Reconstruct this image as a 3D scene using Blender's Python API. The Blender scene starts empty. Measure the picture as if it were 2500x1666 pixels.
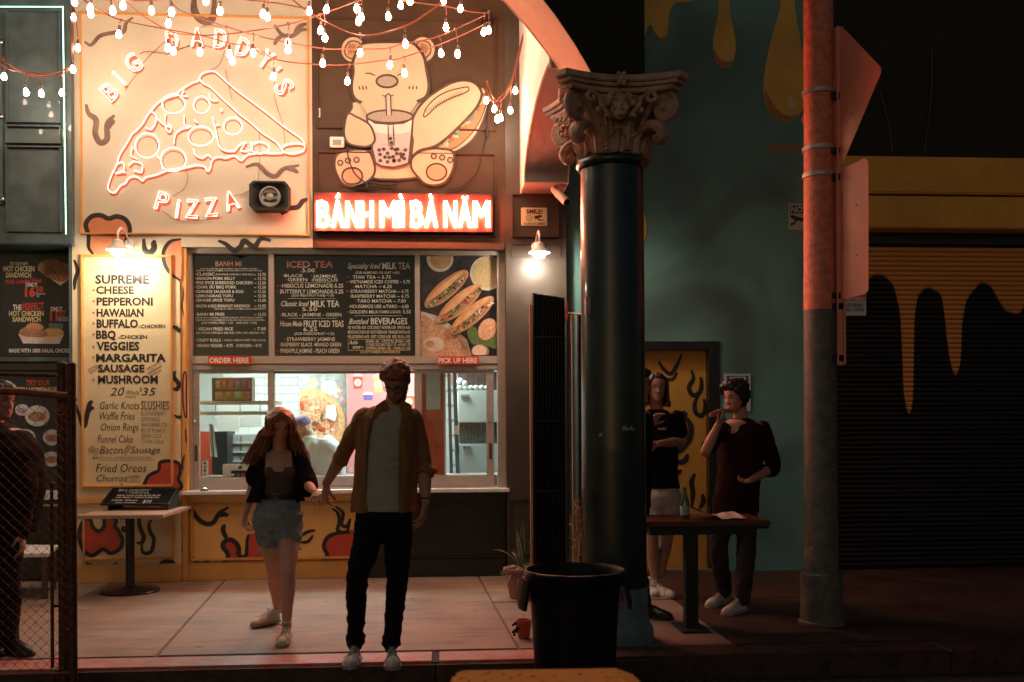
import bpy, bmesh, math, random
from mathutils import Vector, Matrix, noise
random.seed(7)
S = bpy.context.scene
C = S.collection
rad = math.radians
# ------------------------------------------------------------------ camera
HC, FP, HY = 1.42, 2430.0, 1045.0
cam_d = bpy.data.cameras.new('camera'); cam = bpy.data.objects.new('camera', cam_d); C.objects.link(cam)
R3 = Matrix.Rotation(rad(-4.0), 3, 'Z') @ Matrix.Rotation(rad(90), 3, 'X') @ Matrix.Rotation(rad(-0.3), 3, 'Z')
cam.matrix_world = Matrix.Translation((0, 0, HC)) @ R3.to_4x4()
cam_d.sensor_width = 36.0; cam_d.lens = 36.0 * FP / 2500.0
cam_d.shift_y = (HY - 833.0) / 2500.0
cam_d.dof.use_dof = True; cam_d.dof.focus_distance = 8.8; cam_d.dof.aperture_fstop = 2.8
cam_d.clip_start = 0.05; cam_d.clip_end = 400
S.camera = cam
# ------------------------------------------------------------------ night sky and exposure
w = bpy.data.worlds.new('World'); S.world = w; w.use_nodes = True
nt = w.node_tree; bg = nt.nodes['Background']
sky = nt.nodes.new('ShaderNodeTexSky'); sky.sky_type = 'NISHITA'; sky.sun_disc = False
sky.sun_elevation = rad(12.0); sky.sun_rotation = rad(200)
nt.links.new(sky.outputs[0], bg.inputs[0]); bg.inputs[1].default_value = 0.0046
S.view_settings.view_transform = 'Standard'; S.view_settings.look = 'None'
S.view_settings.exposure = 1.8; S.view_settings.gamma = 1.0
S.cycles.use_denoising = True
S.cycles.max_bounces = 6; S.cycles.diffuse_bounces = 3; S.cycles.glossy_bounces = 3
S.cycles.transparent_max_bounces = 12
S.cycles.sample_clamp_indirect = 4.0; S.cycles.sample_clamp_direct = 0.0
S.cycles.caustics_reflective = False; S.cycles.caustics_refractive = False

# ------------------------------------------------------------------ from a point in the picture to a point of the place
def ray(px, py): return R3 @ Vector(((px - 1250) / FP, (HY - py) / FP, -1.0))
def W(px, py, Y=9.5):                      # on the vertical plane y = Y
    d = ray(px, py); return Vector((0, 0, HC)) + d * (Y / d.y)
def G(px, py, z=0.0):                      # on the level z
    d = ray(px, py); return Vector((0, 0, HC)) + d * ((z - HC) / d.z)
def crop(x0, y0, s, Y=9.5):                # a mapping for coordinates read in an enlarged view
    return lambda x, y, YY=Y: W(x0 + x / s, y0 + y / s, YY)

# ------------------------------------------------------------------ materials
MATS = {}
def mat(name, col, rough=.6, metal=0., nscale=0, namt=.15, bump=0., bscale=None, spec=.5, col2=None, coat=0., detail=4, stretch=None):
    if name in MATS: return MATS[name]
    m = bpy.data.materials.new(name); m.use_nodes = True; n = m.node_tree.nodes; L = m.node_tree.links
    b = n['Principled BSDF']; b.inputs['Roughness'].default_value = rough; b.inputs['Metallic'].default_value = metal
    b.inputs['Specular IOR Level'].default_value = spec; b.inputs['Coat Weight'].default_value = coat
    c = tuple(col) + (1,); b.inputs['Base Color'].default_value = c
    if nscale or bump:
        g = n.new('ShaderNodeNewGeometry'); mp = n.new('ShaderNodeMapping'); L.new(g.outputs['Position'], mp.inputs[0])
        if stretch: mp.inputs['Scale'].default_value = stretch
    if nscale:
        t = n.new('ShaderNodeTexNoise'); t.inputs['Scale'].default_value = nscale; t.inputs['Detail'].default_value = detail
        L.new(mp.outputs[0], t.inputs['Vector'])
        r = n.new('ShaderNodeValToRGB'); L.new(t.outputs['Fac'], r.inputs[0])
        r.color_ramp.elements[0].position = .32; r.color_ramp.elements[1].position = .68
        c2 = tuple(col2) if col2 else tuple(min(1, x * (1 + namt)) for x in col)
        c1 = tuple(col) if col2 else tuple(x * (1 - namt) for x in col)
        r.color_ramp.elements[0].color = c1 + (1,); r.color_ramp.elements[1].color = c2 + (1,)
        L.new(r.outputs[0], b.inputs['Base Color'])
        mr = n.new('ShaderNodeMapRange'); mr.inputs['To Min'].default_value = max(0.02, rough - .08); mr.inputs['To Max'].default_value = min(1, rough + .1)
        L.new(t.outputs['Fac'], mr.inputs[0]); L.new(mr.outputs[0], b.inputs['Roughness'])
    if bump:
        t2 = n.new('ShaderNodeTexNoise'); t2.inputs['Scale'].default_value = bscale or 60; t2.inputs['Detail'].default_value = 5
        L.new(mp.outputs[0], t2.inputs['Vector'])
        bp = n.new('ShaderNodeBump'); bp.inputs['Strength'].default_value = bump; bp.inputs['Distance'].default_value = .01
        L.new(t2.outputs['Fac'], bp.inputs['Height']); L.new(bp.outputs[0], b.inputs['Normal'])
    MATS[name] = m; return m
def emit(name, col, strength, sampled=True):
    if name in MATS: return MATS[name]
    m = bpy.data.materials.new(name); m.use_nodes = True; n = m.node_tree.nodes
    n.remove(n['Principled BSDF']); e = n.new('ShaderNodeEmission'); e.inputs[0].default_value = tuple(col) + (1,); e.inputs[1].default_value = strength
    m.node_tree.links.new(e.outputs[0], n['Material Output'].inputs[0])
    m.cycles.emission_sampling = 'FRONT' if sampled else 'NONE'
    MATS[name] = m; return m
def glassmat(name, tint=(1, 1, 1), refl=.08):
    if name in MATS: return MATS[name]
    m = bpy.data.materials.new(name); m.use_nodes = True; n = m.node_tree.nodes; L = m.node_tree.links
    n.remove(n['Principled BSDF']); t = n.new('ShaderNodeBsdfTransparent'); t.inputs[0].default_value = tuple(tint) + (1,)
    g = n.new('ShaderNodeBsdfGlossy'); g.inputs['Roughness'].default_value = .02; mx = n.new('ShaderNodeMixShader'); mx.inputs[0].default_value = refl
    L.new(t.outputs[0], mx.inputs[1]); L.new(g.outputs[0], mx.inputs[2]); L.new(mx.outputs[0], n['Material Output'].inputs[0])
    MATS[name] = m; return m

# ------------------------------------------------------------------ meshes
def frame_of(d):
    d = d.normalized(); u = Vector((0, 0, 1)) if abs(d.z) < .9 else Vector((0, 1, 0))
    a = d.cross(u).normalized(); return a, a.cross(d).normalized()
def smoothpts(pts, n=6, closed=False):
    P = [Vector(p) for p in pts]; out = []
    k = len(P); rng = range(k) if closed else range(k - 1)
    for i in rng:
        if closed: a, b, c, d = P[(i - 1) % k], P[i], P[(i + 1) % k], P[(i + 2) % k]
        else: b, c = P[i], P[i + 1]; a = P[i - 1] if i else b + (b - c); d = P[i + 2] if i + 2 < k else c + (c - b)
        for j in range(n):
            t = j / n
            out.append(.5 * ((2 * b) + (c - a) * t + (2 * a - 5 * b + 4 * c - d) * t * t + (3 * b - a - 3 * c + d) * t ** 3))
    if not closed: out.append(P[-1])
    return out
class MB:
    def __init__(s): s.v = []; s.f = []
    def add(s, vs, fs):
        k = len(s.v); s.v += [Vector(x) for x in vs]; s.f += [tuple(i + k for i in f) for f in fs]; return s
    def box(s, a, b, M=None):
        (x0, y0, z0), (x1, y1, z1) = a, b
        vs = [Vector(p) for p in ((x0,y0,z0),(x1,y0,z0),(x1,y1,z0),(x0,y1,z0),(x0,y0,z1),(x1,y0,z1),(x1,y1,z1),(x0,y1,z1))]
        if M: vs = [M @ v for v in vs]
        return s.add(vs, [(0,3,2,1),(4,5,6,7),(0,1,5,4),(1,2,6,5),(2,3,7,6),(3,0,4,7)])
    def cbox(s, c, d, M=None): return s.box([c[i] - d[i] / 2 for i in range(3)], [c[i] + d[i] / 2 for i in range(3)], M)
    def ring(s, rings, closed=False, cap=True):
        k = len(s.v); n = len(rings[0]); m = len(rings)
        for r in rings: s.v += [Vector(p) for p in r]
        for i in range(m if closed else m - 1):
            j = (i + 1) % m
            for q in range(n): s.f.append((k + i * n + q, k + i * n + (q + 1) % n, k + j * n + (q + 1) % n, k + j * n + q))
        if cap and not closed:
            s.f.append(tuple(k + q for q in range(n))[::-1]); s.f.append(tuple(k + (m - 1) * n + q for q in range(n)))
        return s
    def tube(s, pts, r, n=6, closed=False, flat=None):     # r number or list; flat: (axis, factor) squashes along axis
        P = [Vector(p) for p in pts]; m = len(P)
        if m < 2: return s
        rr = r if isinstance(r, (list, tuple)) else [r] * m
        rings = []; a = None
        for i in range(m):
            if closed: d = P[(i + 1) % m] - P[i - 1]
            else: d = P[min(i + 1, m - 1)] - P[max(i - 1, 0)]
            if d.length < 1e-9: d = Vector((0, 0, 1))
            d.normalize()
            if a is None: a, _ = frame_of(d)
            a = (a - d * a.dot(d)); a = a.normalized() if a.length > 1e-6 else frame_of(d)[0]
            b = d.cross(a); R = []
            for q in range(n):
                t = 2 * math.pi * q / n; o = (a * math.cos(t) + b * math.sin(t)) * rr[i]
                if flat: ax, k = flat; o = o - ax * o.dot(ax) * (1 - k)
                R.append(P[i] + o)
            rings.append(R)
        return s.ring(rings, closed)
    def cyl(s, p, q, r, r2=None, n=16): return s.tube([p, q], [r, r if r2 is None else r2], n)
    def lathe(s, prof, c, n=24, a0=0, a1=2 * math.pi, ax=None):   # prof [(r, z)]
        c = Vector(c); rings = []
        for (r, z) in prof: rings.append([c + Vector((r * math.cos(2 * math.pi * q / n), r * math.sin(2 * math.pi * q / n), z)) for q in range(n)])
        return s.ring(rings)
    def sph(s, c, r, n=12, m=8, M=None):
        c = Vector(c); r = Vector((r, r, r)) if isinstance(r, (int, float)) else Vector(r); rings = []
        for i in range(m + 1):
            t = math.pi * (i / m) ; t = min(max(t, .06), math.pi - .06)
            R = [Vector((r.x * math.sin(t) * math.cos(2*math.pi*q/n), r.y * math.sin(t) * math.sin(2*math.pi*q/n), -r.z * math.cos(t))) for q in range(n)]
            rings.append([c + (M @ p if M else p) for p in R])
        return s.ring(rings)
    def prism(s, poly, d):                                 # poly of 3D points, extruded by vector d
        n = len(poly); d = Vector(d); k = len(s.v); s.v += [Vector(p) for p in poly] + [Vector(p) + d for p in poly]
        s.f.append(tuple(range(k, k + n))[::-1]); s.f.append(tuple(range(k + n, k + 2 * n)))
        for i in range(n): s.f.append((k + i, k + (i + 1) % n, k + n + (i + 1) % n, k + n + i))
        return s
    def poly(s, P): k = len(s.v); s.v += [Vector(p) for p in P]; s.f.append(tuple(range(k, k + len(P)))); return s
    def rot(s, M): s.v = [M @ v for v in s.v]; return s
def T_(x, y, z): return Matrix.Translation((x, y, z))
def root_of(o):
    while o.parent: o = o.parent
    return o
def obj(name, mb, m, parent=None, smooth=False, loc=None, bevel=0, auto=40):
    me = bpy.data.meshes.new(name)
    if parent is not None: L0 = Vector(root_of(parent).location)
    elif loc is not None: L0 = Vector(loc)
    else:
        xs = [v.x for v in mb.v]; ys = [v.y for v in mb.v]; zs = [v.z for v in mb.v]
        L0 = Vector(((min(xs) + max(xs)) / 2, (min(ys) + max(ys)) / 2, min(zs)))
    me.from_pydata([tuple(v - L0) for v in mb.v], [], mb.f); me.validate()
    o = bpy.data.objects.new(name, me); C.objects.link(o)
    if parent is not None: o.parent = parent
    if parent is None: o.location = L0
    if bevel:
        bm = bmesh.new(); bm.from_mesh(me); bmesh.ops.recalc_face_normals(bm, faces=bm.faces)
        es = [e for e in bm.edges if len(e.link_faces) == 2 and e.calc_face_angle(0) > .5]
        bmesh.ops.bevel(bm, geom=es, offset=bevel, segments=2, affect='EDGES', clamp_overlap=True); bm.to_mesh(me); bm.free()
    else:
        bm = bmesh.new(); bm.from_mesh(me); bmesh.ops.recalc_face_normals(bm, faces=bm.faces); bm.to_mesh(me); bm.free()
    if smooth:
        me.polygons.foreach_set('use_smooth', [True] * len(me.polygons))
        if auto: me.set_sharp_from_angle(angle=rad(auto))
    if m is not None: me.materials.append(m)
    return o
def tag(o, label=None, cat=None, group=None, kind=None):
    if label: o['label'] = label
    if cat: o['category'] = cat
    if group: o['group'] = group
    if kind: o['kind'] = kind
    return o
def thing(name, label, cat, loc, group=None):
    o = bpy.data.objects.new(name, None); C.objects.link(o); o.location = loc; o.empty_display_size = .1
    return tag(o, label, cat, group)
def struct(name, mb, m, **k): return tag(obj(name, mb, m, **k), kind='structure')
def copypart(src, parent, off=(0, 0, 0), label=None):      # copy of a mesh object under a parent, moved by off (relative)
    c = src.copy(); C.objects.link(c); c.parent = parent; c.location = Vector(off)
    if label: c['label'] = label
    return c
# flat lettering -------------------------------------------------------------------------------------------------
_tc = {}
def glyphs(s, bold=0., outline=False, res=3):
    k = (s, bold, outline, res)
    if k in _tc: return _tc[k]
    c = bpy.data.curves.new('lettering', 'FONT'); c.body = s; c.resolution_u = res; c.offset = bold
    if outline: c.fill_mode = 'NONE'
    o = bpy.data.objects.new('lettering', c); C.objects.link(o)
    dg = bpy.context.evaluated_depsgraph_get(); me = bpy.data.meshes.new_from_object(o.evaluated_get(dg))
    vs = [(v.co.x, v.co.y) for v in me.vertices]
    if outline:
        adj = {}
        for e in me.edges: a, b = e.vertices; adj.setdefault(a, []).append(b); adj.setdefault(b, []).append(a)
        seen = set(); loops = []
        for a in adj:
            if a in seen: continue
            lp = [a]; seen.add(a); cur = a
            while True:
                nx = [b for b in adj[cur] if b not in seen]
                if not nx: break
                cur = nx[0]; seen.add(cur); lp.append(cur)
            if len(lp) > 2: loops.append(lp)
        fs = loops
    else: fs = [tuple(p.vertices) for p in me.polygons]
    bpy.data.objects.remove(o); bpy.data.meshes.remove(me); bpy.data.curves.remove(c)
    xs = [v[0] for v in vs] or [0]; ys = [v[1] for v in vs] or [0]
    _tc[k] = (vs, fs, min(xs), max(xs), min(ys), max(ys)); return _tc[k]
def text(mb, s, P, x0, x1, y0, y1, bold=.01, shear=0., rot=0., off=None, res=2):
    """letter s filling the box (x0..x1, y0 top..y1 bottom) of mapping P(x, y); x1 None keeps natural width; y spans cap height"""
    vs, fs, a, b, c, d = glyphs(s, bold, False, res)
    ref = glyphs('H', bold, False, res); c0, d0 = ref[4], ref[5]
    ky = (y1 - y0) / (d0 - c0); kx = ((x1 - x0) / (b - a)) if x1 is not None else ky
    cx, cy = x0 + (b - a) * kx / 2, (y0 + y1) / 2; cr, sr = math.cos(rot), math.sin(rot); out = []
    for (x, y) in vs:
        X = x0 + (x - a + shear * y) * kx; Yp = y1 - (y - c0) * ky; dx, dy = X - cx, Yp - cy
        out.append(P(cx + dx * cr + dy * sr, cy - dx * sr + dy * cr) if rot else P(X, Yp))
    mb.add(out, fs); return mb
def textcol(lines, P, m, name, parent):
    mb = MB()
    for l in lines:
        s, x0, x1, y0, y1 = l[:5]; kw = l[5] if len(l) > 5 else {}
        text(mb, s, P, x0, x1, y0, y1, **kw)
    o = obj(name, mb, m, parent); return o
def stroke(mb, P, pts, w, n=6, taper=.45, closed=False, k=5, th=.12):
    """a brush stroke w metres wide painted through the points of mapping P"""
    Q = smoothpts([P(*p) for p in pts], k, closed); m = len(Q)
    rr = [w / 2 * (1 if closed else (taper + (1 - taper) * min(1, 4 * min(i, m - 1 - i) / m + .05))) for i in range(m)]
    mb.tube(Q, rr, n, closed, flat=(Vector((0, 1, 0)), th)); return mb
def curvepoly(P, pts, k=5): return smoothpts([P(*p) for p in pts], k, True)
# ================================================================== materials of the place
M = {}
M['asphalt'] = mat('asphalt', (.035, .034, .035), .75, nscale=6, namt=.3, bump=.5, bscale=180)
M['concrete'] = mat('concrete', (.27, .19, .135), .62, nscale=2.2, namt=.26, bump=.35, bscale=45, detail=9)
def weather(m, spots=True):
    n = m.node_tree.nodes; L = m.node_tree.links; b = n['Principled BSDF']; src = b.inputs['Base Color'].links[0].from_socket; g = n.new('ShaderNodeNewGeometry')
    def mixin(fac, col, k):
        nonlocal src
        mx = n.new('ShaderNodeMix'); mx.data_type = 'RGBA'; mu = n.new('ShaderNodeMath'); mu.operation = 'MULTIPLY'; mu.inputs[1].default_value = k; L.new(fac, mu.inputs[0]); L.new(mu.outputs[0], mx.inputs[0]); L.new(src, mx.inputs[6]); mx.inputs[7].default_value = col + (1,); src = mx.outputs[2]
    def nz(scale, st, lo, hi, det=6):
        mp = n.new('ShaderNodeMapping'); mp.inputs['Scale'].default_value = st; L.new(g.outputs['Position'], mp.inputs[0]); t = n.new('ShaderNodeTexNoise'); t.inputs['Scale'].default_value = scale; t.inputs['Detail'].default_value = det; t.inputs['Roughness'].default_value = .7; L.new(mp.outputs[0], t.inputs['Vector'])
        r = n.new('ShaderNodeMapRange'); r.inputs[1].default_value = lo; r.inputs[2].default_value = hi; L.new(t.outputs['Fac'], r.inputs[0]); return r.outputs[0]
    mixin(nz(3.0, (.5, 3.2, 1), .50, .62), (.12, .085, .065), .55)
    mixin(nz(16, (.6, 5, 1), .60, .70), (.05, .035, .028), .5)
    mixin(nz(1.1, (1, 1, 1), .55, .75, 3), (.16, .10, .075), .6)
    if spots:
        v = n.new('ShaderNodeTexVoronoi'); v.inputs['Scale'].default_value = 3.4; L.new(g.outputs['Position'], v.inputs['Vector']); r = n.new('ShaderNodeMapRange'); r.inputs[1].default_value = .10; r.inputs[2].default_value = .07; L.new(v.outputs['Distance'], r.inputs[0]); mixin(r.outputs[0], (.05, .035, .028), .8)
    L.new(src, b.inputs['Base Color'])
weather(M['concrete'])
M['kerbred'] = mat('kerb_red_paint', (.50, .06, .03), .45, nscale=9, col2=(.36, .30, .27), bump=.5, bscale=30, detail=9)
M['yellow'] = mat('yellow_paint', (.84, .52, .18), .5, nscale=3, namt=.06, bump=.15, bscale=25)
M['yellow2'] = mat('yellow_paint_trim', (.70, .36, .10), .42, nscale=5, namt=.08)
M['brown'] = mat('dark_brown_paint', (.060, .042, .030), .42, nscale=3, namt=.2, bump=.12, bscale=20, spec=.6)
M['brown2'] = mat('brown_wall_paint', (.090, .050, .030), .55, spec=.2, nscale=3, namt=.12, bump=.1, bscale=20)
M['black'] = mat('black_gloss_paint', (.012, .011, .011), .3, nscale=4, namt=.3)
M['matblack'] = mat('matt_black', (.010, .010, .011), .6)
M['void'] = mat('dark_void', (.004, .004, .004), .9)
M['teal'] = mat('teal_wall_paint', (.085, .19, .17), .62, nscale=1.3, col2=(.13, .25, .235), bump=.35, bscale=55)
M['tealdark'] = mat('dark_teal_gloss', (.07, .115, .125), .42, nscale=5, namt=.3, bump=.1, bscale=14, coat=.2)
M['steel'] = mat('brushed_aluminium', (.47, .41, .36), .42, .35, nscale=14, namt=.08, stretch=(1, 1, 4))
M['chrome'] = mat('chrome', (.7, .7, .7), .15, 1.)
M['ink'] = mat('black_mural_paint', (.022, .017, .016), .45, nscale=8, namt=.3)
M['inkgrey'] = mat('overlit_mural_paint', (.22, .13, .10), .6, nscale=8, namt=.3)  # black ink lightened in the colour, as overexposed near the bulbs
M['redpaint'] = mat('red_mural_paint', (.56, .07, .035), .5, nscale=5, namt=.12)
M['orangered'] = mat('orange_red_paint', (.62, .12, .04), .5)
M['white'] = mat('white_paint', (.78, .77, .74), .5, nscale=6, namt=.05)
M['glass'] = glassmat('window_glass', (.97, .99, .98), .035)
M['bulbglow'] = emit('bulb_glow', (1, .75, .53), 27)
M['sconceglow'] = emit('lamp_glow', (1, .88, .70), 110)
M['neonwhite'] = emit('neon_white', (1, .62, .46), 1.5)
M['neonred'] = emit('neon_red_white', (1, .20, .10), 56)
M['tubewhite'] = emit('ceiling_tube_glow', (.84, 1, .95), 12)
M['led'] = emit('led_green_white', (.45, 1, .75), 2.4)
# ================================================================== ground
mb = MB(); mb.poly([(-80, -80, -.15), (80, -80, -.15), (80, 6.10, -.15), (-80, 6.10, -.15)]); struct('street', mb, M['asphalt'], loc=(0, 0, -.15))
mb = MB(); mb.box((-80, 6.12, -.3), (80, 80, -.012)); struct('ground', mb, mat('joint_dirt', (.05, .045, .04), .9), loc=(0, 6, -.3))
# pavement slabs, each its own piece
pav = thing('pavement', None, None, (0, 8, 0)); pav['kind'] = 'structure'
M['darkpave'] = mat('unlit_dark_paving', (.045, .022, .016), .6, spec=.2, nscale=2.2, col2=(.085, .045, .032), bump=.35, bscale=45, detail=9)  # near black put in for the lack of light on the right
M['kerbdark'] = mat('kerb_unlit_black', (.05, .02, .015), .5, nscale=9, namt=.5, bump=.5, bscale=30)  # black on the right stones stands in for missing light; front faces share it
def slab(x0, y0, x1, y1, x0b=None, x1b=None):
    g = .006; x0b = x0 if x0b is None else x0b; x1b = x1 if x1b is None else x1b
    mb = MB(); mb.prism([(x0 + g, y0 + g, -.1), (x1 - g, y0 + g, -.1), (x1b - g, y1 - g, -.1), (x0b + g, y1 - g, -.1)], (0, 0, .1 + random.uniform(-.002, .001)))
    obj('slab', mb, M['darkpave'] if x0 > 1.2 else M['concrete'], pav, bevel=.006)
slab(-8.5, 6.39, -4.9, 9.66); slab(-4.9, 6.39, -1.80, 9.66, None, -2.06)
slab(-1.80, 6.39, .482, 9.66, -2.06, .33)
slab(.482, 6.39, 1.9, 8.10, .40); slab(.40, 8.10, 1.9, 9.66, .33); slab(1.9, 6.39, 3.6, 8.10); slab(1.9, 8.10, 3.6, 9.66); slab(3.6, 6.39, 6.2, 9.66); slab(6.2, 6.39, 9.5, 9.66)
kb = thing('kerb', None, None, (0, 6.2, 0)); kb['kind'] = 'structure'
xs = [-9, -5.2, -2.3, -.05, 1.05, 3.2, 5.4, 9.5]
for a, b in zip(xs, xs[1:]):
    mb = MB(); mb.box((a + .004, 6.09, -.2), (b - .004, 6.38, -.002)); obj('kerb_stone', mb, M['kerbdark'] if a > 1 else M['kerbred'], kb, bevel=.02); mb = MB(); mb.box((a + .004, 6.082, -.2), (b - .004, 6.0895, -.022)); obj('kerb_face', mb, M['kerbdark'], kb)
# ================================================================== walls of the arcade frontage
def mould(mb, P, x0, y0, x1, y1, wpx=6, d=.018, sides='tblr'):
    a = P(x0, y0); b = P(x1, y1); w = wpx * .0037; Y = a.y
    X0, X1, Z1, Z0 = a.x, b.x, a.z, b.z
    for (k, e) in ((1., d), (.45, d * 1.8)):
        ww = w * k; o = (w - ww) / 2
        if 't' in sides: mb.box((X0 + o, Y - e, Z1 - o - ww), (X1 - o, Y + .002, Z1 - o))
        if 'b' in sides: mb.box((X0 + o, Y - e, Z0 + o), (X1 - o, Y + .002, Z0 + o + ww))
        if 'l' in sides: mb.box((X0 + o, Y - e + .0007, Z0 + o + .0007), (X0 + o + ww, Y + .002, Z1 - o - .0007))
        if 'r' in sides: mb.box((X1 - o - ww, Y - e + .0007, Z0 + o + .0007), (X1 - o, Y + .002, Z1 - o - .0007))
def wallbox(x0p, x1p, z0, z1, Y, depth=.35, py=900):
    a = W(x0p, py, Y).x; b = W(x1p, py, Y).x
    return MB().box((a, Y, z0), (b, Y + depth, z1))
p0 = lambda x, y: W(x, y, 9.5)
WT = 3.13; SILL = .845
pw = thing('pizza_shop_wall', 'tall yellow shop wall with moulded panels and black and red painted squiggles', 'wall', (-2.8, 9.5, 0))
obj('upper_wall', wallbox(177, 763, WT, 6.2, 9.5, .4, 500), mat('upper_wall_lit_yellow', (.66, .58, .46), .5, nscale=3, namt=.05, bump=.15, bscale=25), pw)  # paler than the lower yellow: bulb overexposure is put into the colour
xl, xr_ = W(177, 900, 9.5).x, W(440, 900, 9.5).x
obj('menu_wall', MB().box((xl, 9.5, 0), (xr_, 9.9, WT)), mat('menu_wall_lit_yellow', (.72, .57, .34), .5, nscale=3, namt=.06, bump=.15, bscale=25), pw)  # same yellow, its colour lightened for the lamp light around the menu
obj('corner_post', MB().box((xr_ + .002, 9.515, 0), (W(457, 900, 9.515).x, 9.9, WT)), M['yellow2'], pw, bevel=.008)
mb = MB(); mould(mb, p0, 194, 30, 757, 578, 5, .016); obj('moulding', mb, M['yellow2'], pw)
mb = MB(); mould(mb, p0, 198, 622, 424, 1189, 6, .018); obj('moulding', mb, M['yellow2'], pw)
mb = MB(); mb.box((xl, 9.47, W(300, 1230, 9.5).z), (xr_, 9.51, W(300, 1213, 9.5).z)); obj('ledge', mb, M['yellow2'], pw, bevel=.01)
xb = W(880, 1300, 9.56).x
mb = MB(); mb.box((W(456, 1300, 9.56).x, 9.56, 0), (xb, 9.9, SILL - .03)); obj('lower_wall', mb, M['yellow'], pw)
mb = MB(); mould(mb, lambda x, y: W(x, y, 9.5), 203, 1250, 425, 1365, 5, .018); obj('moulding', mb, M['yellow2'], pw)
mb = MB(); mould(mb, lambda x, y: W(x, y, 9.56), 466, 1229, 872, 1364, 7, .02); obj('moulding', mb, M['yellow2'], pw)
mb = MB(); mb.box((xl - .002, 9.478, 0), (xr_, 9.51, .17)); mb.box((xr_ + .001, 9.539, 0), (xb, 9.57, .17)); obj('skirting', mb, M['yellow2'], pw, bevel=.006)

bw = thing('banh_mi_wall', 'dark brown panelled shop wall behind the bear painting, black below the counter', 'wall', (0, 9.5, 0))
obj('upper_wall', wallbox(763, 1236.5, WT, 6.2, 9.505, .4, 500), M['brown2'], bw)
for (a, b, c, d) in ((772, 42, 1212, 322), (772, 370, 1212, 580)): mb = MB(); mould(mb, lambda x, y: W(x, y, 9.505), a, b, c, d, 5, .016); obj('moulding', mb, M['brown2'], bw)
mb = MB(); mb.box((W(763, 590, 9.4).x + .02, 9.44, WT - .02), (W(1233, 590, 9.4).x, 9.51, WT + .05)); obj('ledge', mb, M['brown2'], bw, bevel=.01)
mb = MB(); mb.box((xb + .002, 9.56, 0), (W(1234, 1300, 9.56).x, 9.9, SILL - .03)); obj('lower_wall', mb, M['black'], bw)
mb = MB(); mould(mb, lambda x, y: W(x, y, 9.56), 905, 1232, 1222, 1360, 6, .02); obj('moulding', mb, M['black'], bw)
mb = MB(); mb.box((xb + .002, 9.53, 0), (W(1234, 1300, 9.56).x, 9.57, .17)); obj('skirting', mb, M['black'], bw, bevel=.006)

bp = thing('brown_pilaster', 'dark brown pilaster with the small camera notice between serving window and teal wall', 'pilaster', (.9, 9.5, 0))
obj('shaft', MB().box((W(1236, 900, 9.49).x, 9.49, 0), (W(1384, 900, 9.49).x, 9.9, 6.2)), M['brown'], bp)
mb = MB(); mould(mb, lambda x, y: W(x, y, 9.49), 1248, 474, 1366, 582, 5, .016); obj('moulding', mb, M['brown2'], bp)
mb = MB(); mould(mb, lambda x, y: W(x, y, 9.49), 1248, 596, 1370, 630, 2, .006); obj('moulding', mb, M['brown'], bp); mb = MB(); mould(mb, lambda x, y: W(x, y, 9.49), 1244, 1218, 1372, 1352, 4, .014); obj('moulding', mb, M['brown'], bp)
obj('skirting', MB().box((W(1236, 900, 9.49).x, 9.46, 0), (W(1384, 900, 9.49).x, 9.485, .17)), M['brown'], bp)

# teal wall with an airbrushed mural
m = mat('teal_mural_paint', (.14, .30, .27), .6, nscale=.9, col2=(.20, .39, .36), bump=.3, bscale=55)
nt_ = m.node_tree; b_ = nt_.nodes['Principled BSDF']; lk = b_.inputs['Base Color'].links[0]; src = lk.from_socket
t = nt_.nodes.new('ShaderNodeTexNoise'); t.inputs['Scale'].default_value = .8; t.inputs['Detail'].default_value = 2; t.inputs['Distortion'].default_value = .6
g = nt_.nodes.new('ShaderNodeNewGeometry'); mp = nt_.nodes.new('ShaderNodeMapping'); mp.inputs['Location'].default_value = (3.3, 0, 4.7); nt_.links.new(g.outputs['Position'], mp.inputs[0]); nt_.links.new(mp.outputs[0], t.inputs['Vector'])
r = nt_.nodes.new('ShaderNodeValToRGB'); r.color_ramp.elements[0].position = .54; r.color_ramp.elements[1].position = .78; nt_.links.new(t.outputs['Fac'], r.inputs[0])
mx = nt_.nodes.new('ShaderNodeMix'); mx.data_type = 'RGBA'; nt_.links.new(r.outputs[0], mx.inputs[0]); nt_.links.new(src, mx.inputs[6]); mx.inputs[7].default_value = (.06, .075, .065, 1)
nt_.links.new(mx.outputs[2], b_.inputs['Base Color']); M['tealmural'] = m
tw = thing('teal_wall', 'teal green wall with yellow dripping paint mural behind the two men eating', 'wall', (2.4, 9.6, 0))
x0 = W(1384.5, 900, 9.6).x; x1 = W(1976, 900, 9.6).x
dx0, dx1 = W(1500, 1000, 9.6).x, W(1757, 1000, 9.6).x; dz = W(1700, 834, 9.6).z
obj('wall', MB().box((x0, 9.6, 0), (dx0, 10, 6.2)).box((dx1, 9.6, 0), (x1, 10, 6.2)).box((dx0, 9.6, dz), (dx1, 10, 6.2)), M['tealmural'], tw)
fx = W(1729, 1000, 9.62).x; fz = W(1700, 854, 9.62).z
obj('door_frame', MB().box((dx0, 9.59, dz - (dz - fz)), (dx1, 9.72, dz)).box((fx, 9.591, 0.02), (dx1, 9.72, fz)).box((dx0, 9.591, .02), (dx0 + .1, 9.72, fz)), M['black'], tw)
dr = obj('door', MB().box((dx0 + .1, 9.70, .03), (fx, 9.74, fz)), mat('door_yellow', (.62, .30, .05), .5, nscale=4, namt=.1), tw)
zr1 = crop(1500, 800, 2.118, 9.697)
mb = MB()
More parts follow.
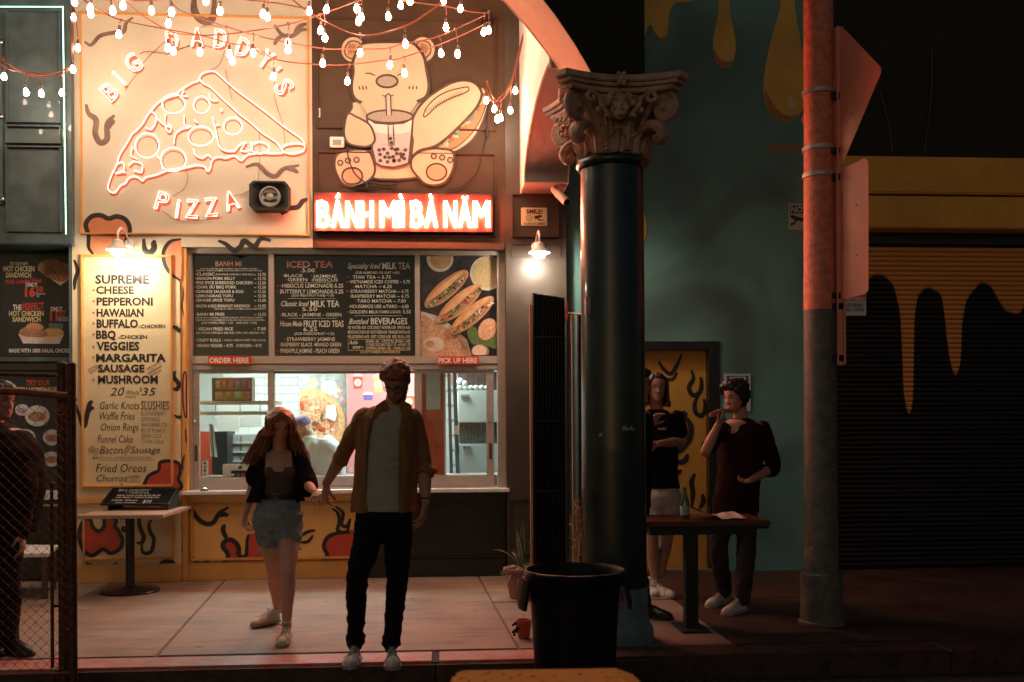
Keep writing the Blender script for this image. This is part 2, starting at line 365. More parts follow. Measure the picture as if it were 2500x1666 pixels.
for pts, ww in (([(228,172),(255,215),(290,240),(320,200),(350,135)],.045),([(262,262),(300,268),(325,232)],.035),([(398,220),(408,262),(385,310),(405,350),(440,335),(450,290),(445,255)],.045),([(435,345),(415,395),(420,440),(450,455),(468,420),(462,370)],.045),([(345,438),(375,455)],.07),([(320,700),(360,690),(380,655)],.06),([(322,760),(346,735)],.05),([(415,755),(398,800),(405,850),(400,925)],.05),([(455,860),(458,900),(440,935)],.05),([(345,445),(392,500),(390,570),(340,635),(300,640)],.06)):
    stroke(mb, zr1, pts, ww)
obj('painted_squiggles', mb, M['ink'], dr, smooth=True)
mb = MB(); mb.poly([zr1(*p) + Vector((0, -.0005, 0)) for p in ((340,450),(372,480),(386,530),(370,590),(335,628),(310,560))]); obj('painted_blob', mb, M['redpaint'], dr)
obj('threshold', MB().box((dx0, 9.55, 0), (dx1, 9.75, .03)), M['concrete'], tw)
# painted drips
zr2 = crop(1560, 0, 1.96, 9.594)
M['dripyellow'] = mat('drip_yellow_paint', (.92, .50, .075), .35, nscale=2, namt=.2)
M['driporange'] = mat('drip_orange_paint', (.52, .20, .03), .35, nscale=3, namt=.15)
M['drippale'] = mat('drip_pale_paint', (.80, .60, .25), .35)
def drip(pts, shade, hi):
    d = obj('painted_drip', MB().poly(smoothpts([zr2(*p) for p in pts], 5, True)), M['dripyellow'], tw)
    mb = MB(); mb.poly(smoothpts([zr2(*p) + Vector((0, -.002, 0)) for p in shade], 5, True)); obj('painted_shade', mb, M['driporange'], d)
    if hi: mb = MB(); mb.poly(smoothpts([zr2(*p) + Vector((0, -.004, 0)) for p in hi], 5, True)); obj('painted_highlight', mb, M['drippale'], d)
drip([(-60,-30),(-60,200),(10,200),(28,170),(45,128),(58,122),(70,150),(82,180),(105,194),(130,180),(140,110),(150,50),(180,15),(240,8),(300,-10),(300,-60)],
     [(68,150),(82,182),(105,193),(128,180),(120,178),(100,182),(85,165)], None)
drip([(385,-60),(380,60),(362,150),(354,215),(365,290),(385,315),(405,325),(432,315),(455,280),(463,220),(452,140),(435,50),(430,-60)],
     [(358,230),(366,288),(386,314),(406,323),(430,314),(448,290),(425,295),(395,290),(372,260)], [(425,255),(440,262),(438,285),(418,292),(412,275)])
drip([(690,-60),(675,40),(640,160),(608,300),(596,400),(600,480),(625,540),(660,572),(695,582),(735,575),(770,545),(792,490),(800,410),(790,300),(770,180),(748,50),(742,-60)],
     [(600,440),(605,490),(628,540),(662,570),(697,580),(735,573),(765,545),(730,555),(690,545),(650,510),(620,460)], [(718,460),(745,470),(755,500),(735,525),(712,515),(705,485)])
text(mb := MB(), '@DRIPKIN', zr2, 612, 800, 692, 724, bold=.03); obj('painted_lettering', mb, M['driporange'], tw)
mb = MB(); P_ = lambda x, y: W(x, y, 9.594); mb.poly(smoothpts([P_(1500, 480), P_(1555, 490), P_(1578, 540), P_(1572, 590), P_(1540, 620), P_(1480, 620)], 5, True)); obj('painted_drip', mb, M['dripyellow'], tw)

# ================================================================== the part with the roller shutter on the right
rb = thing('shutter_building', 'dark shopfront with a yellow shutter housing right of the street pole', 'building', (5.5, 9.6, 0))
xe = 9.0; xs_ = W(1976.5, 900, 9.6).x
zft, zfm, zfb = W(2300, 383, 9.3).z, W(2300, 476, 9.3).z, W(2300, 556, 9.3).z
obj('upper_wall', MB().box((xs_, 9.6, zft), (xe, 10, 6.2)), mat('unlit_maroon_wall', (.016, .011, .008), .7, nscale=2, namt=.4), rb)  # maroon wall darkened in its colour where little light reaches
M['fascia'] = mat('fascia_yellow', (.90, .42, .05), .45, nscale=2, namt=.12)
obj('shutter_housing', MB().box((xs_ + .01, 9.3, zfm + .012), (xe, 9.62, zft)), M['fascia'], rb, bevel=.015)
obj('shutter_housing', MB().box((xs_ + .01, 9.31, zfb), (xe, 9.62, zfm - .012)), M['fascia'], rb, bevel=.01)
obj('side_post', MB().box((xs_ + .001, 9.58, 0), (xs_ + .16, 9.9, zft - .001)), M['brown'], rb)
# shutter paint: dark with yellow drips from the top, laid out along the wall
m = mat('shutter_paint', (.50, .20, .035), .5); n = m.node_tree.nodes; L = m.node_tree.links; b_ = n['Principled BSDF']
g = n.new('ShaderNodeNewGeometry'); sx = n.new('ShaderNodeSeparateXYZ'); L.new(g.outputs['Position'], sx.inputs[0])
Xa, Xb = W(2080, 800, 9.55).x, W(2520, 800, 9.55).x; mr = n.new('ShaderNodeMapRange'); mr.inputs[1].default_value = Xa; mr.inputs[2].default_value = Xb; L.new(sx.outputs[0], mr.inputs[0])
cr = n.new('ShaderNodeValToRGB'); cr.color_ramp.interpolation = 'B_SPLINE'
prof = [(2080,700),(2115,690),(2140,672),(2170,680),(2190,710),(2203,780),(2207,880),(2210,960),(2222,1010),(2233,960),(2236,800),(2243,735),(2262,706),(2285,708),(2305,730),(2314,800),(2320,860),(2335,915),(2350,880),(2353,800),(2362,742),(2390,700),(2412,692),(2432,712),(2452,748),(2478,765),(2500,758),(2520,720)]
def zv(p): return (W(p[0], p[1], 9.55).z - 1.2) / 2.0
els = cr.color_ramp.elements; els[0].position = 0; els[1].position = 1
els[0].color = (zv(prof[0]),) * 3 + (1,); els[1].color = (zv(prof[-1]),) * 3 + (1,)
for p in prof[1:-1]: e = els.new((W(p[0], 800, 9.55).x - Xa) / (Xb - Xa)); e.color = (zv(p),) * 3 + (1,)
cr.color_ramp.interpolation = 'CARDINAL'
L.new(mr.outputs[0], cr.inputs[0]); mz = n.new('ShaderNodeMapRange'); mz.inputs[1].default_value = 1.2; mz.inputs[2].default_value = 3.2; L.new(sx.outputs[2], mz.inputs[0])
cmp_ = n.new('ShaderNodeMath'); cmp_.operation = 'SUBTRACT'; L.new(mz.outputs[0], cmp_.inputs[0]); L.new(cr.outputs[0], cmp_.inputs[1])
st = n.new('ShaderNodeMapRange'); st.inputs[1].default_value = -.004; st.inputs[2].default_value = .012; L.new(cmp_.outputs[0], st.inputs[0])
mx = n.new('ShaderNodeMix'); mx.data_type = 'RGBA'; L.new(st.outputs[0], mx.inputs[0]); mx.inputs[6].default_value = (.012, .008, .006, 1); mx.inputs[7].default_value = (.74, .29, .07, 1)
L.new(mx.outputs[2], b_.inputs['Base Color']); M['shutter'] = m
sx0, sx1 = xs_ + .17, xe; pitch = .048; z = .03; proto = None
zt = zfb - .12; ns = int((zt - .03) / pitch)
slatmb = MB(); prof_ = [(0, 0), (-.012, .006), (-.017, .018), (-.017, .03), (-.010, .042), (0, .0455), (.004, .0455), (.004, 0)]
slatmb.ring([[(sx0, 9.6 + a, .03 + b) for a, b in prof_], [(sx1, 9.6 + a, .03 + b) for a, b in prof_]])
sh = obj('shutter', MB().box((sx0, 9.62, .0), (sx1, 9.66, zfb)), M['void'], rb)
proto = obj('slat', slatmb, M['shutter'], sh)
for i in range(1, ns): copypart(proto, sh, (0, 0, i * pitch))
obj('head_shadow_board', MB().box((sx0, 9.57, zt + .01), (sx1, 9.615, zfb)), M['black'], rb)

# ================================================================== the arcade: arch, block above the capital
XC, YC = 1.13, 6.62                                         # column axis, refined below
arch = thing('arcade_arch', 'wide rendered arch springing from the carved column capital, salmon underside and black front', 'arch', (-2, 6.5, 3.7))
M['salmon'] = mat('salmon_render', (.62, .34, .22), .75, nscale=3, namt=.1, bump=.2, bscale=40)
M['archblack'] = mat('arch_black_render', (.010, .011, .010), .8, nscale=5, namt=.3, bump=.3, bscale=40)
AY0, AY1 = 6.30, 6.95
XC, YC = 1.145, 6.62
AY0, AY1 = 6.25, 6.86; XR = 1.295; ZI = 3.672
ccx, ccz, RR = -1.85, 2.125, 3.2
def arcpts(y):
    a0 = math.asin((ZI - ccz) / RR); P = []
    for i in range(33): a = a0 + (math.pi - 2 * a0) * i / 32; P.append((ccx + RR * math.cos(a), y, ccz + RR * math.sin(a)))
    return P
f_, b_2 = arcpts(AY0), arcpts(AY1)
xl0 = f_[-1][0] - .9
mb = MB(); mb.prism([(XR, AY0, ZI), (XR, AY0, 6.3), (xl0, AY0, 6.3), (xl0, AY0, ZI)] + f_[::-1], (0, .01, 0)); obj('front_face', mb, M['archblack'], arch)
mb = MB(); mb.prism([(XR, AY1, ZI), (XR, AY1, 6.3), (xl0, AY1, 6.3), (xl0, AY1, ZI)] + b_2[::-1], (0, -.01, 0)); mb.box((XR - .01, AY0 + .01, ZI), (XR, AY1 - .01, 6.3)); mb.box((xl0, AY0 + .01, 6.29), (XR, AY1 - .01, 6.3)); obj('rear_face', mb, M['salmon'], arch)
mb = MB(); off = lambda P, d: [(ccx + (p[0] - ccx) * (1 + d / RR), p[1], ccz + (p[2] - ccz) * (1 + d / RR)) for p in P]
k = off(f_, .004); j = off(b_2, .004); k = [(p[0], AY0 + .012, p[2]) for p in k]; j = [(p[0], AY1 - .012, p[2]) for p in j]
k2, j2 = off(k, .03), off(j, .03)
mb.ring([[a, b, c, d] for a, b, c, d in zip(k, j, j2, k2)]); obj('soffit', mb, M['salmon'], arch, smooth=True)
mb = MB(); e1 = off(f_, .10); e1 = [(p[0], AY0 - .004, p[2]) for p in e1]; mb.tube(e1, .012, 5); obj('incised_line', mb, M['archblack'], arch)
# transverse arch between column and shopfront
ta = thing('cross_arch', 'white painted cross arch running back from the capital to the shopfront, shaded mauve underside', 'arch', (.95, 8, 3.6))
X0, X1 = .752, 1.165; cy, a_, b__ = 7.62, 1.42, .365; z0 = 3.655
P = [(X0, 9.49, 6.3), (X0, 9.49, z0)] + [(X0, cy + a_ * math.cos(t * math.pi / 24), z0 + b__ * math.sin(t * math.pi / 24)) for t in range(0, 25) if cy + a_ * math.cos(t * math.pi / 24) > AY1 + .03]
P.append((X0, AY1 + .005, P[-1][2] - .06)); P.append((X0, AY1 + .005, 6.3))
m = mat('cross_arch_white', (.72, .68, .60), .7, nscale=3, namt=.08, bump=.25, bscale=50)
obj('flank', MB().prism(P, (.015, 0, 0)), m, ta); obj('flank', MB().prism([(X1, y, z) for x, y, z in P], (-.015, 0, 0)), m, ta)
S_ = P[1:-1]; mb = MB(); mb.ring([[(X0 + .0155, y, z + .003), (X1 - .0155, y, z + .003), (X1 - .0155, y, z + .03), (X0 + .0155, y, z + .03)] for x, y, z in S_])
obj('soffit', mb, mat('shaded_salmon_render', (.33, .21, .19), .75, nscale=2, col2=(.27, .25, .24), bump=.2, bscale=40), ta, smooth=True)  # salmon greyed in the colour to stand for weaker light here
# ---------------------------------------------------------------- the column
col = thing('iron_column', 'dark green gloss painted round column carrying the carved capital at the kerb', 'column', (XC, YC, 0))
M['colgreen'] = mat('column_green_gloss', (.014, .026, .021), .30, nscale=7, namt=.3, bump=.12, bscale=9, coat=.25)
r = .213
mb = MB(); mb.lathe([(r * 1.03, .36), (r * 1.01, 1.2), (r, 2.2), (r * .985, 3.14)], (XC, YC, 0), 40); obj('shaft', mb, M['colgreen'], col, smooth=True)
mb = MB(); mb.lathe([(r * 1.22, 0), (r * 1.24, .05), (r * 1.2, .09), (r * 1.1, .12), (r * 1.07, .16), (r * 1.06, .36), (r * .9, .362)], (XC, YC, 0), 40)
obj('base', mb, mat('column_base_lit_teal', (.17, .27, .25), .5, nscale=9, namt=.25, bump=.3), col, smooth=True)  # white light on the foot is put into this paler teal
mb = MB(); mb.lathe([(r * .98, 3.14), (r * 1.08, 3.145), (r * 1.13, 3.165), (r * 1.13, 3.185), (r * 1.06, 3.205), (r * .99, 3.21)], (XC, YC, 0), 40); obj('astragal', mb, M['colgreen'], col, smooth=True)
mb = MB(); mb.lathe([(r * 1.04, 2.28), (r * 1.045, 2.285), (r * 1.045, 2.30), (r * 1.0, 2.31)], (XC, YC, 0), 40)
for (px, py0, py1, wd) in ((1433, 726, 768, .022),):
    a = W(px, py0, YC - .18); b = W(px, py1, YC - .18)
# stuck paper patch and a small plate
pl = MB(); a = W(1437, 726, YC - .12); b = W(1437, 768, YC - .12); pl.box((a.x - .02, YC - .13, b.z), (a.x + .022, YC - .07, a.z)); obj('bracket_plate', pl, mat('worn_pale_paint', (.45, .40, .36), .6, nscale=30, namt=.4), col, bevel=.004)
pl = MB()
for i, (px, py, s) in enumerate([(1522, 1046, .016), (1530, 1048, .01), (1540, 1046, .012), (1548, 1050, .008), (1463, 1062, .012), (1479, 1048, .006)]):
    p = W(px, py, YC - .2); v = Vector((p.x - XC, p.y - YC, 0)); v = v.normalized() * (r * 1.013); c = Vector((XC + v.x, YC + v.y, p.z)); t_ = Vector((-v.y, v.x, 0)).normalized(); vn = v.normalized() * .002
    pl.prism([c - t_ * s - Vector((0, 0, s)), c + t_ * s * .8 - Vector((0, 0, s * .7)), c + t_ * s + Vector((0, 0, s)), c - t_ * s * .6 + Vector((0, 0, s * .8))], vn)
obj('sticker_remains', pl, mat('paper_scrap', (.30, .36, .34), .7), col)
# ---------------------------------------------------------------- capital
M['stone'] = mat('capital_plaster', (.50, .31, .23), .6, nscale=12, namt=.3, bump=.5, bscale=50, detail=8)
cap = thing('carved_capital', 'ornate carved capital with corner scrolls, leaves and small faces above the green column', 'capital', (XC, YC, 3.21))
mb = MB(); mb.lathe([(.20, 3.212), (.205, 3.24), (.20, 3.30), (.215, 3.40), (.25, 3.48), (.30, 3.54), (.31, 3.56)], (XC, YC, 0), 40); bell = obj('bell', mb, M['stone'], cap, smooth=True)
hw = .40
def abacus(z0, z1, hw, dip, ch=.07):
    P = []; 
    for k in range(4):
        a = k * math.pi / 2; ca, sa = math.cos(a), math.sin(a)
        for i in range(13):
            t = -1 + 2 * i / 12; x = hw - dip * (1 - t * t); y = t * (hw - ch); P.append((XC + ca * x - sa * y, YC - .02 + sa * x + ca * y, z0))
    return MB().prism(P, (0, 0, z1 - z0))
ab = obj('abacus', abacus(3.625, 3.668, .432, .10), M['stone'], cap, bevel=.006)
obj('abacus_fillet', abacus(3.600, 3.6245, .412, .10), M['stone'], ab, bevel=.004); obj('abacus_cavetto', abacus(3.565, 3.5995, .388, .10), M['stone'], ab, bevel=.006)
def leafmb(L, wd, curl, seed):
    """acanthus leaf standing in the local x (across) / z (up) plane, outwards = -y"""
    rnd = random.Random(seed); mb = MB(); rows = []; n = 12; mcols = 11
    for i in range(n + 1):
        t = i / n; z = L * (t - .12 * max(0, t - .8) * 5 * (t - .8)); out = -.02 - .05 * t * t - (curl * max(0, t - .62) ** 1.5 * 4)
        z -= max(0, t - .85) * L * .9
        wv = wd * (.55 + .6 * math.sin(math.pi * min(1, t * .9 + .12))) * (1 - max(0, t - .8) * 3.2) * (1 + .16 * math.sin(t * 30)); R = []
        for k in range(mcols):
            u = -1 + 2 * k / (mcols - 1); rel = .010 * math.cos(u * math.pi * 2.5) + .012 * (1 - abs(u))
            R.append(Vector((u * wv, out - rel + abs(u) ** 2 * .02, z)))
        rows.append(R)
    k0 = 0; vs = [p for R in rows for p in R]; fs = []
    for i in range(n):
        for k in range(mcols - 1): a = i * mcols + k; fs.append((a, a + 1, a + mcols + 1, a + mcols))
    m2 = len(vs); vs += [p + Vector((0, .012, 0)) for p in vs[:]]; fs += [tuple(x + m2 for x in f[::-1]) for f in fs[:]]
    mb.add(vs, fs); return mb
def place(mb, ang, rr, z):
    Mx = T_(XC, YC, z) @ Matrix.Rotation(ang, 4, 'Z') @ T_(0, -rr, 0); o = MB(); o.add([Mx @ v for v in mb.v], mb.f); return o
for k in range(10): obj('acanthus_leaf', place(leafmb(.15, .052, .05, k), k * math.pi / 5, .195, 3.212), M['stone'], cap, smooth=True)
for k in range(10): obj('acanthus_leaf', place(leafmb(.25, .042, .06, 20 + k), (k + .5) * math.pi / 5, .20, 3.225), M['stone'], cap, smooth=True)
for k in range(4):
    ang = math.pi / 4 + k * math.pi / 2; d = Vector((math.cos(ang), math.sin(ang), 0)); up = Vector((0, 0, 1)); c = Vector((XC, YC - .02, 3.47)) + d * .415
    pts = []; rr = []
    for i in range(60):
        t = i / 59; a = -t * 2.4 * 2 * math.pi + math.pi * .62; R = .088 * (1 - t) ** .85 + .006; pts.append(c + d * (R * math.cos(a)) + up * (R * math.sin(a))); rr.append(.019 * (1 - .55 * t))
    st = [c - d * .22 - up * .17, c - d * .16 - up * .03, c - d * .10 + up * .05]
    side = d.cross(up)
    mb = MB(); mb.tube(st + pts, [.012, .018, .02] + rr, 8); obj('volute', mb, M['stone'], cap, smooth=True)
    mb = MB(); mb.tube([c - side * .03, c + side * .03], .03, 12); mb.sph(c - side * .035, .02, 8, 6); mb.sph(c + side * .035, .02, 8, 6)
    disc = []; 
    mb.tube([c - side * .022, c + side * .022], .075, 20); obj('volute_disc', mb, M['stone'], cap, smooth=True)
    # drooping leaf under each scroll
    q = c - d * .10 - up * .11; mb = MB(); mb.tube(smoothpts([q - d * .10 - up * .03, q - d * .02 + up * .02, q + d * .05 + up * .0, q + d * .085 - up * .05, q + d * .055 - up * .09, q + d * .02 - up * .06], 6), [.018, .03, .04, .045, .042, .038] and [.02 + .02 * math.sin(i / 30 * math.pi) for i in range(31)], 8, flat=(side, 1.4)); obj('drooping_leaf', mb, M['stone'], cap, smooth=True)
def capface(ang, s=1.):
    c = Vector((XC, YC - .02, 3.47)); Mx = T_(*c) @ Matrix.Rotation(ang, 4, 'Z') @ T_(0, -.285, 0) @ Matrix.Rotation(rad(-12), 4, 'X'); mb = MB()
    mb.sph((0, 0, 0), (.060, .05, .082), 20, 16); mb.sph((0, -.052, -.005), (.011, .018, .022), 8, 6); mb.sph((0, -.044, -.035), (.02, .014, .007), 8, 6); mb.sph((0, -.038, -.062), (.022, .016, .014), 8, 6)
    for s_ in (-1, 1): mb.sph((s_ * .024, -.045, .018), (.014, .009, .006), 8, 6); mb.sph((s_ * .026, -.045, .032), (.02, .012, .005), 8, 6); mb.sph((s_ * .038, -.03, -.02), (.02, .02, .02), 8, 6)
    rn = random.Random(3)
    for i in range(46):
        a = math.pi * (i / 45); mb.sph((math.cos(a) * .072 + rn.uniform(-.01, .01), -.01 + rn.uniform(-.02, .02), .03 + math.sin(a) * .07 + rn.uniform(-.01, .02)), rn.uniform(.010, .018), 6, 5)
    o = MB(); o.add([Mx @ v for v in mb.v], mb.f); return o
for k in range(4): obj('carved_face', capface(k * math.pi / 2 + 0), M['stone'], cap, smooth=True)
for k in range(4):                                           # fleuron above each face
    Mx = T_(XC, YC - .02, 3.635) @ Matrix.Rotation(k * math.pi / 2, 4, 'Z') @ T_(0, -.335, 0); mb = MB()
    mb.sph((0, 0, 0), (.03, .03, .035), 10, 8)
    for i in range(6): a = i * math.pi / 3; mb.sph((.032 * math.cos(a), -.012, .032 * math.sin(a)), (.018, .016, .018), 8, 6)
    o = MB(); o.add([Mx @ v for v in mb.v], mb.f); obj('fleuron', o, M['stone'], cap, smooth=True)
    for s_ in (-1, 1):
        rn = random.Random(k * 2 + s_)
        Mx2 = T_(XC, YC - .02, 3.53) @ Matrix.Rotation(k * math.pi / 2, 4, 'Z')
        pts = smoothpts([Mx2 @ Vector(p) for p in ((s_ * .06, -.29, -.12), (s_ * .12, -.30, -.05), (s_ * .14, -.31, 0), (s_ * .20, -.34, .02), (s_ * .22, -.35, -.02), (s_ * .18, -.335, -.03), (s_ * .17, -.33, 0))], 5)
        mb = MB(); mb.tube(pts, .014, 6); 
        for q in range(7): mb.sph(Mx2 @ Vector((s_ * rn.uniform(.07, .16), -.29 - rn.uniform(0, .03), rn.uniform(-.12, -.02))), rn.uniform(.014, .024), 6, 5)
        obj('carved_scroll', mb, M['stone'], cap, smooth=True)

# ================================================================== serving window
FY = 9.6
sw = thing('serving_window', 'long aluminium framed serving window with menu boards above sliding sashes', 'window', (-.9, 9.6, .8))
def fr(x0, y0, x1, y1, Y0, Y1, mb):                          # pixel box at plane Y0
    a = W(x0, y0, Y0); b = W(x1, y1, Y0); return mb.box((a.x, Y0, b.z), (b.x, Y1, a.z))
X = lambda px, Y=9.6: W(px, 900, Y).x
Z = lambda py, Y=9.6: W(850, py, Y).z
zT, zB = Z(608), Z(1196)
def bar(n, x0, x1, z0, z1, y0, y1, bev=.004): return obj(n, MB().box((x0, y0, z0), (x1, y1, z1)), M['steel'], sw, bevel=bev)
bar('outer_frame', X(459), X(470), zB, zT, 9.575, 9.70); bar('outer_frame', X(1214), X(1234), zB, zT, 9.575, 9.70)
bar('outer_frame', X(470), X(1214), Z(622), zT, 9.577, 9.70)
bar('mullion', X(657), X(670), Z(870), Z(622), 9.585, 9.69); bar('mullion', X(1014), X(1026), Z(870), Z(622), 9.585, 9.69)
bar('transom', X(470), X(1214), Z(889), Z(870), 9.57, 9.70); bar('transom', X(470), X(1214), Z(903), Z(889.5), 9.582, 9.70)
bar('bottom_rail', X(470), X(1214), zB + .002, Z(1190), 9.58, 9.70)
def sash(n, x0, x1, y0, y1, st, Y, rail=26):
    mb = MB(); a, b, z1, z0 = X(x0), X(x1), Z(y0), Z(y1); w0 = X(x0 + st) - a; rt = .03; rb_ = Z(y1 - rail) - z0
    mb.box((a, Y, z0), (a + w0, Y + .035, z1)); mb.box((b - w0, Y, z0), (b, Y + .035, z1)); mb.box((a + w0, Y + .001, z0), (b - w0, Y + .034, z0 + rb_)); mb.box((a + w0, Y + .001, z1 - rt), (b - w0, Y + .034, z1))
    o = obj(n, mb, M['steel'], sw, bevel=.003)
    g_ = obj('pane', MB().box((a + w0 - .003, Y + .016, z0 + rb_), (b - w0 + .003, Y + .02, z1 - rt)), M['glass'], o); return o
s1 = sash('sliding_sash', 470, 669, 904, 1192, 16, 9.60)
s2 = sash('sliding_sash', 1011, 1205, 904, 1190, 18, 9.60)
s3 = sash('fixed_sash', 660, 1020, 904, 1191, 9, 9.645, 26)
for (px, so) in ((477, s1), (1196, s2)):
    c = W(px, 1028, 9.6); mb = MB(); mb.cyl(c, c + Vector((0, -.012, 0)), .017, .013, 14); mb.cyl(c + Vector((0, -.012, 0)), c + Vector((0, -.016, 0)), .006, .006, 8); obj('lock', mb, M['chrome'], so, smooth=True)
    obj('pull', MB().box((X(px - 3), 9.597, Z(1124)), (X(px + 4), 9.603, Z(1085))), M['brown'], so)
for x0, x1 in ((463, 657), (671, 1013), (1026, 1216)): obj('pane', MB().box((X(x0), 9.64, Z(872)), (X(x1), 9.645, Z(620))), M['glass'], sw)
obj('sill', MB().box((X(452), 9.43, SILL - .035), (X(1240), 9.62, SILL)), M['white'], sw, bevel=.006)
# service bell
c = W(498, 1190, 9.5); bell_ = thing('service_bell', 'small chrome counter bell on the left end of the white sill', 'bell', (c.x, 9.5, SILL))
mb = MB(); mb.lathe([(.038, SILL), (.04, SILL + .006), (.03, SILL + .008)], (c.x, 9.5, 0), 20); obj('base', mb, M['matblack'], bell_, smooth=True)
mb = MB(); mb.lathe([(.034, SILL + .008), (.033, SILL + .018), (.025, SILL + .03), (.008, SILL + .036), (.005, SILL + .046), (.002, SILL + .047)], (c.x, 9.5, 0), 20); obj('dome', mb, M['chrome'], bell_, smooth=True)

# ================================================================== menu boards above the window
M['board'] = mat('menu_board_black', (.006, .005, .005), .8, spec=.05, nscale=5, namt=.4)
M['chalk'] = mat('menu_lettering_white', (.78, .72, .66), .6); M['chalkred'] = mat('menu_lettering_pink', (.62, .22, .18), .6); M['chalkyel'] = mat('menu_lettering_yellow', (.70, .52, .18), .6)
def board(x0, y0, x1, y1, name, label, cat, m=None, Y=9.66):
    a = W(x0, y0, Y); b = W(x1, y1, Y)
    t = thing(name, label, cat, ((a.x + b.x) / 2, Y, b.z)); obj('panel', MB().box((a.x, Y, b.z), (b.x, Y + .012, a.z)), m or M['board'], t); return t
z4 = crop(440, 600, 2.8695, 9.657)
b1 = board(459, 618, 661, 876, 'menu_board', 'black banh mi menu board with prices, left of the three boards over the window', 'menu board')
L = []
for s, x0, x1, y0, y1 in (("CLASSIC",115,240,190,210),("SAIGON PORK BELLY",115,385,220,240),("FIVE SPICE SHREDDED CHICKEN",115,505,250,271),("CHAR SIU BBQ PORK",115,393,280,301),("CHINESE SAUSAGE & EGG",115,443,312,332),("LEMONGRASS TOFU",115,368,343,362),("GINGER SPICE TOFU",115,378,373,392),("BACON & EGG BREAKFAST SANDWICH",115,487,413,433),("BANH MI FRIES",118,310,471,491),("VEGAN FRIED RICE",125,370,573,594),("CRISPY ROLLS",117,285,652,673),("VEGAN VEGGIE ~ 8.75",117,368,690,711),("CHICKEN ~ 8.75",392,570,690,711)):
    L.append((s, x0, x1, y0, y1))
for pr, y in (("~ 13.75",203),("~ 13.75",232),("~ 12.50",262),("~ 12.50",292),("~ 12.25",322),("~ 12.50",353),("~ 12.50",384),("~ 13.95",424),("~ 13.75",483),("- 7.00",583)): L.append((pr, 518, 600, y - 11, y + 10))
for s, x0, x1, y0, y1 in (("OUR BAGUETTES ARE STUFFED WITH SWEET PICKLED",140,540,158,167),("CARROTS, FRESH CUCUMBER, CILANTRO, MAYO & A TOUCH OF SPICE",110,572,171,180),("(PATE SPREAD, PORK BELLY, PORK ROLL)",248,512,196,208),("3 EGGS, BACON, TOMATO, CUCUMBER, TOUCH OF MAYO & SPICE",235,597,439,449),("LOADED WITH CILANTRO, CHOPPED JALAPENOS, SWEET PICKLED CARROTS",103,580,500,510),("DRIZZLED WITH HOUSEMADE SAUCE AND YOUR CHOICE OF PROTEIN",110,590,517,527),("(SUB WAFFLE FRIES + 1.50    ADD EGG + 2.50)",150,537,534,548),("ADD CHICKEN, PORK BELLY, BBQ PORK, TOFU + 3.00 - ADD EGG + 2.50",110,590,604,618),("~ 5 ROLLS w/SIDE OF SWEET CHILI SAUCE)",292,597,656,669)): L.append((s, x0, x1, y0, y1, dict(bold=.004)))
textcol(L, z4, M['chalk'], 'lettering', b1)
textcol([("BANH MI", 247, 428, 110, 145)], z4, M['chalkred'], 'heading', b1)
b2 = board(661, 618, 1020, 876, 'menu_board', 'wide black tea and drinks menu board in the middle over the window', 'menu board')
L = []
for s, x0, x1, y0, y1 in ((".5.00",843,943,160,187),("BLACK",730,862,200,221),("JASMINE",930,1095,203,225),("GREEN",755,890,228,250),("HIBISCUS",928,1104,230,252),("HIBISCUS LEMONADE-5.25",715,1142,267,295),("BUTTERFLY LEMONADE-5.25",700,1142,308,336),("MILK TEA",912,1115,385,430),("5.50",855,960,433,458),("BLACK - JASMINE - GREEN",715,1128,472,496),("FRUIT ICED TEAS",865,1145,525,570),("6.25",862,960,573,600),("(ADD PASSIONFRUIT +1.25)",800,1080,608,626),("STRAWBERRY JASMINE",747,1085,643,668),("RASPBERRY BLACK  MANGO GREEN",707,1127,680,707),("PINEAPPLE JASMINE - PEACH GREEN",703,1115,722,752),
    ("MILK TEA",1415,1610,118,165),("(SUB ALMOND OR OAT +.50)",1228,1535,181,198),("THAI TEA ~ 5.75",1208,1475,209,232),("VIETNAMESE ICED COFFEE ~ 5.75",1190,1610,242,265),("MATCHA ~ 6.25",1228,1482,275,298),("STRAWBERRY MATCHA ~ 6.75",1195,1600,309,332),("RASPBERRY MATCHA ~ 6.75",1200,1602,343,366),("TARO MATCHA ~ 7.00",1240,1580,376,400),("HOUSEMADE UBE w/TARO ~ 6.00",1190,1600,414,438),("GOLDEN MILK",1187,1388,453,476),("5.50",1560,1615,450,476),("BEVERAGES",1335,1592,507,552),
    ("FIJI WATER-4.50  COCONUT WATER-3.00  SPRITE-4.00",1175,1610,563,585),("MEXICAN COKE-4.50  ROOT BEER-4.00  ORANGE FANTA-4.00",1175,1610,595,617),("PELLEGRINO-4.50  DIET COKE-3.00  RED BULL-5.00",1175,1610,627,648),("BOBA-.50 - CRYSTAL BOBA-1.00",1302,1607,661,680),("LYCHEE COCONUT JELLY-.75 - HONEY-.75",1302,1607,685,704),("POPPING BOBA-1.00 - VANILLA-1.00",1302,1607,709,728)):
    L.append((s, x0, x1, y0, y1, dict(bold=.018 if y1 - y0 > 35 else .008)))
L += [("(ADD FRESH FRUIT PUREE +1.00)",780,1078,342,358,dict(bold=.004)),("(TURMERIC & GINGER)",1390,1545,455,474,dict(bold=.004))]
for s, x0, x1, y0, y1 in (("Classic Iced",703,893,388,425),("House Made",698,852,528,565),("Specialty Iced",1172,1395,122,160),("Bottled",1182,1312,512,550),("Add-",1182,1245,665,692),("ons~",1205,1280,695,722)): L.append((s, x0, x1, y0, y1, dict(shear=.3, bold=.012)))
textcol(L, z4, M['chalk'], 'lettering', b2)
textcol([("ICED TEA", 747, 1072, 108, 155, dict(bold=.025))], z4, M['chalkred'], 'heading', b2)
mb = MB()
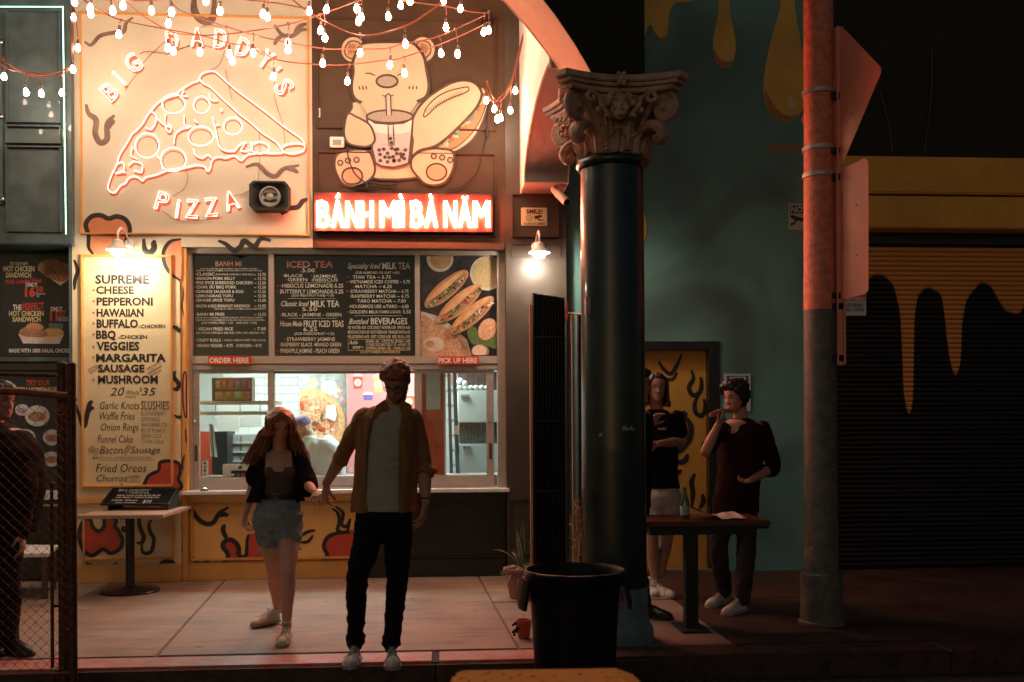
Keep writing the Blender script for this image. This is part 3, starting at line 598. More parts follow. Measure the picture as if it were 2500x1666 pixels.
def linepx(mb, P, x0, y0, x1, y1, t=2): a, b = P(x0, y0), P(x1, y1 + t); mb.box((a.x, a.y - .001, b.z), (b.x, a.y, a.z))
for x0, y, x1 in ((770,258,1060),(755,370,1090),(755,508,1095),(1220,490,1555)): linepx(mb, z4, x0, y, x1, y, 3)
obj('rule', mb, M['chalk'], b2)
mb = MB()
for x0, y0, x1, y1 in ((1175,655,1610,655),(1175,732,1610,732)): linepx(mb, z4, x0, y0, x1, y1, 3)
a, b = z4(1175, 655), z4(1178, 735); mb.box((a.x, a.y - .001, b.z), (b.x, a.y, a.z)); a, b = z4(1608, 655), z4(1611, 735); mb.box((a.x, a.y - .001, b.z), (b.x, a.y, a.z))
obj('yellow_box', mb, M['chalkyel'], b2); textcol([("CUSTOMER FAVORITE", 1262, 1540, 738, 754, dict(bold=.02))], z4, M['chalkyel'], 'footer', b2)
mb = MB()
for x, y in ((720,210),(920,214),(745,240),(920,242),(683,283),(705,283),(678,322),(703,322),(708,487),(700,693),(940,695),(685,737),(735,657),(1178,220),(1170,254),(1185,255),(1215,288),(1170,320),(1187,320),(1190,354),(1230,388),(1182,426),(1175,465),(108,200),(108,230),(108,260),(108,291),(108,322),(108,352),(108,383),(108,423),(108,482),(115,584),(108,663),(108,701)): c = z4(x, y); mb.add([c + Vector((.006 * math.cos(t), -.001, .006 * math.sin(t))) for t in [i * math.pi / 3 for i in range(6)]], [(0,1,2,3,4,5)])
obj('bullet_dots', mb, M['orangered'], b2)
# photograph board
b3 = board(1020, 618, 1219, 876, 'food_photo_board', 'printed photograph of three filled baguettes with bowls, right end over the window', 'poster', mat('photo_slate', (.045, .03, .03), .8, spec=.1, nscale=9, namt=.5, detail=8))
def flat(mb, P, pts, o=0, sm=True, k=5):
    Q = [P(*p) + Vector((0, -o, 0)) for p in pts]; mb.poly(smoothpts(Q, k, True) if sm else Q); return mb
def ell(cx, cy, rx, ry, a=0, n=20): return [(cx + rx * math.cos(t) * math.cos(a) - ry * math.sin(t) * math.sin(a), cy + rx * math.cos(t) * math.sin(a) + ry * math.sin(t) * math.cos(a)) for t in [2 * math.pi * i / n for i in range(n)]]
crust = mat('print_bread', (.52, .22, .09), .5, nscale=16, col2=(.66, .36, .17), detail=6); fill = mat('print_filling', (.20, .05, .02), .5, nscale=90, col2=(.62, .36, .20), detail=6); grn = mat('print_greens', (.05, .10, .03), .5, nscale=60, col2=(.14, .20, .06)); cream = mat('print_cream', (.66, .52, .42), .5, nscale=18, col2=(.78, .66, .56)); noodle = mat('print_noodles', (.52, .17, .07), .5, nscale=50, col2=(.74, .50, .32), detail=8)
Pp = lambda x, y: z4(min(max(x, 1683), 2228), min(max(y, 72), 772))
o_ = [.001]
def pr(nm, pts, m, sm=True, k=4): mb = flat(MB(), z4, pts, o_[0], sm, k); o_[0] += .0007; return obj(nm, mb, m, b3)
def clipell(*a, **k): return [(min(max(x, 1685), 2226), min(max(y, 74), 770)) for x, y in ell(*a, **k)]
pr('printed_paper', [(1685,460),(1830,500),(2010,660),(2040,770),(1685,770)], cream, False)
pr('printed_noodles', [(1687,500),(1780,530),(1900,600),(1990,690),(2010,768),(1687,768)], noodle)
pr('printed_egg', ell(1775, 690, 75, 50), cream); pr('printed_yolk', ell(1750, 690, 30, 24), crust)
pr('printed_dish', clipell(1820, 90, 95, 95), cream, False); pr('printed_sauce', clipell(1825, 85, 75, 80), crust, False)
pr('printed_bowl', clipell(2150, 195, 120, 120, n=40), cream, False); pr('printed_rice', clipell(2150, 190, 105, 106, n=40), mat('print_rice', (.62, .34, .14), .5, nscale=60, col2=(.74, .56, .34)), False)
rnf = random.Random(44); M['pieceDark'] = mat('print_char', (.06, .02, .012), .6)
for (cx, cy, rx, ry) in ((1865, 305, 195, 62), (1960, 405, 195, 62), (2045, 490, 195, 58)):
    a = -.70; pr('printed_baguette', ell(cx, cy, rx, ry, a, 28), crust); pr('printed_filling', ell(cx + 10, cy + 15, rx * .93, ry * .52, a, 28), fill); [pr('printed_filling_piece', ell(cx + 10 + (t_ * rx * .85) * math.cos(a) + rnf.uniform(-9, 9), cy + 15 + (t_ * rx * .85) * math.sin(a) + rnf.uniform(-11, 11), rnf.uniform(8, 20), rnf.uniform(4, 9), rnf.uniform(0, 3), 8), [grn, noodle, cream, M['orangered'], grn, M['pieceDark']][rnf.randrange(6)], k=2) for t_ in [-1 + q * .105 for q in range(20)]]; pr('printed_crust', ell(cx - 10, cy - 18, rx * .84, ry * .30, a, 20), mat('print_bread_light', (.72, .42, .21), .5, nscale=14, col2=(.60, .28, .11)))
pr('printed_greens', [(2010,600),(2060,570),(2110,620),(2226,560),(2226,720),(2120,700),(2040,690)], grn); pr('printed_noodles', clipell(2150, 590, 60, 80, .5), noodle); pr('printed_cup', clipell(2100, 745, 62, 50), fill, False); pr('printed_cup_rim', clipell(2095, 740, 50, 40), cream, False)
# ORDER HERE / PICK UP HERE
M['signred'] = mat('sign_red', (.60, .045, .02), .4); M['signletter'] = mat('sign_letter_cream', (.80, .74, .62), .5)
za = crop(440, 860, 4.126, 9.535); zb = crop(840, 860, 4.126, 9.535)
for (P, x0, x1, y0, y1, s, lx0, lx1, ly0, ly1, lab) in ((za, 277, 711, 40, 128, 'ORDER HERE', 292, 690, 57, 112, 'red ORDER HERE sign on the window transom at left'), (zb, 943, 1357, 42, 128, 'PICK UP HERE', 950, 1342, 58, 112, 'red PICK UP HERE sign on the window transom at right')):
    a, b = P(x0, y0), P(x1, y1); t = thing('hanging_sign', lab, 'sign', ((a.x + b.x) / 2, 9.54, b.z))
    obj('plate', MB().box((a.x, 9.535, b.z), (b.x, 9.569, a.z)), M['signred'], t, bevel=.003)
    textcol([(s, lx0, lx1, ly0, ly1, dict(bold=.035))], lambda x, y: P(x, y) + Vector((0, -.0015, 0)), M['signletter'], 'lettering', t)
# ================================================================== painted menu on the yellow wall
z3 = lambda x, y, Y=9.497: W(x / 2.375, 580 + y / 2.375, Y)
L = []
for s, x0, x1, y0, y1 in (("SUPREME",552,865,218,270),("CHEESE",557,777,283,328),("PEPPERONI",560,885,348,395),("HAWAIIAN",560,832,413,460),("BUFFALO",560,800,475,525),("BBQ",557,672,540,588),("VEGGIES",560,808,605,655),("MARGARITA",557,962,675,722),("SAUSAGE",568,838,737,782),("MUSHROOM",568,915,800,848)): L.append((s, x0, x1, y0, y1, dict(bold=.035)))
for s, x0, x1, y0, y1 in (("-CHICKEN",805,957,505,526),("-CHICKEN",685,852,566,588)): L.append((s, x0, x1, y0, y1, dict(bold=.02)))
for s, x0, x1, y0, y1 in (("20",637,712,872,916),("35",820,893,872,916),("Garlic Knots",575,805,953,995),("Waffle Fries",570,778,1013,1056),("Onion Rings",582,800,1078,1120),("Funnel Cake",565,768,1147,1190),("Bacon",580,706,1210,1254),("Sausage",757,925,1212,1250),("Fried Oreos",555,845,1313,1360),("Churros",555,735,1377,1416)): L.append((s, x0, x1, y0, y1, dict(shear=.25, bold=-.004)))
L += [("Whole",725,803,885,912,dict(shear=.3,bold=-.01)),("PIZZA",728,790,919,930,dict(bold=.0)),('"',712,724,868,884),("$",812,822,868,890),("SLUSHIES",818,980,953,998,dict(bold=0)),("BUN",540,570,1272,1285)]
for s, x1, y0, y1 in (("BLUE RASPBERRY",965,1008,1033),("LEMONADE",925,1042,1066),("WATERMELON",968,1075,1098),("FRUIT-PUNCH",957,1108,1131),("GRAPE-COLA",935,1140,1163),("COCA-COLA",948,1172,1194)): L.append((s, 818, x1, y0, y1, dict(bold=-.015)))
L += [("FRIED, HAM, W/ CARAMELIZED ONIONS, SAUTEED PEPPERS,",575,880,1272,1281,dict(bold=-.01)),("KETCHUP, MUSTARD, MAYONNAISE & TOASTED JALAPENOS",578,890,1286,1294,dict(bold=-.01)),("CINNAMON",745,806,1385,1395,dict(bold=-.01)),("SUGAR",755,795,1400,1410,dict(bold=-.01))]
textcol(L, z3, M['ink'], 'painted_menu_lettering', pw)
textcol([("SLICE 6", 635, 770, 152, 200, dict(bold=-.012)), ("75", 775, 800, 150, 168, dict(bold=-.01))], z3, mat('faded_lettering', (.50, .28, .10), .5), 'painted_heading', pw)
mb = MB()
for (cx, cy, w_, h_, rt, s) in ((545,760,58,24,.55,'BEYOND'),(893,752,88,26,.5,"CASEY'S"),(893,780,80,22,.5,'FAVORITE'),(532,1228,40,24,.7,'BIG'),(560,1242,46,24,.7,"DADDY'S"),(735,1232,62,22,1.0,'WRAPPED')):
    text(mb, s, z3, cx - w_ * .4, cx + w_ * .4, cy - 7, cy + 7, bold=-.01, rot=rt)
    c, si = math.cos(rt), math.sin(rt); Q = [z3(cx + a * w_ / 2 * c + b * h_ / 2 * si, cy - a * w_ / 2 * si + b * h_ / 2 * c) for a, b in ((-1,-1),(1,-1),(1,1),(-1,1))]
    mb.tube(Q, .0016, 4, True)
x, y = 750, 1380; mb.tube([z3(*p) for p in ((742,1382),(808,1380),(812,1412),(742,1414))], .0015, 4, True)
linepx(mb, z3, 818, 949, 982, 949, 1.5)
obj('painted_scrolls', mb, mat('brown_lettering', (.22, .10, .03), .5), pw)
mb = MB()
for y in (306, 370, 436, 498, 562, 634, 695, 826): c = z3(543, y); mb.add([c + Vector((.011 * math.cos(t), -.001, .011 * math.sin(t))) for t in [i * math.pi / 4 for i in range(8)]], [tuple(range(8))])
obj('painted_dots', mb, M['orangered'], pw)
# ------------------------------------------------------------------ painted squiggles, brush mark by brush mark
z1 = lambda x, y, Y=9.498: W(x / 2.45, y / 2.45, Y)
def sq(P, w_, *ptss, m='ink', par=None):
    mb = MB()
    for p in ptss: stroke(mb, P, p, w_)
    return obj('painted_squiggle', mb, M[m], par or pw, smooth=True)
sq(z1, .042, [(505,250),(545,270),(600,215),(690,195),(740,190),(755,140),(795,105)], m='inkgrey')
sq(z1, .07, [(1165,-40),(1160,50),(1190,110),(1240,130),(1275,100),(1285,-30)], m='inkgrey')
sq(z1, .055, [(515,625),(530,680),(575,720),(570,800),(600,855),(640,830),(640,740),(685,690)], [(640,780),(655,745),(685,720)], m='inkgrey')
sq(z1, .045, [(1640,150),(1690,210),(1750,215),(1800,180),(1850,180)], [(1700,210),(1660,235),(1640,270)], [(1760,200),(1790,160),(1840,140)], m='inkgrey')
sq(z1, .05, [(1470,1000),(1540,985),(1600,1040),(1650,1055),(1700,1010),(1790,990)], [(1710,1008),(1750,1015),(1785,1035)], m='inkgrey')
sq(z1, .055, [(1685,1285),(1720,1250),(1780,1240),(1810,1205),(1840,1190)])
sq(z1, .055, [(860,1430),(865,1490),(890,1515),(920,1490),(920,1455),(930,1440)])
sq(z1, .055, [(1305,1440),(1350,1460),(1400,1500),(1440,1475),(1460,1440),(1520,1475),(1560,1430),(1620,1440)])
def blob(P, pts, w_, red='redpaint', par=None, out=True, openend=None):
    b = obj('painted_blob', MB().poly([v + Vector((0, .0012, 0)) for v in curvepoly(P, pts)]), M[red], par or pw)
    if out:
        mb = MB()
        if openend: stroke(mb, P, openend, w_)
        else: stroke(mb, P, pts, w_, closed=True)
        obj('painted_outline', mb, M['ink'], b, smooth=True)
M['saucered'] = mat('salmon_mural_paint', (.72, .26, .13), .55, nscale=5, namt=.1)  # paler, salmon red for the blobs beside the painted menu
blob(z1, [(530,1410),(515,1345),(545,1300),(600,1290),(650,1308),(700,1295),(755,1318),(778,1380),(752,1440),(770,1490),(745,1535),(640,1540),(560,1512),(528,1470)], .05, 'saucered', openend=[(560,1525),(530,1480),(530,1410),(513,1345),(545,1298),(600,1288),(650,1308),(700,1295),(755,1318),(778,1380),(752,1440),(770,1490)])
blob(z3, [(1045,15),(1000,25),(962,60),(958,150),(985,200),(1030,250),(1050,240),(1052,120)], .04, 'saucered', openend=[(1050,10),(985,25),(948,85),(955,155),(990,210),(1045,250)])
z3c = lambda x, y: W(x / 2.375, 580 + y / 2.375, 9.512)
sq(z3, .035, [(430,130),(450,190),(435,250),(432,305)]); sq(z3, .04, [(1015,775),(1008,810),(1038,850),(1025,880),(1005,875)]); sq(z3, .045, [(440,970),(475,1080),(490,1090),(500,1050),(520,965),(538,950)], [(508,1015),(520,995),(545,985)])
sq(z3, .045, [(1000,515),(1030,530),(1042,550)]); sq(z3, .03, [(1010,1030),(1040,1045),(1046,1030)])
sq(z3c, .012, [(1058,285),(1062,330),(1055,400),(1065,455)]); sq(z3c, .014, [(1075,1105),(1078,1160),(1080,1195)]); sq(z3c, .016, [(1070,1260),(1058,1310),(1062,1350)])
blob(z3c, [(1068,782),(1060,850),(1062,960),(1072,1035),(1082,1030),(1080,900),(1080,800)], .012, 'saucered')
blob(z3, [(850,1455),(853,1395),(880,1370),(920,1350),(928,1305),(980,1295),(1035,1310),(1045,1360),(1035,1400),(1042,1458)], .035)
sq(z3, .035, [(700,1432),(730,1450),(765,1445),(790,1450),(830,1440),(850,1430)])
zf = lambda x, y, Y=9.497: W(x / 3.227, 1180 + y / 3.227, Y)
blob(zf, [(680,270),(640,330),(622,420),(650,510),(690,560),(740,565),(812,520),(870,552),(940,520),(965,450),(935,380),(905,340),(915,290),(870,262),(825,265),(820,340),(780,378),(735,350),(705,275)], .042)
sq(zf, .04, [(980,340),(970,365),(990,382)], [(1110,250),(1095,300),(1110,370),(1132,420),(1115,470),(1075,468)])
sq(zf, .042, [(1195,290),(1172,330),(1185,390),(1212,440),(1195,530),(1160,552),(1122,540),(1118,480)])
sq(zf, .04, [(680,630),(730,655),(760,710),(800,742),(840,735),(860,680),(920,625)], [(860,675),(900,700),(960,695),(1000,670)])
blob(zf, [(1120,772),(1135,720),(1170,685),(1240,665),(1285,625),(1330,618),(1365,635),(1385,700),(1415,750),(1415,772)], .04, openend=[(1118,772),(1135,720),(1175,683),(1240,662),(1285,622),(1330,616),(1368,635),(1385,700),(1415,750),(1414,772)])
zfc = lambda x, y: W(x / 3.227, 1180 + y / 3.227, 9.51)
zl = lambda x, y: W(x / 3.227, 1180 + y / 3.227, 9.557)
sq(zfc, .03, [(1390,350),(1405,440),(1415,510),(1430,530)]); sq(zfc, .03, [(1430,530),(1436,525)])
sq(zl, .04, [(1455,530),(1468,500),(1480,430)])
zp = lambda x, y: W(540 + x / 2.2207, 960 + y / 2.2207, 9.557)
sq(zl, .05, [(1460,200),(1510,215),(1560,280),(1620,318),(1680,310),(1730,235),(1800,190)], [(1720,260),(1760,245),(1800,255)])
sq(zl, .04, [(1520,580),(1550,620),(1590,635),(1630,612),(1668,605)], [(1545,650),(1570,672),(1605,672),(1635,650)])
blob(zp, [(20,800),(8,830),(40,880),(10,940),(30,975),(90,995),(180,995),(235,960),(240,780),(150,770),(135,880),(100,885),(90,830),(60,800)], .045, openend=[(150,765),(140,800),(135,878),(100,884),(92,830),(60,798),(28,800),(8,830),(38,880),(10,940),(30,975),(90,995),(180,995),(235,960)])
sq(zp, .045, [(20,712),(10,745),(35,800)]); sq(zp, .035, [(430,778),(470,752),(512,744)], [(430,810),(470,805),(500,770)])
blob(zp, [(600,1000),(570,960),(555,910),(575,880),(556,830),(580,780),(640,758),(760,758),(790,1000)], .045, openend=[(600,1000),(570,960),(553,910),(575,880),(556,830),(580,780),(640,758),(700,758)])
sq(zp, .04, [(600,625),(632,650),(640,700),(632,745),(680,752),(700,690)], [(620,615),(660,650),(652,710),(680,722),(700,680)])

# ================================================================== neon pizza sign
ns_ = thing('neon_sign', 'neon tube sign of a pizza slice under arched BIG DADDY\'S letters on the yellow wall', 'neon sign', (-2.6, 9.49, 3.6))
def zt_(Y): return lambda x, y: W(x / 2.45, y / 2.45, Y)
zo, zi = zt_(9.46), zt_(9.4975)
outl = [[(1190,470),(1210,440),(1265,425),(1300,440),(1400,530),(1500,605),(1600,680),(1700,760),(1800,830),(1822,870),(1812,902),(1750,920),(1695,908),(1690,880),(1720,865),(1780,858),(1818,868)],
 [(1190,470),(1215,500),(1255,520),(1330,590),(1385,640),(1440,690),(1500,735),(1560,790),(1620,830),(1660,860),(1695,915)],
 [(1190,480),(1140,500),(1100,525),(1070,545),(1060,565),(1020,580),(990,590),(950,610),(920,640),(905,660),(880,690),(855,735),(820,775),(790,800),(768,840),(750,870),(730,900),(712,935),(700,980),(670,1040),(650,1095),(645,1125),(662,1150),(690,1148),(720,1110),(750,1095),(770,1065),(800,1055),(830,1065),(850,1082),(872,1060),(915,1050),(960,1035),(1000,1018),(1050,1010),(1100,1005),(1160,990),(1200,990),(1225,1000),(1240,1025),(1258,1005),(1268,960),(1300,938),(1350,945),(1400,930),(1440,960),(1480,925),(1560,915),(1625,918),(1690,915)],
 [(1100,540),(1085,570),(1120,575)], [(905,665),(935,700),(925,745),(900,775),(870,762)], [(990,680),(985,740),(1005,790),(1025,770),(1010,740)], [(1100,690),(1105,750),(1140,755)], [(1250,560),(1265,600),(1300,600)], [(1270,700),(1290,780),(1310,870),(1340,900),(1400,905)], [(1400,905),(1430,870),(1470,850),(1440,900),(1480,905)],
 [(1040,860),(1050,800),(1090,770),(1130,765)], [(1155,890),(1170,930),(1210,945),(1240,925),(1262,945)], [(930,700),(970,740),(1015,760)], [(790,880),(785,930),(815,950)], [(700,985),(730,970),(745,1010),(715,1030)], [(690,1035),(750,1030)], [(770,990),(800,965),(850,985),(845,1030),(800,1020)], [(940,930),(965,970),(975,1015)], [(1320,650),(1325,668)], [(1160,715),(1178,735)], [(1290,750),(1310,745)], [(1500,850),(1510,890),(1490,900)]]
circ = [(880,870,72,74),(1036,955,76,72),(1200,815,76,58),(1392,755,55,52),(1038,622,68,58),(1205,628,48,52),(1555,885,52,36),(700,700,0,0)]
nM, nR, nY = MB(), MB(), MB()
pn, pr_ = MB(), MB()
parts = []
for pl_ in outl:
    Q = smoothpts([zo(*p) for p in pl_], 3); mb = MB().tube(Q, .0043, 5); parts.append(('neon_tube', mb))
    pr_.tube(smoothpts([zi(p[0] + 7, p[1] + 15) for p in pl_], 3), .009, 4, flat=(Vector((0, 1, 0)), .3))
for cx, cy, rx, ry in circ:
    if rx: parts.append(('neon_tube', MB().tube([zo(*p) for p in ell(cx, cy, rx, ry, 0, 26)], .0043, 5, True))); pr_.tube([zi(p[0] + 3, p[1] + 8) for p in ell(cx, cy + 3, rx * .86, ry * .84, 0, 26)], .005, 4, True, flat=(Vector((0, 1, 0)), .3))
back = obj('painted_slice_outline', pr_, M['orangered'], ns_, smooth=True)
for n_, mb in parts: obj(n_, mb, M['neonwhite'], ns_, smooth=True)
def neonletter(ch, cx, cy, h, wd, rot, tube=.0042):
    """painted red letter with the glass tube following its outline in front"""
    vs, fs, a, b, c, d = glyphs(ch, .05, False, 3); cr, sr = math.cos(rot), math.sin(rot)
    ref = glyphs('H', .05, False, 3); c0, d0 = (c, d) if ch == "'" else (ref[4], ref[5])
    def tr(P, v, dx=0, dy=0, k=1.):
        X = (v[0] - (a + b) / 2) / (b - a) * wd * k; Yv = ((v[1] - c0) / (d0 - c0) - .5) * h * k
        return P(cx + dx + X * cr - Yv * sr, cy + dy - (X * sr + Yv * cr))
    L_ = obj('painted_letter', MB().add([tr(zi, v, 10, 14) for v in vs], fs), M['orangered'], ns_)
    v2, lp, *_ = glyphs(ch, .09, True, 2); mb = MB()
    for l in lp:
        Q = [tr(zo, v2[i], 0, 0, 1.12) for i in l]
        if len(Q) > 3: mb.tube(Q, tube, 5, True)
    obj('neon_tube', mb, M['neonwhite'], L_, smooth=True)
for ch, cx, cy, wd, rt in (('B',655,548,74,.75),('I',712,470,20,.75),('G',795,378,80,.62),('D',1030,240,74,.1),('A',1178,222,80,0),('D',1318,232,74,-.08),('D',1455,285,74,-.35),('Y',1590,355,74,-.6),("'",1668,412,18,-.8),('S',1698,520,76,-1.05)):
    neonletter(ch, cx, cy, 112 if ch != "'" else 34, wd, rt)
for ch, cx, cy, wd, rt in (('P',970,1205,76,-.3),('I',1062,1250,20,-.15),('Z',1148,1250,84,-.06),('Z',1262,1240,84,.08),('A',1382,1200,88,.28)): neonletter(ch, cx, cy, 112, wd, rt)
mb = MB()
for pts in ([(855,380),(900,330),(985,250)],[(835,325),(870,310),(920,312),(1000,318),(1080,290),(1150,275)],[(750,545),(790,480),(860,400)],[(1150,290),(1200,270),(1270,285)],[(1345,300),(1330,350),(1300,400),(1255,420)],[(1500,270),(1560,320),(1600,340)],[(1350,420),(1365,500),(1390,600)],[(1640,560),(1660,650),(1690,740),(1705,860)],[(1550,790),(1555,930),(1545,1080)],[(1110,1005),(1125,1060),(1100,1130),(1030,1175)],[(970,1260),(1040,1310),(1110,1325),(1300,1310),(1330,1295)],[(1395,1170),(1440,1165),(1490,1145)],[(1600,395),(1640,440),(1640,520)],[(990,330),(1080,295),(1140,270)],[(1200,165),(1250,150),(1330,165)]):
    obj('wire', MB().tube(smoothpts([W(x / 2.45, y / 2.45, 9.48) for x, y in pts], 5), .0028, 5), mat('red_brown_wire', (.30, .07, .03), .5), ns_, smooth=True)
# ------------------------------------------------------------------ BANH MI neon sign box
z2 = lambda x, y, Y=9.5: W(740 + x / 2.45, y / 2.45, Y)
a, b = z2(58, 1140, 9.36), z2(1137, 1385, 9.36)
bs = thing('neon_letter_sign', 'glowing BÁNH MÌ BÀ NĂM neon letters on a flat red-brown box', 'neon sign', ((a.x + b.x) / 2, 9.44, b.z))
obj('backing_box', MB().box((a.x, 9.42, b.z), (b.x, 9.503, a.z)), mat('sign_box_red', (.055, .011, .008), .45), bs, bevel=.004)
zn, zm = lambda x, y: z2(x, y, 9.385), lambda x, y: z2(x, y, 9.415)
base_ = dict(Á='A', Ì='I', À='A', Ă='A')
for word, x0, x1 in (('BÁNH', 80, 421), ('MÌ', 457, 606), ('BÀ', 641, 806), ('NĂM', 840, 1118)):
    ws = [dict(M=1.25, I=.45).get(base_.get(c, c), 1.) for c in word]; tot = sum(ws) + .08 * (len(ws) - 1); k = (x1 - x0) / tot; x = x0
    for c, wv in zip(word, ws):
        g0 = base_.get(c, c); v2, lp, la, lb, lc, ld = glyphs(g0, .05, True, 2); vf, ff, fa, fb, fc, fd = glyphs(g0, .0, False, 2)
        X0_, X1_ = x, x + wv * k; tr = lambda v, P: P(X0_ + 5 + (v[0] - la) / (lb - la) * (X1_ - X0_ - 10), 1358 - (v[1] - lc) / (ld - lc) * 155)
        lt = obj('letter_panel', MB().add([tr(v, zm) for v in vf], ff), mat('letter_panel_white', (.55, .40, .34), .5), bs); mb = MB()
        for l in lp: mb.tube([tr(v2[i], zn) for i in l], .0085, 5, True)
        if g0 != 'I':
            v3, lp3, *_ = glyphs(g0, -.035, True, 2)
            for l in lp3:
                if len(l) > 3: mb.tube([tr(v3[i], zn) for i in l], .0065, 5, True)
        cx = (X0_ + X1_) / 2
        if c == 'Á': mb.tube([zn(cx - 8, 1185), zn(cx + 8, 1160)], .012, 6)
        if c in 'ÌÀ': mb.tube([zn(cx - 8, 1164), zn(cx + 4, 1190)], .012, 6)
        if c == 'Ă': mb.tube(smoothpts([zn(cx - 16, 1178), zn(cx, 1190), zn(cx + 16, 1178)], 4), .010, 6)
        obj('neon_tube', mb, M['neonred'], lt, smooth=True); x += wv * k + .08 * k
# ================================================================== bear painting
bear = thing('bear_painting', 'flat painted cartoon bear sipping a bubble tea and hugging a filled baguette', 'painting', (z2(540, 700).x, 9.5, z2(540, 1120).z))
M['fur'] = mat('bear_tan_paint', (.64, .47, .32), .55, nscale=3, namt=.05); M['brownline'] = mat('bear_brown_outline', (.075, .032, .016), .5, nscale=9, namt=.3)
M['snout'] = mat('bear_nose_paint', (.38, .30, .24), .5, nscale=120, namt=.3); M['lilac'] = mat('lilac_tea_paint', (.62, .46, .46), .5); M['pad'] = mat('bear_pad_paint', (.66, .34, .20), .5); M['boba'] = mat('boba_paint', (.06, .03, .03), .5)
by = [9.502]
def lay(): by[0] -= .0016; return by[0]
def shape(n_, pts, m, par=None, sm=True, lw=.022, outline=True):
    Y = lay(); P = lambda x, y: z2(x, y, Y); Q = smoothpts([P(*p) for p in pts], 5, True) if sm else [P(*p) for p in pts]
    o = obj(n_, MB().prism(Q, (0, .0013, 0)), m, par or bear)
    if outline and lw:
        mb = MB(); mb.tube(Q, lw / 2, 6, True, flat=(Vector((0, 1, 0)), .12)); obj('outline', mb, M['brownline'], o if par is None else par, smooth=True)
    return o
def lines(n_, ls, par, lw=.018, m='brownline'):
    Y = by[0] - .001; mb = MB()
    for p in ls: stroke(mb, lambda x, y: z2(x, y, Y), p, lw, taper=.6)
    return obj(n_, mb, M[m], par, smooth=True)
for sx_, cx in ((1, 300), (-1, 716)):
    e = shape('ear', ell(cx, 298, 80, 84, 0, 16), M['fur'], lw=.03)
    shape('inner_ear', [(cx - 52, 300), (cx - 30, 256), (cx + 5, 246), (cx + 40, 262), (cx + 48, 310), (cx + 20, 345), (cx - 10, 352), (cx - 42, 335)], M['pad'], e, lw=.012)
    lines('hatching', [[(cx - 20 + i * 9 - (5 if sx_ > 0 else -10), 256 + i * 3), (cx - 22 + i * 9 - (5 if sx_ > 0 else -10), 330 - i * 3)] for i in range(5)], e, .007)
shape('baguette_bottom', [(650,830),(700,720),(800,900),(860,905),(920,905),(1010,840),(1070,740),(1108,620),(1100,560),(1060,530),(960,700),(820,860),(720,900),(640,960)], M['fur'], lw=.02)
fl = shape('filling', [(790,880),(860,830),(950,740),(1030,640),(1085,560),(1100,600),(1060,720),(990,820),(900,890),(830,890)], mat('filling_base_paint', (.50, .22, .10), .5), lw=.012)
rn = random.Random(5)
for cname, cc in (('filling_piece', (.55, .14, .05)), ('filling_piece', (.12, .28, .24)), ('filling_piece', (.72, .55, .34))):
    mb = MB(); Y = by[0] - .001
    for i in range(16):
        t = rn.random(); cx = 830 + 250 * t + rn.uniform(-16, 16); cy = 868 - 270 * t ** 1.1 + rn.uniform(-18, 18); a = rn.uniform(0, 3.1); s_ = rn.uniform(12, 26)
        stroke(mb, lambda x, y: z2(x, y, Y - .0005 * i / 16), [(cx - s_ * math.cos(a), cy - s_ * math.sin(a)), (cx + rn.uniform(-8, 8), cy + rn.uniform(-8, 8)), (cx + s_ * math.cos(a + .4), cy + s_ * math.sin(a + .4))], .03)
    obj(cname, mb, mat('filling_%d' % int(cc[0] * 100), cc, .5), fl, smooth=True); by[0] -= .001
body = shape('body', [(335,600),(290,650),(250,720),(245,800),(262,850),(330,875),(410,880),(395,940),(410,1065),(690,1062),(760,990),(760,900),(650,905),(650,830),(760,620),(730,585)], M['fur'], lw=.025)
shape('left_foot', [(410,1065),(360,1100),(300,1118),(240,1100),(205,1050),(188,990),(200,930),(250,905),(330,895),(390,905),(420,960),(430,1020)], M['fur'], lw=.025)
shape('foot_pad', [(236,1070),(240,1030),(270,1008),(320,1008),(350,1035),(352,1070),(325,1098),(270,1100)], M['pad'], lw=.018)
for cx, cy in ((222, 975), (268, 962), (320, 957)): shape('toe_pad', ell(cx, cy, 15, 15, 0, 10), M['pad'], lw=.013)
shape('right_foot', [(690,1062),(650,1010),(650,950),(700,905),(760,890),(830,892),(890,905),(905,960),(890,1030),(850,1090),(790,1110),(730,1100)], M['fur'], lw=.025)
shape('foot_pad', ell(798, 1030, 60, 50, 0, 14), M['pad'], lw=.018)
for cx, cy in ((782, 936), (832, 943), (880, 958)): shape('toe_pad', ell(cx, cy, 15, 15, 0, 10), M['pad'], lw=.013)
head_ = shape('head', [(300,360),(345,275),(372,258),(450,252),(560,252),(645,255),(690,290),(725,350),(740,430),(752,510),(740,570),(700,600),(620,620),(440,622),(345,612),(300,575),(290,510),(300,430)], M['fur'], lw=.028)
mb = shape('throat', [(380,600),(660,600),(665,640),(600,700),(440,700),(360,650)], M['fur'], outline=False)
lines('face_lines', [[(370,442),(400,440),(432,454)],[(562,454),(590,442),(622,442)],[(333,515),(340,538)],[(355,514),(360,540)],[(376,516),(380,536)],[(637,516),(634,534)],[(658,514),(656,538)],[(680,516),(678,536)],[(472,570),(490,576),(505,565),(512,562),(525,574),(542,568)]], head_, .014)
shape('nose', ell(502, 487, 63, 37, 0, 18), M['snout'], lw=.02)
bg_ = shape('baguette_top', [(655,840),(640,760),(680,660),(740,590),(800,545),(880,500),(950,482),(1010,490),(1050,520),(1068,570),(1040,640),(980,710),(900,790),(800,870),(700,900),(650,930)], M['fur'], lw=.025)
shape('baguette_score', [(722,700),(735,650),(790,590),(860,550),(930,530),(985,522),(990,540),(960,560),(880,590),(800,635),(755,680)], M['fur'], bg_, lw=.014)
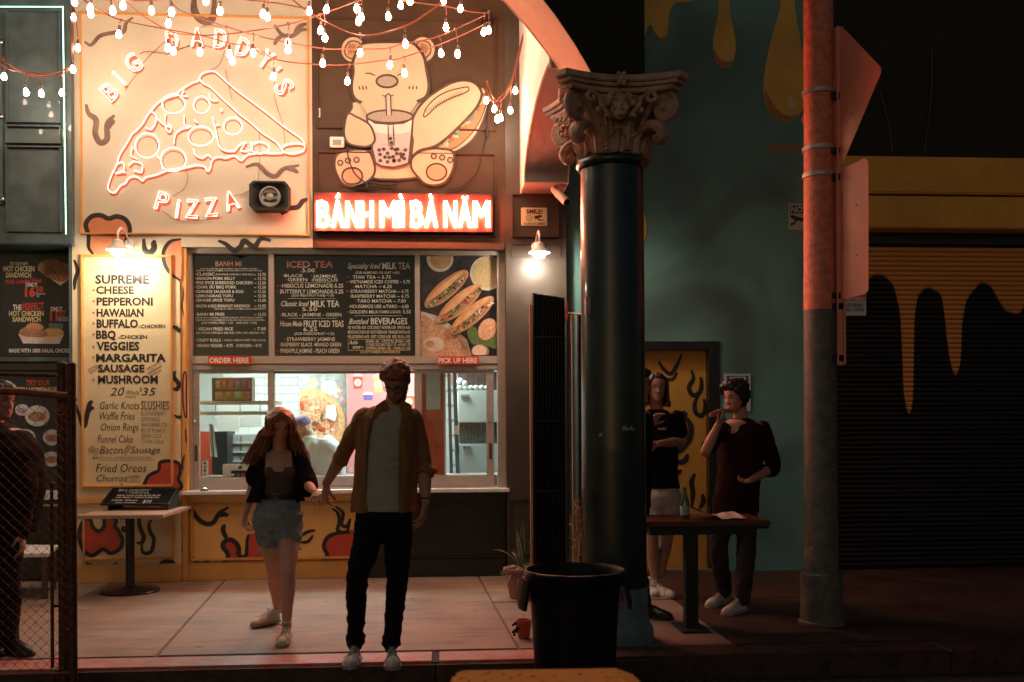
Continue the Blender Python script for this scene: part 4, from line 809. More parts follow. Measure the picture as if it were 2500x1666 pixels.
lines('hatching', [[(735 + i * 13, 655 - i * 9 + i * i * .13), (745 + i * 13, 685 - i * 9 + i * i * .13)] for i in range(17)] , bg_, .006)
cupm = shape('cup', [(382,710),(400,800),(415,900),(432,975),(470,995),(540,1003),(600,990),(632,975),(640,900),(650,800),(657,712),(600,735),(520,742),(430,735)], mat('cup_white_paint', (.74, .68, .64), .5), sm=False, lw=.022)
shape('tea', [(418,790),(425,900),(438,968),(475,985),(540,993),(600,982),(626,968),(634,900),(640,790),(580,800),(500,802)], M['lilac'], cupm, sm=False, outline=False)
shape('cup_lid', ell(519, 698, 138, 38, 0, 22), M['snout'], cupm, lw=.018)
shape('straw', [(495,570),(522,570),(528,692),(500,692)], M['lilac'], sm=False, lw=.012)
lines('straw_in_cup', [[(508,745),(512,870)],[(538,745),(545,868)],[(512,872),(545,868)]], cupm, .012)
mb = MB(); Y = by[0] - .0015; rn = random.Random(2)
for cx, cy in ((455,898),(482,893),(505,918),(530,888),(552,896),(565,893),(612,898),(460,925),(490,940),(515,942),(538,938),(545,960),(560,920),(583,922),(605,950),(462,962),(505,970),(543,965),(575,960),(600,925),(522,830),(528,855),(590,940)): mb.prism([z2(cx + 12 * math.cos(t), cy + 11 * math.sin(t), Y) for t in [i * math.pi / 5 for i in range(10)]], (0, .001, 0))
obj('tapioca_pearls', mb, M['boba'], cupm)
by[0] -= .004
shape('left_arm', [(318,700),(270,680),(250,740),(247,810),(275,860),(350,878),(400,872),(428,840),(420,790),(395,745),(350,715)], M['fur'], lw=.022)
# small electrical box, key switch and loose cable on the brown wall
a, b = z2(160, 820, 9.47), z2(246, 882, 9.47)
eb = thing('outlet_box', 'small grey outdoor outlet box beside the bear\'s foot', 'outlet', ((a.x + b.x) / 2, 9.49, b.z)); obj('cover', MB().box((a.x, 9.455, b.z), (b.x, 9.504, a.z)), M['white'], eb, bevel=.006)
c, d = z2(178, 836, 9.45), z2(228, 868, 9.45); obj('socket_window', MB().box((c.x, 9.45, d.z), (d.x, 9.456, c.z)), mat('grey_plastic', (.3, .29, .28), .5), eb)
c = z2(92, 676, 9.5); tg = thing('wall_thermometer', 'tiny pale tag fixed to the brown wall left of the bear', 'tag', (c.x, 9.5, c.z - .04)); obj('plate', MB().cbox((c.x, 9.497, c.z), (.035, .012, .085)), M['white'], tg, bevel=.003); obj('mark', MB().cbox((c.x, 9.4895, c.z), (.012, .002, .06)), M['ink'], tg)
mb = MB(); mb.tube(smoothpts([z2(*p, 9.47) for p in ((262,890),(275,960),(310,1040),(380,1108),(300,1130),(330,1108),(420,1100),(500,1112),(560,1100),(540,1130),(480,1108),(400,1132),(330,1125),(420,1112))], 6), .006, 5); mb.cyl(z2(380, 1100, 9.46), z2(380, 1130, 9.46), .012); tag(obj('coiled_cable', mb, M['matblack'], smooth=True), 'black coiled cable resting on top of the neon letter box under the bear', 'cable')
mb = MB(); mb.tube(smoothpts([z2(*p, 9.47) for p in ((1100,480),(1112,600),(1100,700),(1100,790),(1075,900),(1040,1030),(960,1110),(860,1140))], 6), .005, 5); mb.tube([z2(1100, 765, 9.46), z2(1100, 822, 9.46)], .014, 6); tag(obj('power_cable', mb, M['matblack'], smooth=True), 'thin power cable with a plug hanging beside the baguette down to the letter box', 'cable')
# horn loudspeaker
a, b = W(610, 444, 9.4), W(706, 515, 9.4); sp = thing('horn_speaker', 'black eight-sided horn loudspeaker with round grey mouth on the yellow wall', 'loudspeaker', ((a.x + b.x) / 2, 9.49, b.z))
c_ = .035; P8 = [(a.x + c_, b.z), (b.x - c_, b.z), (b.x, b.z + c_), (b.x, a.z - c_), (b.x - c_, a.z), (a.x + c_, a.z), (a.x, a.z - c_), (a.x, b.z + c_)]
mb = MB(); rings = [[(x, 9.502, z) for x, z in P8], [(x, 9.36, z) for x, z in P8]]; cx, cz = (a.x + b.x) / 2, (a.z + b.z) / 2
sc = lambda k, y: [(cx + (x - cx) * k, y, cz + (z - cz) * k) for x, z in P8]
mb.ring([rings[0], rings[1], sc(.88, 9.36), sc(.45, 9.44)]); obj('horn', mb, M['matblack'], sp)
def yl(mb, c, prof, n=28):                                     # lathe about the y axis: prof [(r, y)]
    return mb.ring([[(c[0] + r * math.cos(2 * math.pi * q / n), y, c[1] + r * math.sin(2 * math.pi * q / n)) for q in range(n)] for r, y in prof])
cc = W(659, 481, 9.38); m = mat('speaker_grey', (.30, .28, .25), .35)
obj('mouth', yl(MB(), (cc.x, cc.z), [(.098, 9.43), (.098, 9.372), (.085, 9.366), (.078, 9.385), (.05, 9.40), (.01, 9.405)]), m, sp, smooth=True)
obj('slot', MB().cbox((cc.x, 9.392, cc.z + .028), (.12, .02, .02)).cbox((cc.x, 9.392, cc.z - .028), (.12, .02, .02)), M['matblack'], sp)
obj('driver', yl(MB(), (cc.x, cc.z), [(.035, 9.40), (.035, 9.375), (.02, 9.368), (.004, 9.366)], 18), m, sp, smooth=True)
# barn lamps
def lampthing(px, py, label):
    c = W(px, py, 9.15); t = thing('barn_lamp', label, 'lamp', (c.x, 9.5, c.z)); mb = MB()
    mb.lathe([(.10, 0), (.102, .006), (.085, .02), (.055, .045), (.045, .065), (.044, .085), (.02, .10), (.012, .105)], c, 26); obj('shade', mb, M['white'], t, smooth=True)
    mb = MB(); mb.tube(smoothpts([c + Vector(p) for p in ((0, 0, .10), (0, .0, .16), (0, .10, .22), (0, .24, .19), (0, .33, .12))], 6), .010, 8); yl(mb, (c.x, c.z + .12), [(.045, 9.49), (.045, 9.475), (.02, 9.47)], 16); obj('gooseneck', mb, M['white'], t, smooth=True)
    mb = MB(); mb.sph(c + Vector((0, 0, -.015)), (.055, .055, .04), 14, 8); obj('bulb', mb, M['sconceglow'], t, smooth=True)
    return t
lampthing(1317, 618, 'white gooseneck barn lamp lit above the folding gate, below the camera notice')
lampthing(288, 612, 'white gooseneck barn lamp lit over the painted slice menu')
# camera notice
a, b = W(1272, 507, 9.48), W(1336, 552, 9.48); t = thing('camera_notice', 'small cream SMILE! YOU\'RE ON CAMERA sign in a square moulding', 'sign', ((a.x + b.x) / 2, 9.48, b.z))
obj('plate', MB().box((a.x, 9.478, b.z), (b.x, 9.489, a.z)), mat('notice_cream', (.62, .52, .28), .45), t, bevel=.004)
zs = crop(1200, 450, 2.412, 9.4765)
textcol([("SMILE!", 205, 300, 148, 174, dict(bold=.04)), ("YOU'RE ON CAMERA", 190, 316, 226, 240, dict(bold=.015))], zs, M['ink'], 'lettering', t)
mb = MB(); mb.tube([zs(*p) for p in ell(221, 199, 17, 17, 0, 18)], .0018, 4, True); mb.tube(smoothpts([zs(212, 203), zs(221, 209), zs(230, 203)], 4), .0018, 4)
for x in (215, 227): mb.add([zs(x + 2.2 * math.cos(q), 194 + 4 * math.sin(q)) for q in [i * math.pi / 3 for i in range(6)]], [tuple(range(6))])
mb.poly([zs(*p) for p in ((252,190),(290,180),(300,192),(262,206),(254,202))]); mb.poly([zs(*p) for p in ((268,206),(278,203),(300,212),(304,205),(306,216),(280,214))]); obj('pictogram', mb, M['ink'], t)
# security camera under the cross arch
c = W(1350, 460, 9.2); e = W(1382, 492, 9.0); t = thing('security_camera', 'small pale bullet security camera hanging under the cross arch', 'camera', (c.x, 9.3, c.z))
c2 = W(1346, 455, 9.25); obj('mount', MB().cyl(c2 + Vector((0, 0, .05)), c2, .035, .03, 14), M['steel'], t, smooth=True)
mb = MB(); mb.tube([c2, c + Vector((.01, 0, 0)), (c + e) / 2], [.014, .012, .012], 8); obj('arm', mb, M['steel'], t, smooth=True)
dv = (e - c).normalized(); mb = MB(); mb.tube([c + dv * .01, c + dv * .02, c + dv * .10, c + dv * .105, e, e + dv * .02], [.022, .034, .036, .040, .040, .038], 16); obj('housing', mb, mat('camera_grey', (.45, .38, .34), .4), t, smooth=True)
obj('lens', MB().cyl(e + dv * .0195, e + dv * .0225, .030, .028, 16), M['matblack'], t)
# ================================================================== room behind the window
Yr = 12.3
room = thing('kitchen_room', None, None, (-.9, 11, 0)); room['kind'] = 'structure'
xa, xb_ = X(459), X(1234) + .5
obj('room_floor', MB().box((xa - 1, 9.91, -.01), (xb_ + .6, Yr + .2, .02)), mat('kitchen_floor', (.22, .20, .18), .4), room)
obj('room_ceiling', MB().box((xa - 1, 9.91, 2.55), (xb_ + .6, Yr + .2, 2.6)), M['white'], room)
obj('room_wall', MB().box((xa - 1, Yr, 0), (xb_ + .6, Yr + .1, 2.6)), mat('grout_grey', (.42, .44, .42), .7), room)
obj('room_wall', MB().box((xa - 1.1, 9.91, 0), (xa - 1, Yr, 2.6)), M['white'], room); obj('room_wall', MB().box((xb_ + .6, 9.91, 0), (xb_ + .7, Yr, 2.6)), M['white'], room)
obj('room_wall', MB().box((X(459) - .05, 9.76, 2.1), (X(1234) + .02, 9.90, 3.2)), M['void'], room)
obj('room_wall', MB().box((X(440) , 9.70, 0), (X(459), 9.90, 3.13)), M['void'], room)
m = mat('white_glazed_tile', (.70, .74, .72), .2, spec=.6)
tm = obj('tile', MB().box((0, 0, 0), (.196, .012, .096)), m, room, bevel=.004); tm.data.transform(Matrix.Translation(room.location)); first = True
for r_ in range(12):
    for c_ in range(9):
        x = -2.75 + c_ * .2 + (r_ % 2) * .1; z = .95 + r_ * .1; p = Vector((x, Yr - .012, z)) - Vector(room.location)
        if first: tm.location = p; first = False
        else: copypart(tm, room, p)
for i, x in enumerate((-1.9, -.2)):
    t = thing('ceiling_light', ['square ceiling light panel above the order side of the kitchen', 'square ceiling light panel above the pick-up side of the kitchen'][i], 'light', (x, 10.9, 2.5))
    obj('frame', MB().box((x - .35, 10.4, 2.53), (x + .35, 11.4, 2.549)), M['white'], t); obj('diffuser', MB().box((x - .3, 10.45, 2.515), (x + .3, 11.35, 2.529)), M['tubewhite'], t)
zA = lambda x, y, Y=10.0: W(440 + x / 4.126, 860 + y / 4.126, Y)
zB_ = lambda x, y, Y=10.0: W(840 + x / 4.126, 860 + y / 4.126, Y)
# shelf rack on the left
M['grey'] = mat('kitchen_grey', (.22, .25, .25), .4, nscale=8, namt=.15)
t = thing('wall_shelf', 'two-board steel shelf rack inside the left sash', 'shelf', (zA(500, 600, 10.3).x, 10.4, zA(500, 640, 10.3).z))
for y0, y1 in ((492, 522), (600, 628)): a, b = zA(190, y0, 10.2), zA(862, y1, 10.2); obj('shelf_board', MB().box((a.x, 10.2, b.z), (b.x + .1, 10.6, a.z)), M['steel'], t, bevel=.003)
for xx in (352, 598, 800): a, b = zA(xx, 500, 10.62), zA(xx + 8, 640, 10.62); obj('upright', MB().box((a.x, 10.62, b.z), (b.x, 10.64, a.z + .02)), M['grey'], t)
# snack display box
a, b = zA(318, 258, 10.25), zA(722, 490, 10.25); t = thing('snack_display', 'red and black two-tier display of small snack bags on the inner shelf', 'display', ((a.x + b.x) / 2, 10.3, b.z)); h = a.z - b.z
obj('case', MB().box((a.x, 10.40, b.z), (b.x, 10.42, a.z)).box((a.x, 10.25, b.z), (b.x, 10.40, b.z + .01)).box((a.x, 10.25, b.z + .01), (a.x + .012, 10.40, a.z)).box((b.x - .012, 10.25, b.z + .01), (b.x, 10.40, a.z)), mat('display_black', (.03, .02, .02), .4), t)
obj('header', MB().box((a.x + .013, 10.30, b.z + h * .5), (b.x - .013, 10.32, a.z)), M['redpaint'], t); obj('tray_front', MB().box((a.x + .03, 10.262, b.z + .012), (b.x - .03, 10.27, b.z + h * .38)), mat('tray_mustard', (.50, .32, .06), .5), t)
cols = [(.62,.50,.22),(.5,.22,.08),(.55,.2,.1),(.3,.3,.33),(.12,.2,.35),(.6,.3,.3),(.55,.25,.05),(.5,.2,.05),(.35,.5,.2),(.4,.1,.1)]
for i, cc_ in enumerate(cols):
    up = i < 6; xx = a.x + .05 + (i if up else i - 6) * (.066 if up else .09) + (.0 if up else .03); zz = b.z + h * (.56 if up else .10); hh = h * (.32 if up else .30); ww = .022 if up else .032; yy = 10.29 if up else 10.25
    mb = MB(); mb.ring([[(xx - ww, yy, zz), (xx + ww, yy, zz), (xx + ww, yy + .01, zz), (xx - ww, yy + .01, zz)], [(xx - ww * .9, yy - .012, zz + hh * .5), (xx + ww * .9, yy - .012, zz + hh * .5), (xx + ww * .9, yy + .01, zz + hh * .5), (xx - ww * .9, yy + .01, zz + hh * .5)], [(xx - ww, yy, zz + hh), (xx + ww, yy, zz + hh), (xx + ww, yy + .004, zz + hh), (xx - ww, yy + .004, zz + hh)]])
    mb.sph((xx, yy - .012, zz + .01), .009, 6, 4); obj('snack_bag', mb, mat('bag_%d' % i, cc_, .4), t)
# pinned papers
for i, (x0, y0, x1, y1, lb) in enumerate(((368,530,592,795,'white paper sheet pinned behind the shelf, left of two'),(606,530,822,750,'white paper sheet pinned behind the shelf, right of two'))):
    a, b = zA(x0, y0, 10.9), zA(x1, y1, 10.9); o = obj('paper_sheet', MB().box((a.x, 10.9, b.z), (b.x, 10.904, a.z)), mat('paper', (.72, .76, .74), .7), None); tag(o, lb, 'paper', 'papers pinned in the kitchen')
# hanging towel
mb = MB(); rn = random.Random(9); rows = []
for i in range(12):
    f = i / 11; y = 720 + 330 * f; R = []
    for k in range(9): u = k / 8; p = zA(292 + 8 * f + u * (35 + 40 * f), y + 10 * u, 10.35); R.append(p + Vector((0, .02 * math.sin(u * 14 + f), 0)))
    rows.append(R)
vs = [p for R in rows for p in R]; fs = [(i * 9 + k, i * 9 + k + 1, i * 9 + k + 10, i * 9 + k + 9) for i in range(11) for k in range(8)]; mb.add(vs, fs)
tag(obj('kitchen_towel', mb, mat('towel_white', (.66, .68, .64), .9), smooth=True), 'white kitchen towel hanging from a hook left behind the order sash', 'towel')
# back counter with machines, dark and grey
def box3(n_, lab, cat, x0, y0, x1, y1, Y, dp, m_, extra=None, P=zA, z0=None, bev=.008):
    a, b = P(x0, y0, Y), P(x1, y1, Y); t = thing(n_, lab, cat, ((a.x + b.x) / 2, Y + dp / 2, b.z if z0 is None else z0)); obj('body', MB().box((a.x, Y, b.z if z0 is None else z0), (b.x, Y + dp, a.z)), m_, t, bevel=bev)
    if extra: extra(t, a, b)
    return t
def ex_machine(t, a, b):
    for k in range(3): zz = b.z + (a.z - b.z) * (.25 + .25 * k); obj('shelf_edge', MB().box((a.x + .02, 11.28, zz), (b.x - .02, 11.3, zz + .02)), M['steel'], t)
    obj('door_gap', MB().box(((a.x + b.x) / 2 - .004, 11.285, b.z + .02), ((a.x + b.x) / 2 + .004, 11.299, a.z - .02)), M['matblack'], t)
box3('steel_cabinet', 'grey steel kitchen cabinet at the back, behind the till', 'cabinet', 430, 830, 800, 1200, 11.3, .5, M['grey'], ex_machine, z0=.02)
def ex_red(t, a, b):
    obj('dark_side', MB().box((b.x + .001, 11.0, .02), (b.x + .16, 11.4, a.z)), M['matblack'], t)
    q0, q1 = zA(205, 1100, 10.9), zA(262, 1262, 10.9); obj('control_panel', MB().box((q0.x, 10.97, q1.z), (q1.x, 10.999, q0.z)), M['steel'], t)
    for k in range(4): c = zA(234, 1120 + 38 * k, 10.9); obj('button', MB().cyl((c.x, 10.97, c.z), (c.x, 10.962, c.z), .014, None, 10), M['redpaint'] if k % 2 else M['ink'], t)
box3('red_fridge', 'red drinks machine with a button panel behind the order sash', 'drinks machine', 192, 800, 325, 1268, 11.0, .4, M['redpaint'], ex_red, z0=.02)
# prep counter inside
obj_ = box3('prep_counter', 'steel prep counter running along the inside of the serving window', 'counter', 180, 1262, 3300, 1300, 9.95, .5, M['steel'], z0=.02)
# till and card reader
ctop = zA(180, 1262, 9.95).z
def ex_till(t, a, b):
    q = zA(590, 1165, 9.98); obj('maker_badge', MB().cbox((q.x, 10.0465, q.z), (.035, .002, .025)), M['ink'], t)
    q0, q1 = zA(505, 1195, 9.98), zA(700, 1262, 9.98); obj('stand', MB().box((q0.x, 10.0, ctop), (q1.x, 10.04, q0.z)), M['matblack'], t, bevel=.006)
    for k in range(5): obj('key', MB().cbox((q0.x + .02 + k * .05, 9.995, ctop + .02), (.03, .012, .022)), [M['white'], M['teal'], M['redpaint'], M['yellow'], M['white']][k], t)
a, b = zA(425, 1128, 10.05), zA(690, 1190, 10.05)
box3('cash_till', 'white backed till screen with black stand on the inner counter beside the woman', 'till', 425, 1128, 700, 1262, 10.05, .04, M['white'], ex_till)
# big pizza photograph panel and pink drinks panel standing just inside the middle pane
pp = thing('pizza_poster', 'large printed poster of a whole pizza seen from above in the middle pane', 'poster', (zA(1435, 700, 11.6).x, 11.6, zA(1435, 1255, 11.6).z)); a, b = zA(1200, 150, 11.6), zA(1680, 1255, 11.6)
obj('sheet', MB().box((a.x, 11.6, b.z), (b.x, 11.61, a.z)), mat('print_grey_cloth', (.20, .20, .20), .4, nscale=14, col2=(.36, .35, .33), detail=8), pp)
zq = lambda x, y: zA(min(max(x, 1202), 1678), min(max(y, 182), 1253), 11.598)
o_[0] = 0.
def pq(n_, pts, m_, k=4, sm=True):
    Q = [zq(*p) for p in ([(v[0], v[1]) for v in pts] if not sm else [(p.x, p.z) for p in smoothpts([(x, 0, y) for x, y in pts], k, True)])]
    o_[0] += .0007; R = []
    for q in Q:
        q = q - Vector((0, o_[0], 0))
        if not R or (q - R[-1]).length > 1e-4: R.append(q)
    return obj(n_, MB().poly(R), m_, pp)
top = mat('print_pizza_topping', (.36, .08, .03), .4, nscale=38, col2=(.62, .40, .24), detail=9)
pq('printed_cloth', [(1420,340),(1540,330),(1640,370),(1600,440),(1675,480),(1640,520),(1590,470),(1500,420),(1430,400)], mat('print_check', (.42, .12, .09), .5, nscale=24, col2=(.60, .52, .46)))
pq('printed_onion', ell(1330, 312, 56, 50), mat('print_onion', (.60, .42, .22), .4)); pq('printed_glass', [(1440,300),(1560,300),(1570,420),(1440,410)], mat('print_glass', (.45, .55, .56), .3, nscale=30, namt=.3))
pq('printed_pizza_crust', ell(1320, 720, 345, 345, 0, 40), mat('print_pizza_crust', (.50, .24, .10), .4, nscale=20, col2=(.66, .40, .20), detail=8), 3); pq('printed_pizza_topping', ell(1310, 725, 285, 290, 0, 40), top, 3)
rn = random.Random(21)
for i in range(26):
    a_, q_ = rn.uniform(0, 6.28), math.sqrt(rn.random()) * 250; cx, cy = 1310 + q_ * math.cos(a_), 725 + q_ * math.sin(a_)
    if 1215 < cx < 1660: pq('printed_topping', ell(cx, cy, rn.uniform(14, 38), rn.uniform(8, 22), rn.uniform(0, 3), 10), [mat('print_mushroom', (.60, .44, .30), .4, nscale=60, namt=.3), mat('print_sauce_red', (.45, .05, .02), .4), mat('print_cheese', (.68, .50, .28), .4, nscale=50, namt=.2), mat('print_dark_olive', (.10, .06, .04), .4)][rn.randrange(4)])
pq('printed_plate', [(1470,540),(1560,530),(1580,640),(1560,700),(1470,660)], mat('print_plate', (.60, .62, .62), .4), sm=False)
pq('printed_tomato', ell(1520, 1110, 55, 60), M['redpaint']); pq('printed_herbs', [(1340,1110),(1480,1150),(1560,1200),(1500,1240),(1400,1200)], mat('print_herb', (.32, .08, .04), .5, nscale=60, col2=(.1, .08, .04)))
pk = thing('drinks_poster', 'pink drinks poster with printed cups and a small camera icon behind the man', 'poster', (zB_(365, 700, 11.55).x, 11.55, zB_(30, 1240, 11.55).z)); a, b = zB_(30, 150, 11.55), zB_(720, 1240, 11.55)
obj('sheet', MB().box((a.x, 11.55, b.z), (b.x, 11.558, a.z)), mat('poster_pink', (.62, .22, .22), .5), pk)
zc = lambda x, y: zB_(x, y, 11.5475)
def cup(cx, y0, w_, h_, col, lid=(.7, .5, .45)):
    o = obj('printed_cup', MB().poly([zc(cx - w_, y0), zc(cx + w_, y0), zc(cx + w_ * .78, y0 + h_), zc(cx - w_ * .78, y0 + h_)]), mat('cup_%d' % int(cx), col, .5), pk)
    obj('printed_lid', MB().poly([zc(cx - w_ * 1.1, y0) , zc(cx - w_ * .7, y0 - 28), zc(cx + w_ * .7, y0 - 28), zc(cx + w_ * 1.1, y0)]), mat('cup_lid', lid, .4), o)
    if h_ > 90: obj('printed_badge', MB().poly([zc(cx + 34 * math.cos(q), y0 + h_ * .5 + 36 * math.sin(q)) - Vector((0, .0008, 0)) for q in [i * math.pi / 10 for i in range(20)]]), mat('badge_white', (.75, .70, .64), .5), o); obj('printed_fruit', MB().poly([zc(cx + 18 * math.cos(q) + 4, y0 + h_ * .5 + 17 * math.sin(q)) - Vector((0, .0016, 0)) for q in [i * math.pi / 4 for i in range(8)]]), M['yellow2'], o)
cup(138, 245, 50, 125, (.55, .06, .03)); cup(345, 250, 50, 155, (.62, .36, .12)); cup(242, 430, 52, 55, (.16, .09, .34)); cup(655, 440, 55, 120, (.55, .09, .04))
textcol([("-----", 118, 150, 400, 404), ("----", 118, 146, 425, 429), ("-----", 118, 150, 450, 454), ("---", 118, 140, 475, 479)], zc, M['ink'], 'small_print', pk)
mb = MB(); mb.tube([zc(*p) for p in ell(70, 1183, 22, 22, 0, 4)] and [zc(50,1165), zc(90,1165), zc(90,1203), zc(50,1203)], .0016, 4, True); mb.tube([zc(*p) for p in ell(70, 1184, 10, 10, 0, 12)], .0016, 4, True); mb.cyl(zc(81, 1173), zc(81, 1173) + Vector((0, -.002, 0)), .0016, None, 6); obj('photo_app_icon', mb, M['signletter'], pk)
# pick-up side: red wall with sheet, blue upright, stacked white cabinets
t = thing('red_partition', 'red partition with a white notice seen through the pick-up sash', 'partition', (zB_(900, 700, 10.1).x, 10.1, .02)); a, b = zB_(820, 100, 10.1), zB_(1010, 1250, 10.1)
obj('panel', MB().box((a.x - .05, 10.1, .02), (b.x, 10.16, 2.5)), mat('partition_red', (.55, .10, .05), .5, nscale=6, namt=.1), t); obj('edge_trim', MB().box((b.x, 10.09, .02), (b.x + .018, 10.17, 2.5)), M['white'], t)
c, d = zB_(826, 190, 10.09), zB_(972, 580, 10.09); obj('notice_sheet', MB().box((c.x, 10.094, d.z), (d.x, 10.099, c.z)), mat('notice_marbled', (.62, .68, .68), .6, nscale=9, col2=(.74, .78, .76)), t)
t = thing('blue_ladder', 'blue folded step ladder leaning inside the pick-up sash', 'ladder', (zB_(1120, 1240, 10.4).x, 10.4, .02))
M['blue'] = mat('ladder_blue', (.06, .20, .27), .4, nscale=8, namt=.3)
for (x0, x1, xe0, xe1) in ((1035, 1068, 1085, 1115), (1088, 1125, 1150, 1195)):
    p = [zB_(x0, 180, 10.4), zB_(x1, 180, 10.4), zB_(xe1, 1300, 10.4), zB_(xe0, 1300, 10.4)]; p[0].z = p[1].z = 2.2; p[2].z = p[3].z = .02; obj('rail', MB().prism(p, (0, .05, 0)), M['blue'], t, bevel=.004)
for k in range(7): u = k / 7; q = zB_(1062 + 60 * u, 240 + 150 * k, 10.42); obj('rung', MB().cbox((q.x, 10.43, q.z), (.10, .03, .02)), M['steel'], t)
p = [zB_(1075, 230, 10.39), zB_(1100, 230, 10.39), zB_(1102, 335, 10.39), zB_(1077, 335, 10.39)]; obj('sticker', MB().prism(p, (0, .003, 0)), M['white'], t); p = [zB_(1115, 740, 10.39), zB_(1148, 740, 10.39), zB_(1152, 830, 10.39), zB_(1118, 830, 10.39)]; obj('sticker', MB().prism(p, (0, .003, 0)), M['white'], t)
M['cabwhite'] = mat('cabinet_white_green', (.50, .56, .53), .4, nscale=3, namt=.08)
for i, (y0, y1, lb) in enumerate(((385, 710, 'upper white metal cabinet behind the pick-up sash'), (925, 1262, 'lower white metal cabinet behind the pick-up sash'))):
    a, b = zB_(1148, y0, 10.9), zB_(1560, y1, 10.9)
    def exc(t, a, b, i=i, y0=y0): q0, q1 = zB_(1175 + 20 * i, y0 + 42 - 22 * i, 10.88), zB_(1258 + 20 * i, y0 + 68 - 22 * i, 10.88); obj('handle', MB().box((q0.x, 10.87, q1.z), (q1.x, 10.899, q0.z)), M['grey'], t, bevel=.004)
    box3('metal_cabinet', lb, 'cabinet', 1148, y0, 1560, y1, 10.9, .5, M['cabwhite'], exc, P=zB_, z0=(None if i == 0 else .02))
    
box3('dark_storage', 'dark shelf gap between the two white cabinets', 'shelf', 1160, 712, 1560, 922, 10.95, .4, mat('storage_dark', (.05, .06, .055), .5, nscale=14, namt=.5, stretch=(4, 1, 1)), P=zB_)
t = box3('dark_rack', 'dark rack with a row of pale rolls above the upper white cabinet', 'rack', 1150, 200, 1560, 384, 10.98, .3, mat('rack_brown', (.07, .035, .035), .5, nscale=14, namt=.5, stretch=(4, 1, 1)), P=zB_)
for k in range(6): c = zB_(1165 + 55 * k, 360, 10.94); obj('roll', MB().sph(c, (.035, .035, .03), 10, 8), M['cabwhite'], t, smooth=True)
for k in range(2): c = zB_(1170 + 40 * k, 300 + 25 * k, 10.94); obj('roll', MB().sph(c, (.04, .035, .045), 10, 8), M['cabwhite'], t, smooth=True)

# ================================================================== left neighbour: glossy teal panels with LED rope, posters
F2 = 9.42
nb = thing('teal_panelled_front', 'glossy dark teal panelled shopfront edged with a rope of tiny green lights', 'shopfront', (-4.2, F2, 3.1))
xr2 = W(174, 400, F2).x; zb2 = W(80, 598, F2).z
obj('board', MB().box((-7.5, F2, zb2), (xr2, F2 + .45, 6.2)), M['tealdark'], nb)
PP = lambda x, y: W(x / 2.45, y / 2.45, F2)
mb = MB()
for (x0, y0, x1, y1) in ((38, 60, 370, 745), (38, 752, 370, 868), (38, 876, 376, 1395)): mould(mb, PP, x0 - (30 if False else 0), y0, x1, y1, 5, .02)
obj('moulding', mb, M['tealdark'], nb)
a, b = PP(-40, 232), PP(38, 1225); obj('cover_bar', MB().box((a.x, F2 - .03, b.z), (b.x - .02, F2 - .001, a.z)), M['tealdark'], nb, bevel=.004)
for x, y in ((5, 250), (5, 700), (14, 1195)): c = W(x / 2.45, y / 2.45, F2 - .03); obj('bolt', yl(MB(), (c.x, c.z), [(.022, F2 - .03), (.022, F2 - .036), (.01, F2 - .040)], 10), M['chrome'], nb, smooth=True)
obj('lower_trim', MB().box((-7.5, F2 - .03, zb2 - .001), (xr2 + .02, F2 + .01, zb2 + .10)), M['tealdark'], nb, bevel=.01)
lr = thing('led_rope', 'rope of tiny green white lights framing the teal panelled shopfront', 'light rope', (-4, F2 - .02, W(80, 580, F2).z))
path = [W(-20, 17.5, F2 - .015), W(154, 18, F2 - .015), W(162, 580, F2 - .015), W(-20, 578, F2 - .015)]
dense = []
for p, q in zip(path, path[1:]):
    k = max(2, int((q - p).length / .017)); dense += [p.lerp(q, i / k) for i in range(k)]
obj('rope', MB().tube(path, .009, 6), mat('rope_sleeve', (.25, .35, .3), .3), lr, smooth=True)
mb = MB()
for p in dense: mb.sph(p + Vector((0, -.009, 0)), .0052, 5, 4)
tag(obj('led_dots', mb, M['led'], lr), kind='stuff')
# recessed bay with two posters
by_ = thing('takeaway_bay', 'dark recessed takeaway front left of the yellow wall, under the teal panels', 'shopfront', (-4.4, 9.75, 0))
obj('back_wall', MB().box((-7.5, 9.80, 0), (xl - .001, 9.9, zb2)), M['black'], by_); obj('side_wall', MB().box((xl - .03, 9.505, 0), (xl - .0015, 9.80, zb2 - .002)), M['tealdark'], by_)
z3p = lambda x, y, Y=9.735: W(x / 2.375, 580 + y / 2.375, Y)
a, b = z3p(-400, 695), z3p(430, 722); obj('ledge', MB().box((-7.5, 9.70, b.z), (xl - .031, 9.80, a.z)), M['tealdark'], by_, bevel=.006); a, b = z3p(-400, 735), z3p(430, 770); obj('ledge', MB().box((-7.5, 9.72, b.z), (xl - .031, 9.80, a.z)), M['black'], by_, bevel=.004)
t = thing('chicken_poster', 'dark hot chicken sandwich poster with prices, upper one of the takeaway bay', 'poster', (-4.2, 9.74, z3p(0, 690).z)); a, b = z3p(3, 95), z3p(455, 690)
obj('sheet', MB().box((a.x, 9.738, b.z), (xl - .031, 9.75, a.z)), mat('poster_black', (.02, .024, .026), .4, nscale=6, namt=.3), t)
P3 = lambda x, y: z3p(x, y, 9.7355)
M['pw'] = mat('poster_white', (.74, .74, .72), .5); M['pr'] = mat('poster_red', (.60, .06, .04), .5); M['py'] = mat('poster_cream', (.70, .58, .30), .5)
textcol([("ONLY!",148,215,262,286,dict(bold=.03)),("THE",75,125,390,422,dict(bold=.03)),("ONLY!",293,360,402,428,dict(bold=.03)),("MADE WITH 100% HALAL CHICKEN",52,417,645,668,dict(bold=.03)),("INCLUDING TAX",210,262,322,332),("TAX",212,228,336,346),("INCLUDING",338,392,460,471),("FRIES AND COKE",338,415,474,486)], P3, M['pw'], 'lettering', t)
